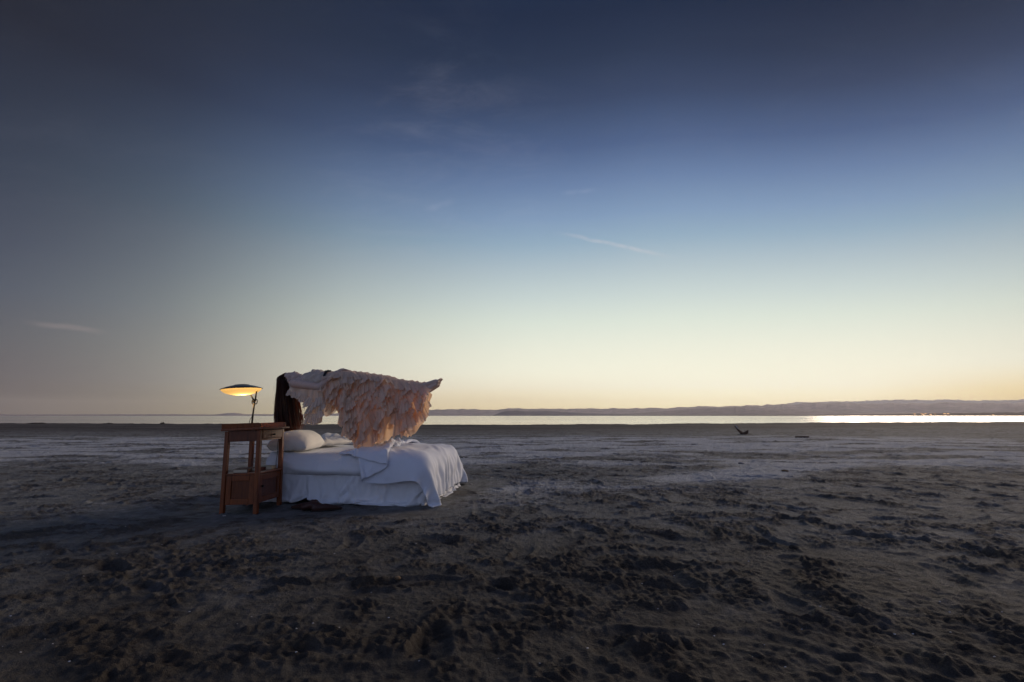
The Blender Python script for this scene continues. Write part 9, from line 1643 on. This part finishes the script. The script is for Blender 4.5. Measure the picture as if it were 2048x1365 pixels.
core = blob_mesh('hair_mass', [(HC + Vector((-.012, 0, -.012)), .082, HC + Vector((-.004, 0, -.10)), .075, (1, .9, 1)), (P(578, 775), .085, P(578, 815), .095, (1, .62, 1)), (P(579, 815), .095, P(580, 850), .105, (1, .55, 1))], 0.010, hair_m, 2)
put('hair_mass', core, hair)

# ---- dress
dress_m = cloth_mat('peach_chiffon', (0.86, 0.75, 0.63), 0.45, 0.10, 500, 0.35, tcol=(0.98, 0.66, 0.43), wrinkle=0.35)
cream_m = cloth_mat('cream_chiffon', (0.80, 0.72, 0.63), 0.35, 0.06, 500, 0.35, tcol=(0.80, 0.60, 0.46), wrinkle=0.35)
bodice = blob_mesh('bodice', [(P(624, 764.0, -.085), .096, P(652, 764.5, -.062), .102), (P(624, 764.0, .085), .096, P(652, 764.5, .062), .102),
                              (P(626, 763, -.02), .098, P(652, 763, .02), .104), (P(608, 768, -.10), .060, P(616, 766, -.10), .070), (P(608, 768, .10), .060, P(616, 766, .10), .070),
                              (P(636, 753.5, -.06), .078, P(648, 755, -.05), .068), (P(636, 753.5, .06), .078, P(648, 755, .05), .068), (P(629, 757, -.04), .078, P(640, 754, 0), .080),
                              (P(650, 765, -.045), .090, P(664, 766, -.045), .092), (P(650, 765, .045), .090, P(664, 766, .045), .092)], 0.009, cream_m, 3)
for v in bodice.vertices:   # loose cloth: gentle folds
    q = v.co; n_ = v.normal
    v.co = q + n_ * (0.006 * math.sin(q.x * 85 + 14 * q.z + 3 * math.sin(q.z * 40)) + 0.004 * math.sin(q.x * 33 - q.z * 70))
dress = put('dress', bodice, woman)
# the skirt's top line, hem line along the body: (u_top, v_top, u_bottom, v_bottom)
SK = [(658, 747, 664, 792), (668, 745, 676, 812), (680, 743, 690, 838), (694, 743, 703, 858), (706, 743.5, 713, 886), (718, 745, 722, 895), (732, 746, 738, 894), (746, 748, 754, 890),
      (760, 750, 770, 886), (774, 752, 786, 862), (786, 755, 796, 862), (800, 759, 806, 880), (814, 761, 820, 874), (828, 763, 834, 862), (842, 765, 850, 834), (853, 768, 864, 796)]
NS_ = len(SK) - 1


def sk(s):
    x = max(0, min(NS_ - 1e-6, s * NS_)); i = int(x); f = x - i
    return [SK[i][k_] * (1 - f) + SK[i + 1][k_] * f for k_ in range(4)]


def half_w(s): return 0.13 + 0.05 * math.sin(min(1, s * 2.2) * math.pi / 2) - 0.07 * sstep(np.array(s), .55, 1.0).item()


def skirt_pt(s, t, side, short=None, far_extra=0.0):
    """t: 0 on the top line, 1 at the hem. side -1 nearer the camera, +1 beyond"""
    ut, vt, ub, vb = sk(s)
    if short is not None: vb = short(s, vb)
    w = half_w(s); tb = 0.16
    if t < tb:
        a = t / tb * math.pi / 2
        y = w * math.sin(a); dz = (1 - math.cos(a)) * 13
        u = ut; v = vt + dz
    else:
        f = (t - tb) / (1 - tb); v0 = vt + 13
        u = ut + (ub - ut) * f; v = v0 + (vb - v0) * f
        y = w + 0.05 * math.sin(f * math.pi) - 0.03 * f + f * 0.034 * math.sin(s * 34 + 1.3 * f + side) + f * 0.018 * math.sin(s * 71 + 2 + side * 2)
    return P(u + 1.6 * math.sin(t * 9 + s * 40) * t, v, side * y)


def notch(s, vb):
    d = (s - 0.655) / 0.085
    vb += 3.2 * math.sin(s * 61) + 2.2 * math.sin(s * 137 + 1)
    return vb - 32 * math.exp(-d * d)


def sheet(side, short, mat, name, ns_=150, nt_=36):
    V = [skirt_pt(i / (ns_ - 1), j / (nt_ - 1), side, short) for j in range(nt_) for i in range(ns_)]
    F = [(j * ns_ + i, j * ns_ + i + 1, (j + 1) * ns_ + i + 1, (j + 1) * ns_ + i) for j in range(nt_ - 1) for i in range(ns_ - 1)]
    return mesh(name, V, F, mat)


thicken(put('skirt_front', sheet(-1, notch, dress_m, 'skirt_front'), dress), 0, 0)
farsheet = sheet(1, lambda s, vb: vb - 1.5 + 2.5 * math.sin(s * 53 + 2) + 1.5 * math.sin(s * 121) - 22 * math.exp(-((s - 0.705) / 0.022) ** 2), dress_m, 'skirt_back')
thicken(put('skirt_back', farsheet, dress), 0, 0)


def ruffle_me(seed, mat, W=1.0, L=1.0):
    """one gathered ruffle piece: x across (-.5...5), -y downwards (0..-1), z out"""
    rs = random.Random(seed); nu_, nv_ = 17, 8; V = []
    f1 = rs.uniform(2.6, 4.2); p1 = rs.uniform(0, 6); f2 = rs.uniform(0.7, 1.3); p2 = rs.uniform(0, 6); sk_ = rs.uniform(-0.45, -0.05); curl = rs.uniform(0.02, 0.16)
    tipx = rs.uniform(-0.45, -0.05)
    for j in range(nv_):
        v = j / (nv_ - 1)
        for i in range(nu_):
            u = i / (nu_ - 1) - 0.5
            x = u * (0.55 + 0.40 * v) + sk_ * v * 0.4 + 0.05 * v * math.sin(u * f1 * 6.28 + p1 + 1.2)
            ln = 1.0 - 0.38 * min(1, abs(u - tipx) / 0.80) ** 1.1 + 0.03 * math.sin(u * f1 * 6.28 + p1)
            z = 0.05 + 0.12 * v + (0.042 * math.sin(u * f1 * 6.28 + p1 + v) * (0.45 + 0.8 * v)) + 0.10 * v * math.sin(u * f2 * 6.28 + p2) + curl * max(0, v - 0.65) * 1.6 * (0.2 + abs(u - tipx) * 1.6)
            z -= 0.08 * (1 - v) ** 3
            V.append((x * W, -v * ln * L, z))
    F = [(j * nu_ + i, j * nu_ + i + 1, (j + 1) * nu_ + i + 1, (j + 1) * nu_ + i) for j in range(nv_ - 1) for i in range(nu_ - 1)]
    return mesh('ruffle', V, F, mat)


for m_ in (dress_m, cream_m):
    h = NG(m_.node_tree); oi = h.n('ShaderNodeObjectInfo').outputs['Random']
    for nd in list(m_.node_tree.nodes):
        if nd.type in ('BSDF_PRINCIPLED', 'BSDF_TRANSLUCENT'):
            so = nd.inputs[0]; cur = so.links[0].from_socket if so.links else tuple(so.default_value)
            h.l(h.mix(1.0, cur, h.ramp(oi, [(0.0, (0.86, 0.86, 0.88)), (0.5, (0.95, 0.93, 0.90)), (1.0, (1.0, 1.0, 1.0))]), 'MULTIPLY'), so)
RUF = [ruffle_me(i, dress_m) for i in range(10)]
rs = random.Random(21)


def place_ruffle(me_, parent, org, down, out_, size, wid, relief=1.0):
    yv = -down.normalized(); zv = (out_ - yv * out_.dot(yv)).normalized(); xv = yv.cross(zv)
    M = Matrix((xv * wid, yv * size, zv * size * relief)).transposed().to_4x4(); M.translation = org
    o_ = bpy.data.objects.new('ruffle', me_); COL.objects.link(o_); o_.parent = parent; o_.matrix_local = M
    return o_


NT_ = 15
cnt = 0
for side, rows in ((-1, NT_), (1, NT_)):
    sfn = notch if side < 0 else None
    for k_ in range(rows):
        s = (k_ + 0.35) / rows
        ut, vt, ub, vb = sk(s)
        if sfn: vb = sfn(s, vb)
        length = (vb - vt) / 174.0
        n_ = max(3, int(round(length / 0.092)))
        for j in range(n_):
            if side > 0 and (j < n_ - 2 or k_ > rows - 3) and not (k_ == 0): continue
            t = (j + 0.10 + 0.5 * (k_ % 2)) / (n_ + 0.6) * 0.97
            if j == 0: t = 0.055 + 0.03 * rs.random()
            sj = min(1, max(0, s + rs.gauss(0, .006)))
            p = skirt_pt(sj, t, side, sfn)
            ds = (skirt_pt(min(1, sj + .02), t, side, sfn) - skirt_pt(max(0, sj - .02), t, side, sfn)).normalized()
            dt = (skirt_pt(sj, min(1, t + .03), side, sfn) - skirt_pt(sj, max(0, t - .03), side, sfn)).normalized()
            out_ = ds.cross(dt) if side > 0 else dt.cross(ds)
            if out_.y * side < 0: out_ = -out_
            lean = 0.52 * (1 - t) ** 0.8 + 0.08 + rs.gauss(0, .14) + 0.25 * (s - 0.5) * (t > .4)
            if t < 0.12: lean += 0.5
            dn = dt * math.cos(lean) + ds * math.sin(lean)
            if t < 0.16: dn = dn + Vector((0, side * 0.20, -0.50))
            L_ = rs.uniform(0.155, 0.205)
            if t > 0.72: L_ *= 0.72
            if side > 0: L_ *= 0.55
            place_ruffle(RUF[rs.randrange(10)], dress, p + out_.normalized() * 0.001 - dn * 0.02, dn, out_, L_, L_ * rs.uniform(0.82, 1.10), 0.35 if t < 0.10 else (0.7 if t < 0.2 else 1.0))
            cnt += 1
print('ruffles', cnt)

# sash
V, F = [], []
n_ = 40; ns2 = 7
for j in range(ns2):
    f = j / (ns2 - 1)
    for i in range(n_):
        a = 2 * math.pi * i / n_
        c = P(657.5 + 5.0 * f, 765.5)
        rx = 0.158 + 0.004 * math.sin(a * 5 + f * 9); rz_ = 0.122 + (0.014 * max(0, math.sin(a)) if f < 0.6 else 0) + 0.004 * math.sin(a * 7 + f * 14)
        V.append((c.x + 0.030 * math.cos(a * 1.0) * 0 - 0.045 * math.sin(a) * 0.6, c.y + rx * math.cos(a), c.z + rz_ * math.sin(a)))
F = [(j * n_ + i, j * n_ + (i + 1) % n_, (j + 1) * n_ + (i + 1) % n_, (j + 1) * n_ + i) for j in range(ns2 - 1) for i in range(n_)]
sash_m = simple_mat('black_satin', (0.012, 0.010, 0.010), 0.5)
ss = put('sash', mesh('sash', V, F, sash_m), dress)
bow = blob_mesh('sash_knot', [(P(653, 744, -.03), .014, P(661, 742.5, .0), .012), (P(653.5, 743.5, 0), .010, P(655.0, 740.6, .02), .008)], 0.005, sash_m, 1)
put('sash_knot', bow, ss)

# sleeves: loose chiffon open along the arm, hanging below it
def sleeve(side):
    bot = [(589.5, 786), (594, 792), (601, 797), (610, 800), (618, 801), (623, 806), (627, 812), (633, 818), (631, 826), (627, 836), (629, 843), (635, 847), (642, 850), (650, 849), (657, 844), (662, 836), (664, 824), (668, 817), (664, 800), (661, 789)]
    top = [(590.5, 772), (594, 768), (600, 766), (607, 767), (614, 770), (620, 771), (626, 772), (631, 773), (635, 774), (639, 775), (642, 776), (645, 776), (648, 777), (650, 778), (652, 778), (654, 779), (656, 779), (657, 779), (658, 779), (659, 778)]
    nu_, nv_ = 100, 26; V = []
    for j in range(nv_):
        f = j / (nv_ - 1)
        for i in range(nu_):
            x = i / (nu_ - 1) * (len(top) - 1.001); a = int(x); q = x - a
            tu = top[a][0] * (1 - q) + top[a + 1][0] * q; tv = top[a][1] * (1 - q) + top[a + 1][1] * q
            bu = bot[a][0] * (1 - q) + bot[a + 1][0] * q; bv = bot[a][1] * (1 - q) + bot[a + 1][1] * q
            s = i / (nu_ - 1)
            y = 0.205 + 0.035 * s + (0.012 + 0.030 * f) * math.sin(s * 30 + 2.2 * f + side) * f + 0.012 * math.sin(s * 63 + 3 * f) * f
            if s < 0.14: y -= 0.05 * (1 - s / 0.14)
            y -= 0.03 * math.sin(f * math.pi * 0.9)
            V.append(P(tu + (bu - tu) * f ** 1.1 + 0.8 * math.sin(f * 8 + s * 20) * f, tv + (bv - tv) * f - (3 if f == 0 else 0), side * y - (0.0 if side < 0 else 0.02)))
            if side > 0: V[-1].z = V[-1].z + 0.09 * f; V[-1].x -= 0.03 * f
    F = [(j * nu_ + i, j * nu_ + i + 1, (j + 1) * nu_ + i + 1, (j + 1) * nu_ + i) for j in range(nv_ - 1) for i in range(nu_ - 1)]
    return mesh('sleeve', V, F, cream_m)


s1 = put('sleeve', sleeve(-1), dress); s2 = put('sleeve', sleeve(1), dress)
RC = [ruffle_me(i + 40, cream_m) for i in range(5)]
for u_, v_, L_, lean, dep in ((596, 783, .065, .0, -.215), (606, 786, .070, -.1, -.225), (616, 787, .070, -.1, -.235), (627, 790, .10, .1, -.245), (636, 803, .09, .2, -.25), (640, 814, .10, .2, -.25),
                              (640, 828, .12, .0, -.25), (649, 828, .12, -.1, -.25), (657, 820, .10, -.25, -.24), (646, 806, .12, .1, -.245), (655, 797, .11, -.1, -.245), (660, 806, .09, -.3, -.235), (638, 797, .10, .2, -.24)):
    place_ruffle(RC[rs.randrange(5)], s1, P(u_, v_, dep + .006), Vector((-lean, 0, -1)), Vector((0.1, -1, 0.05)), L_, L_ * 0.95)
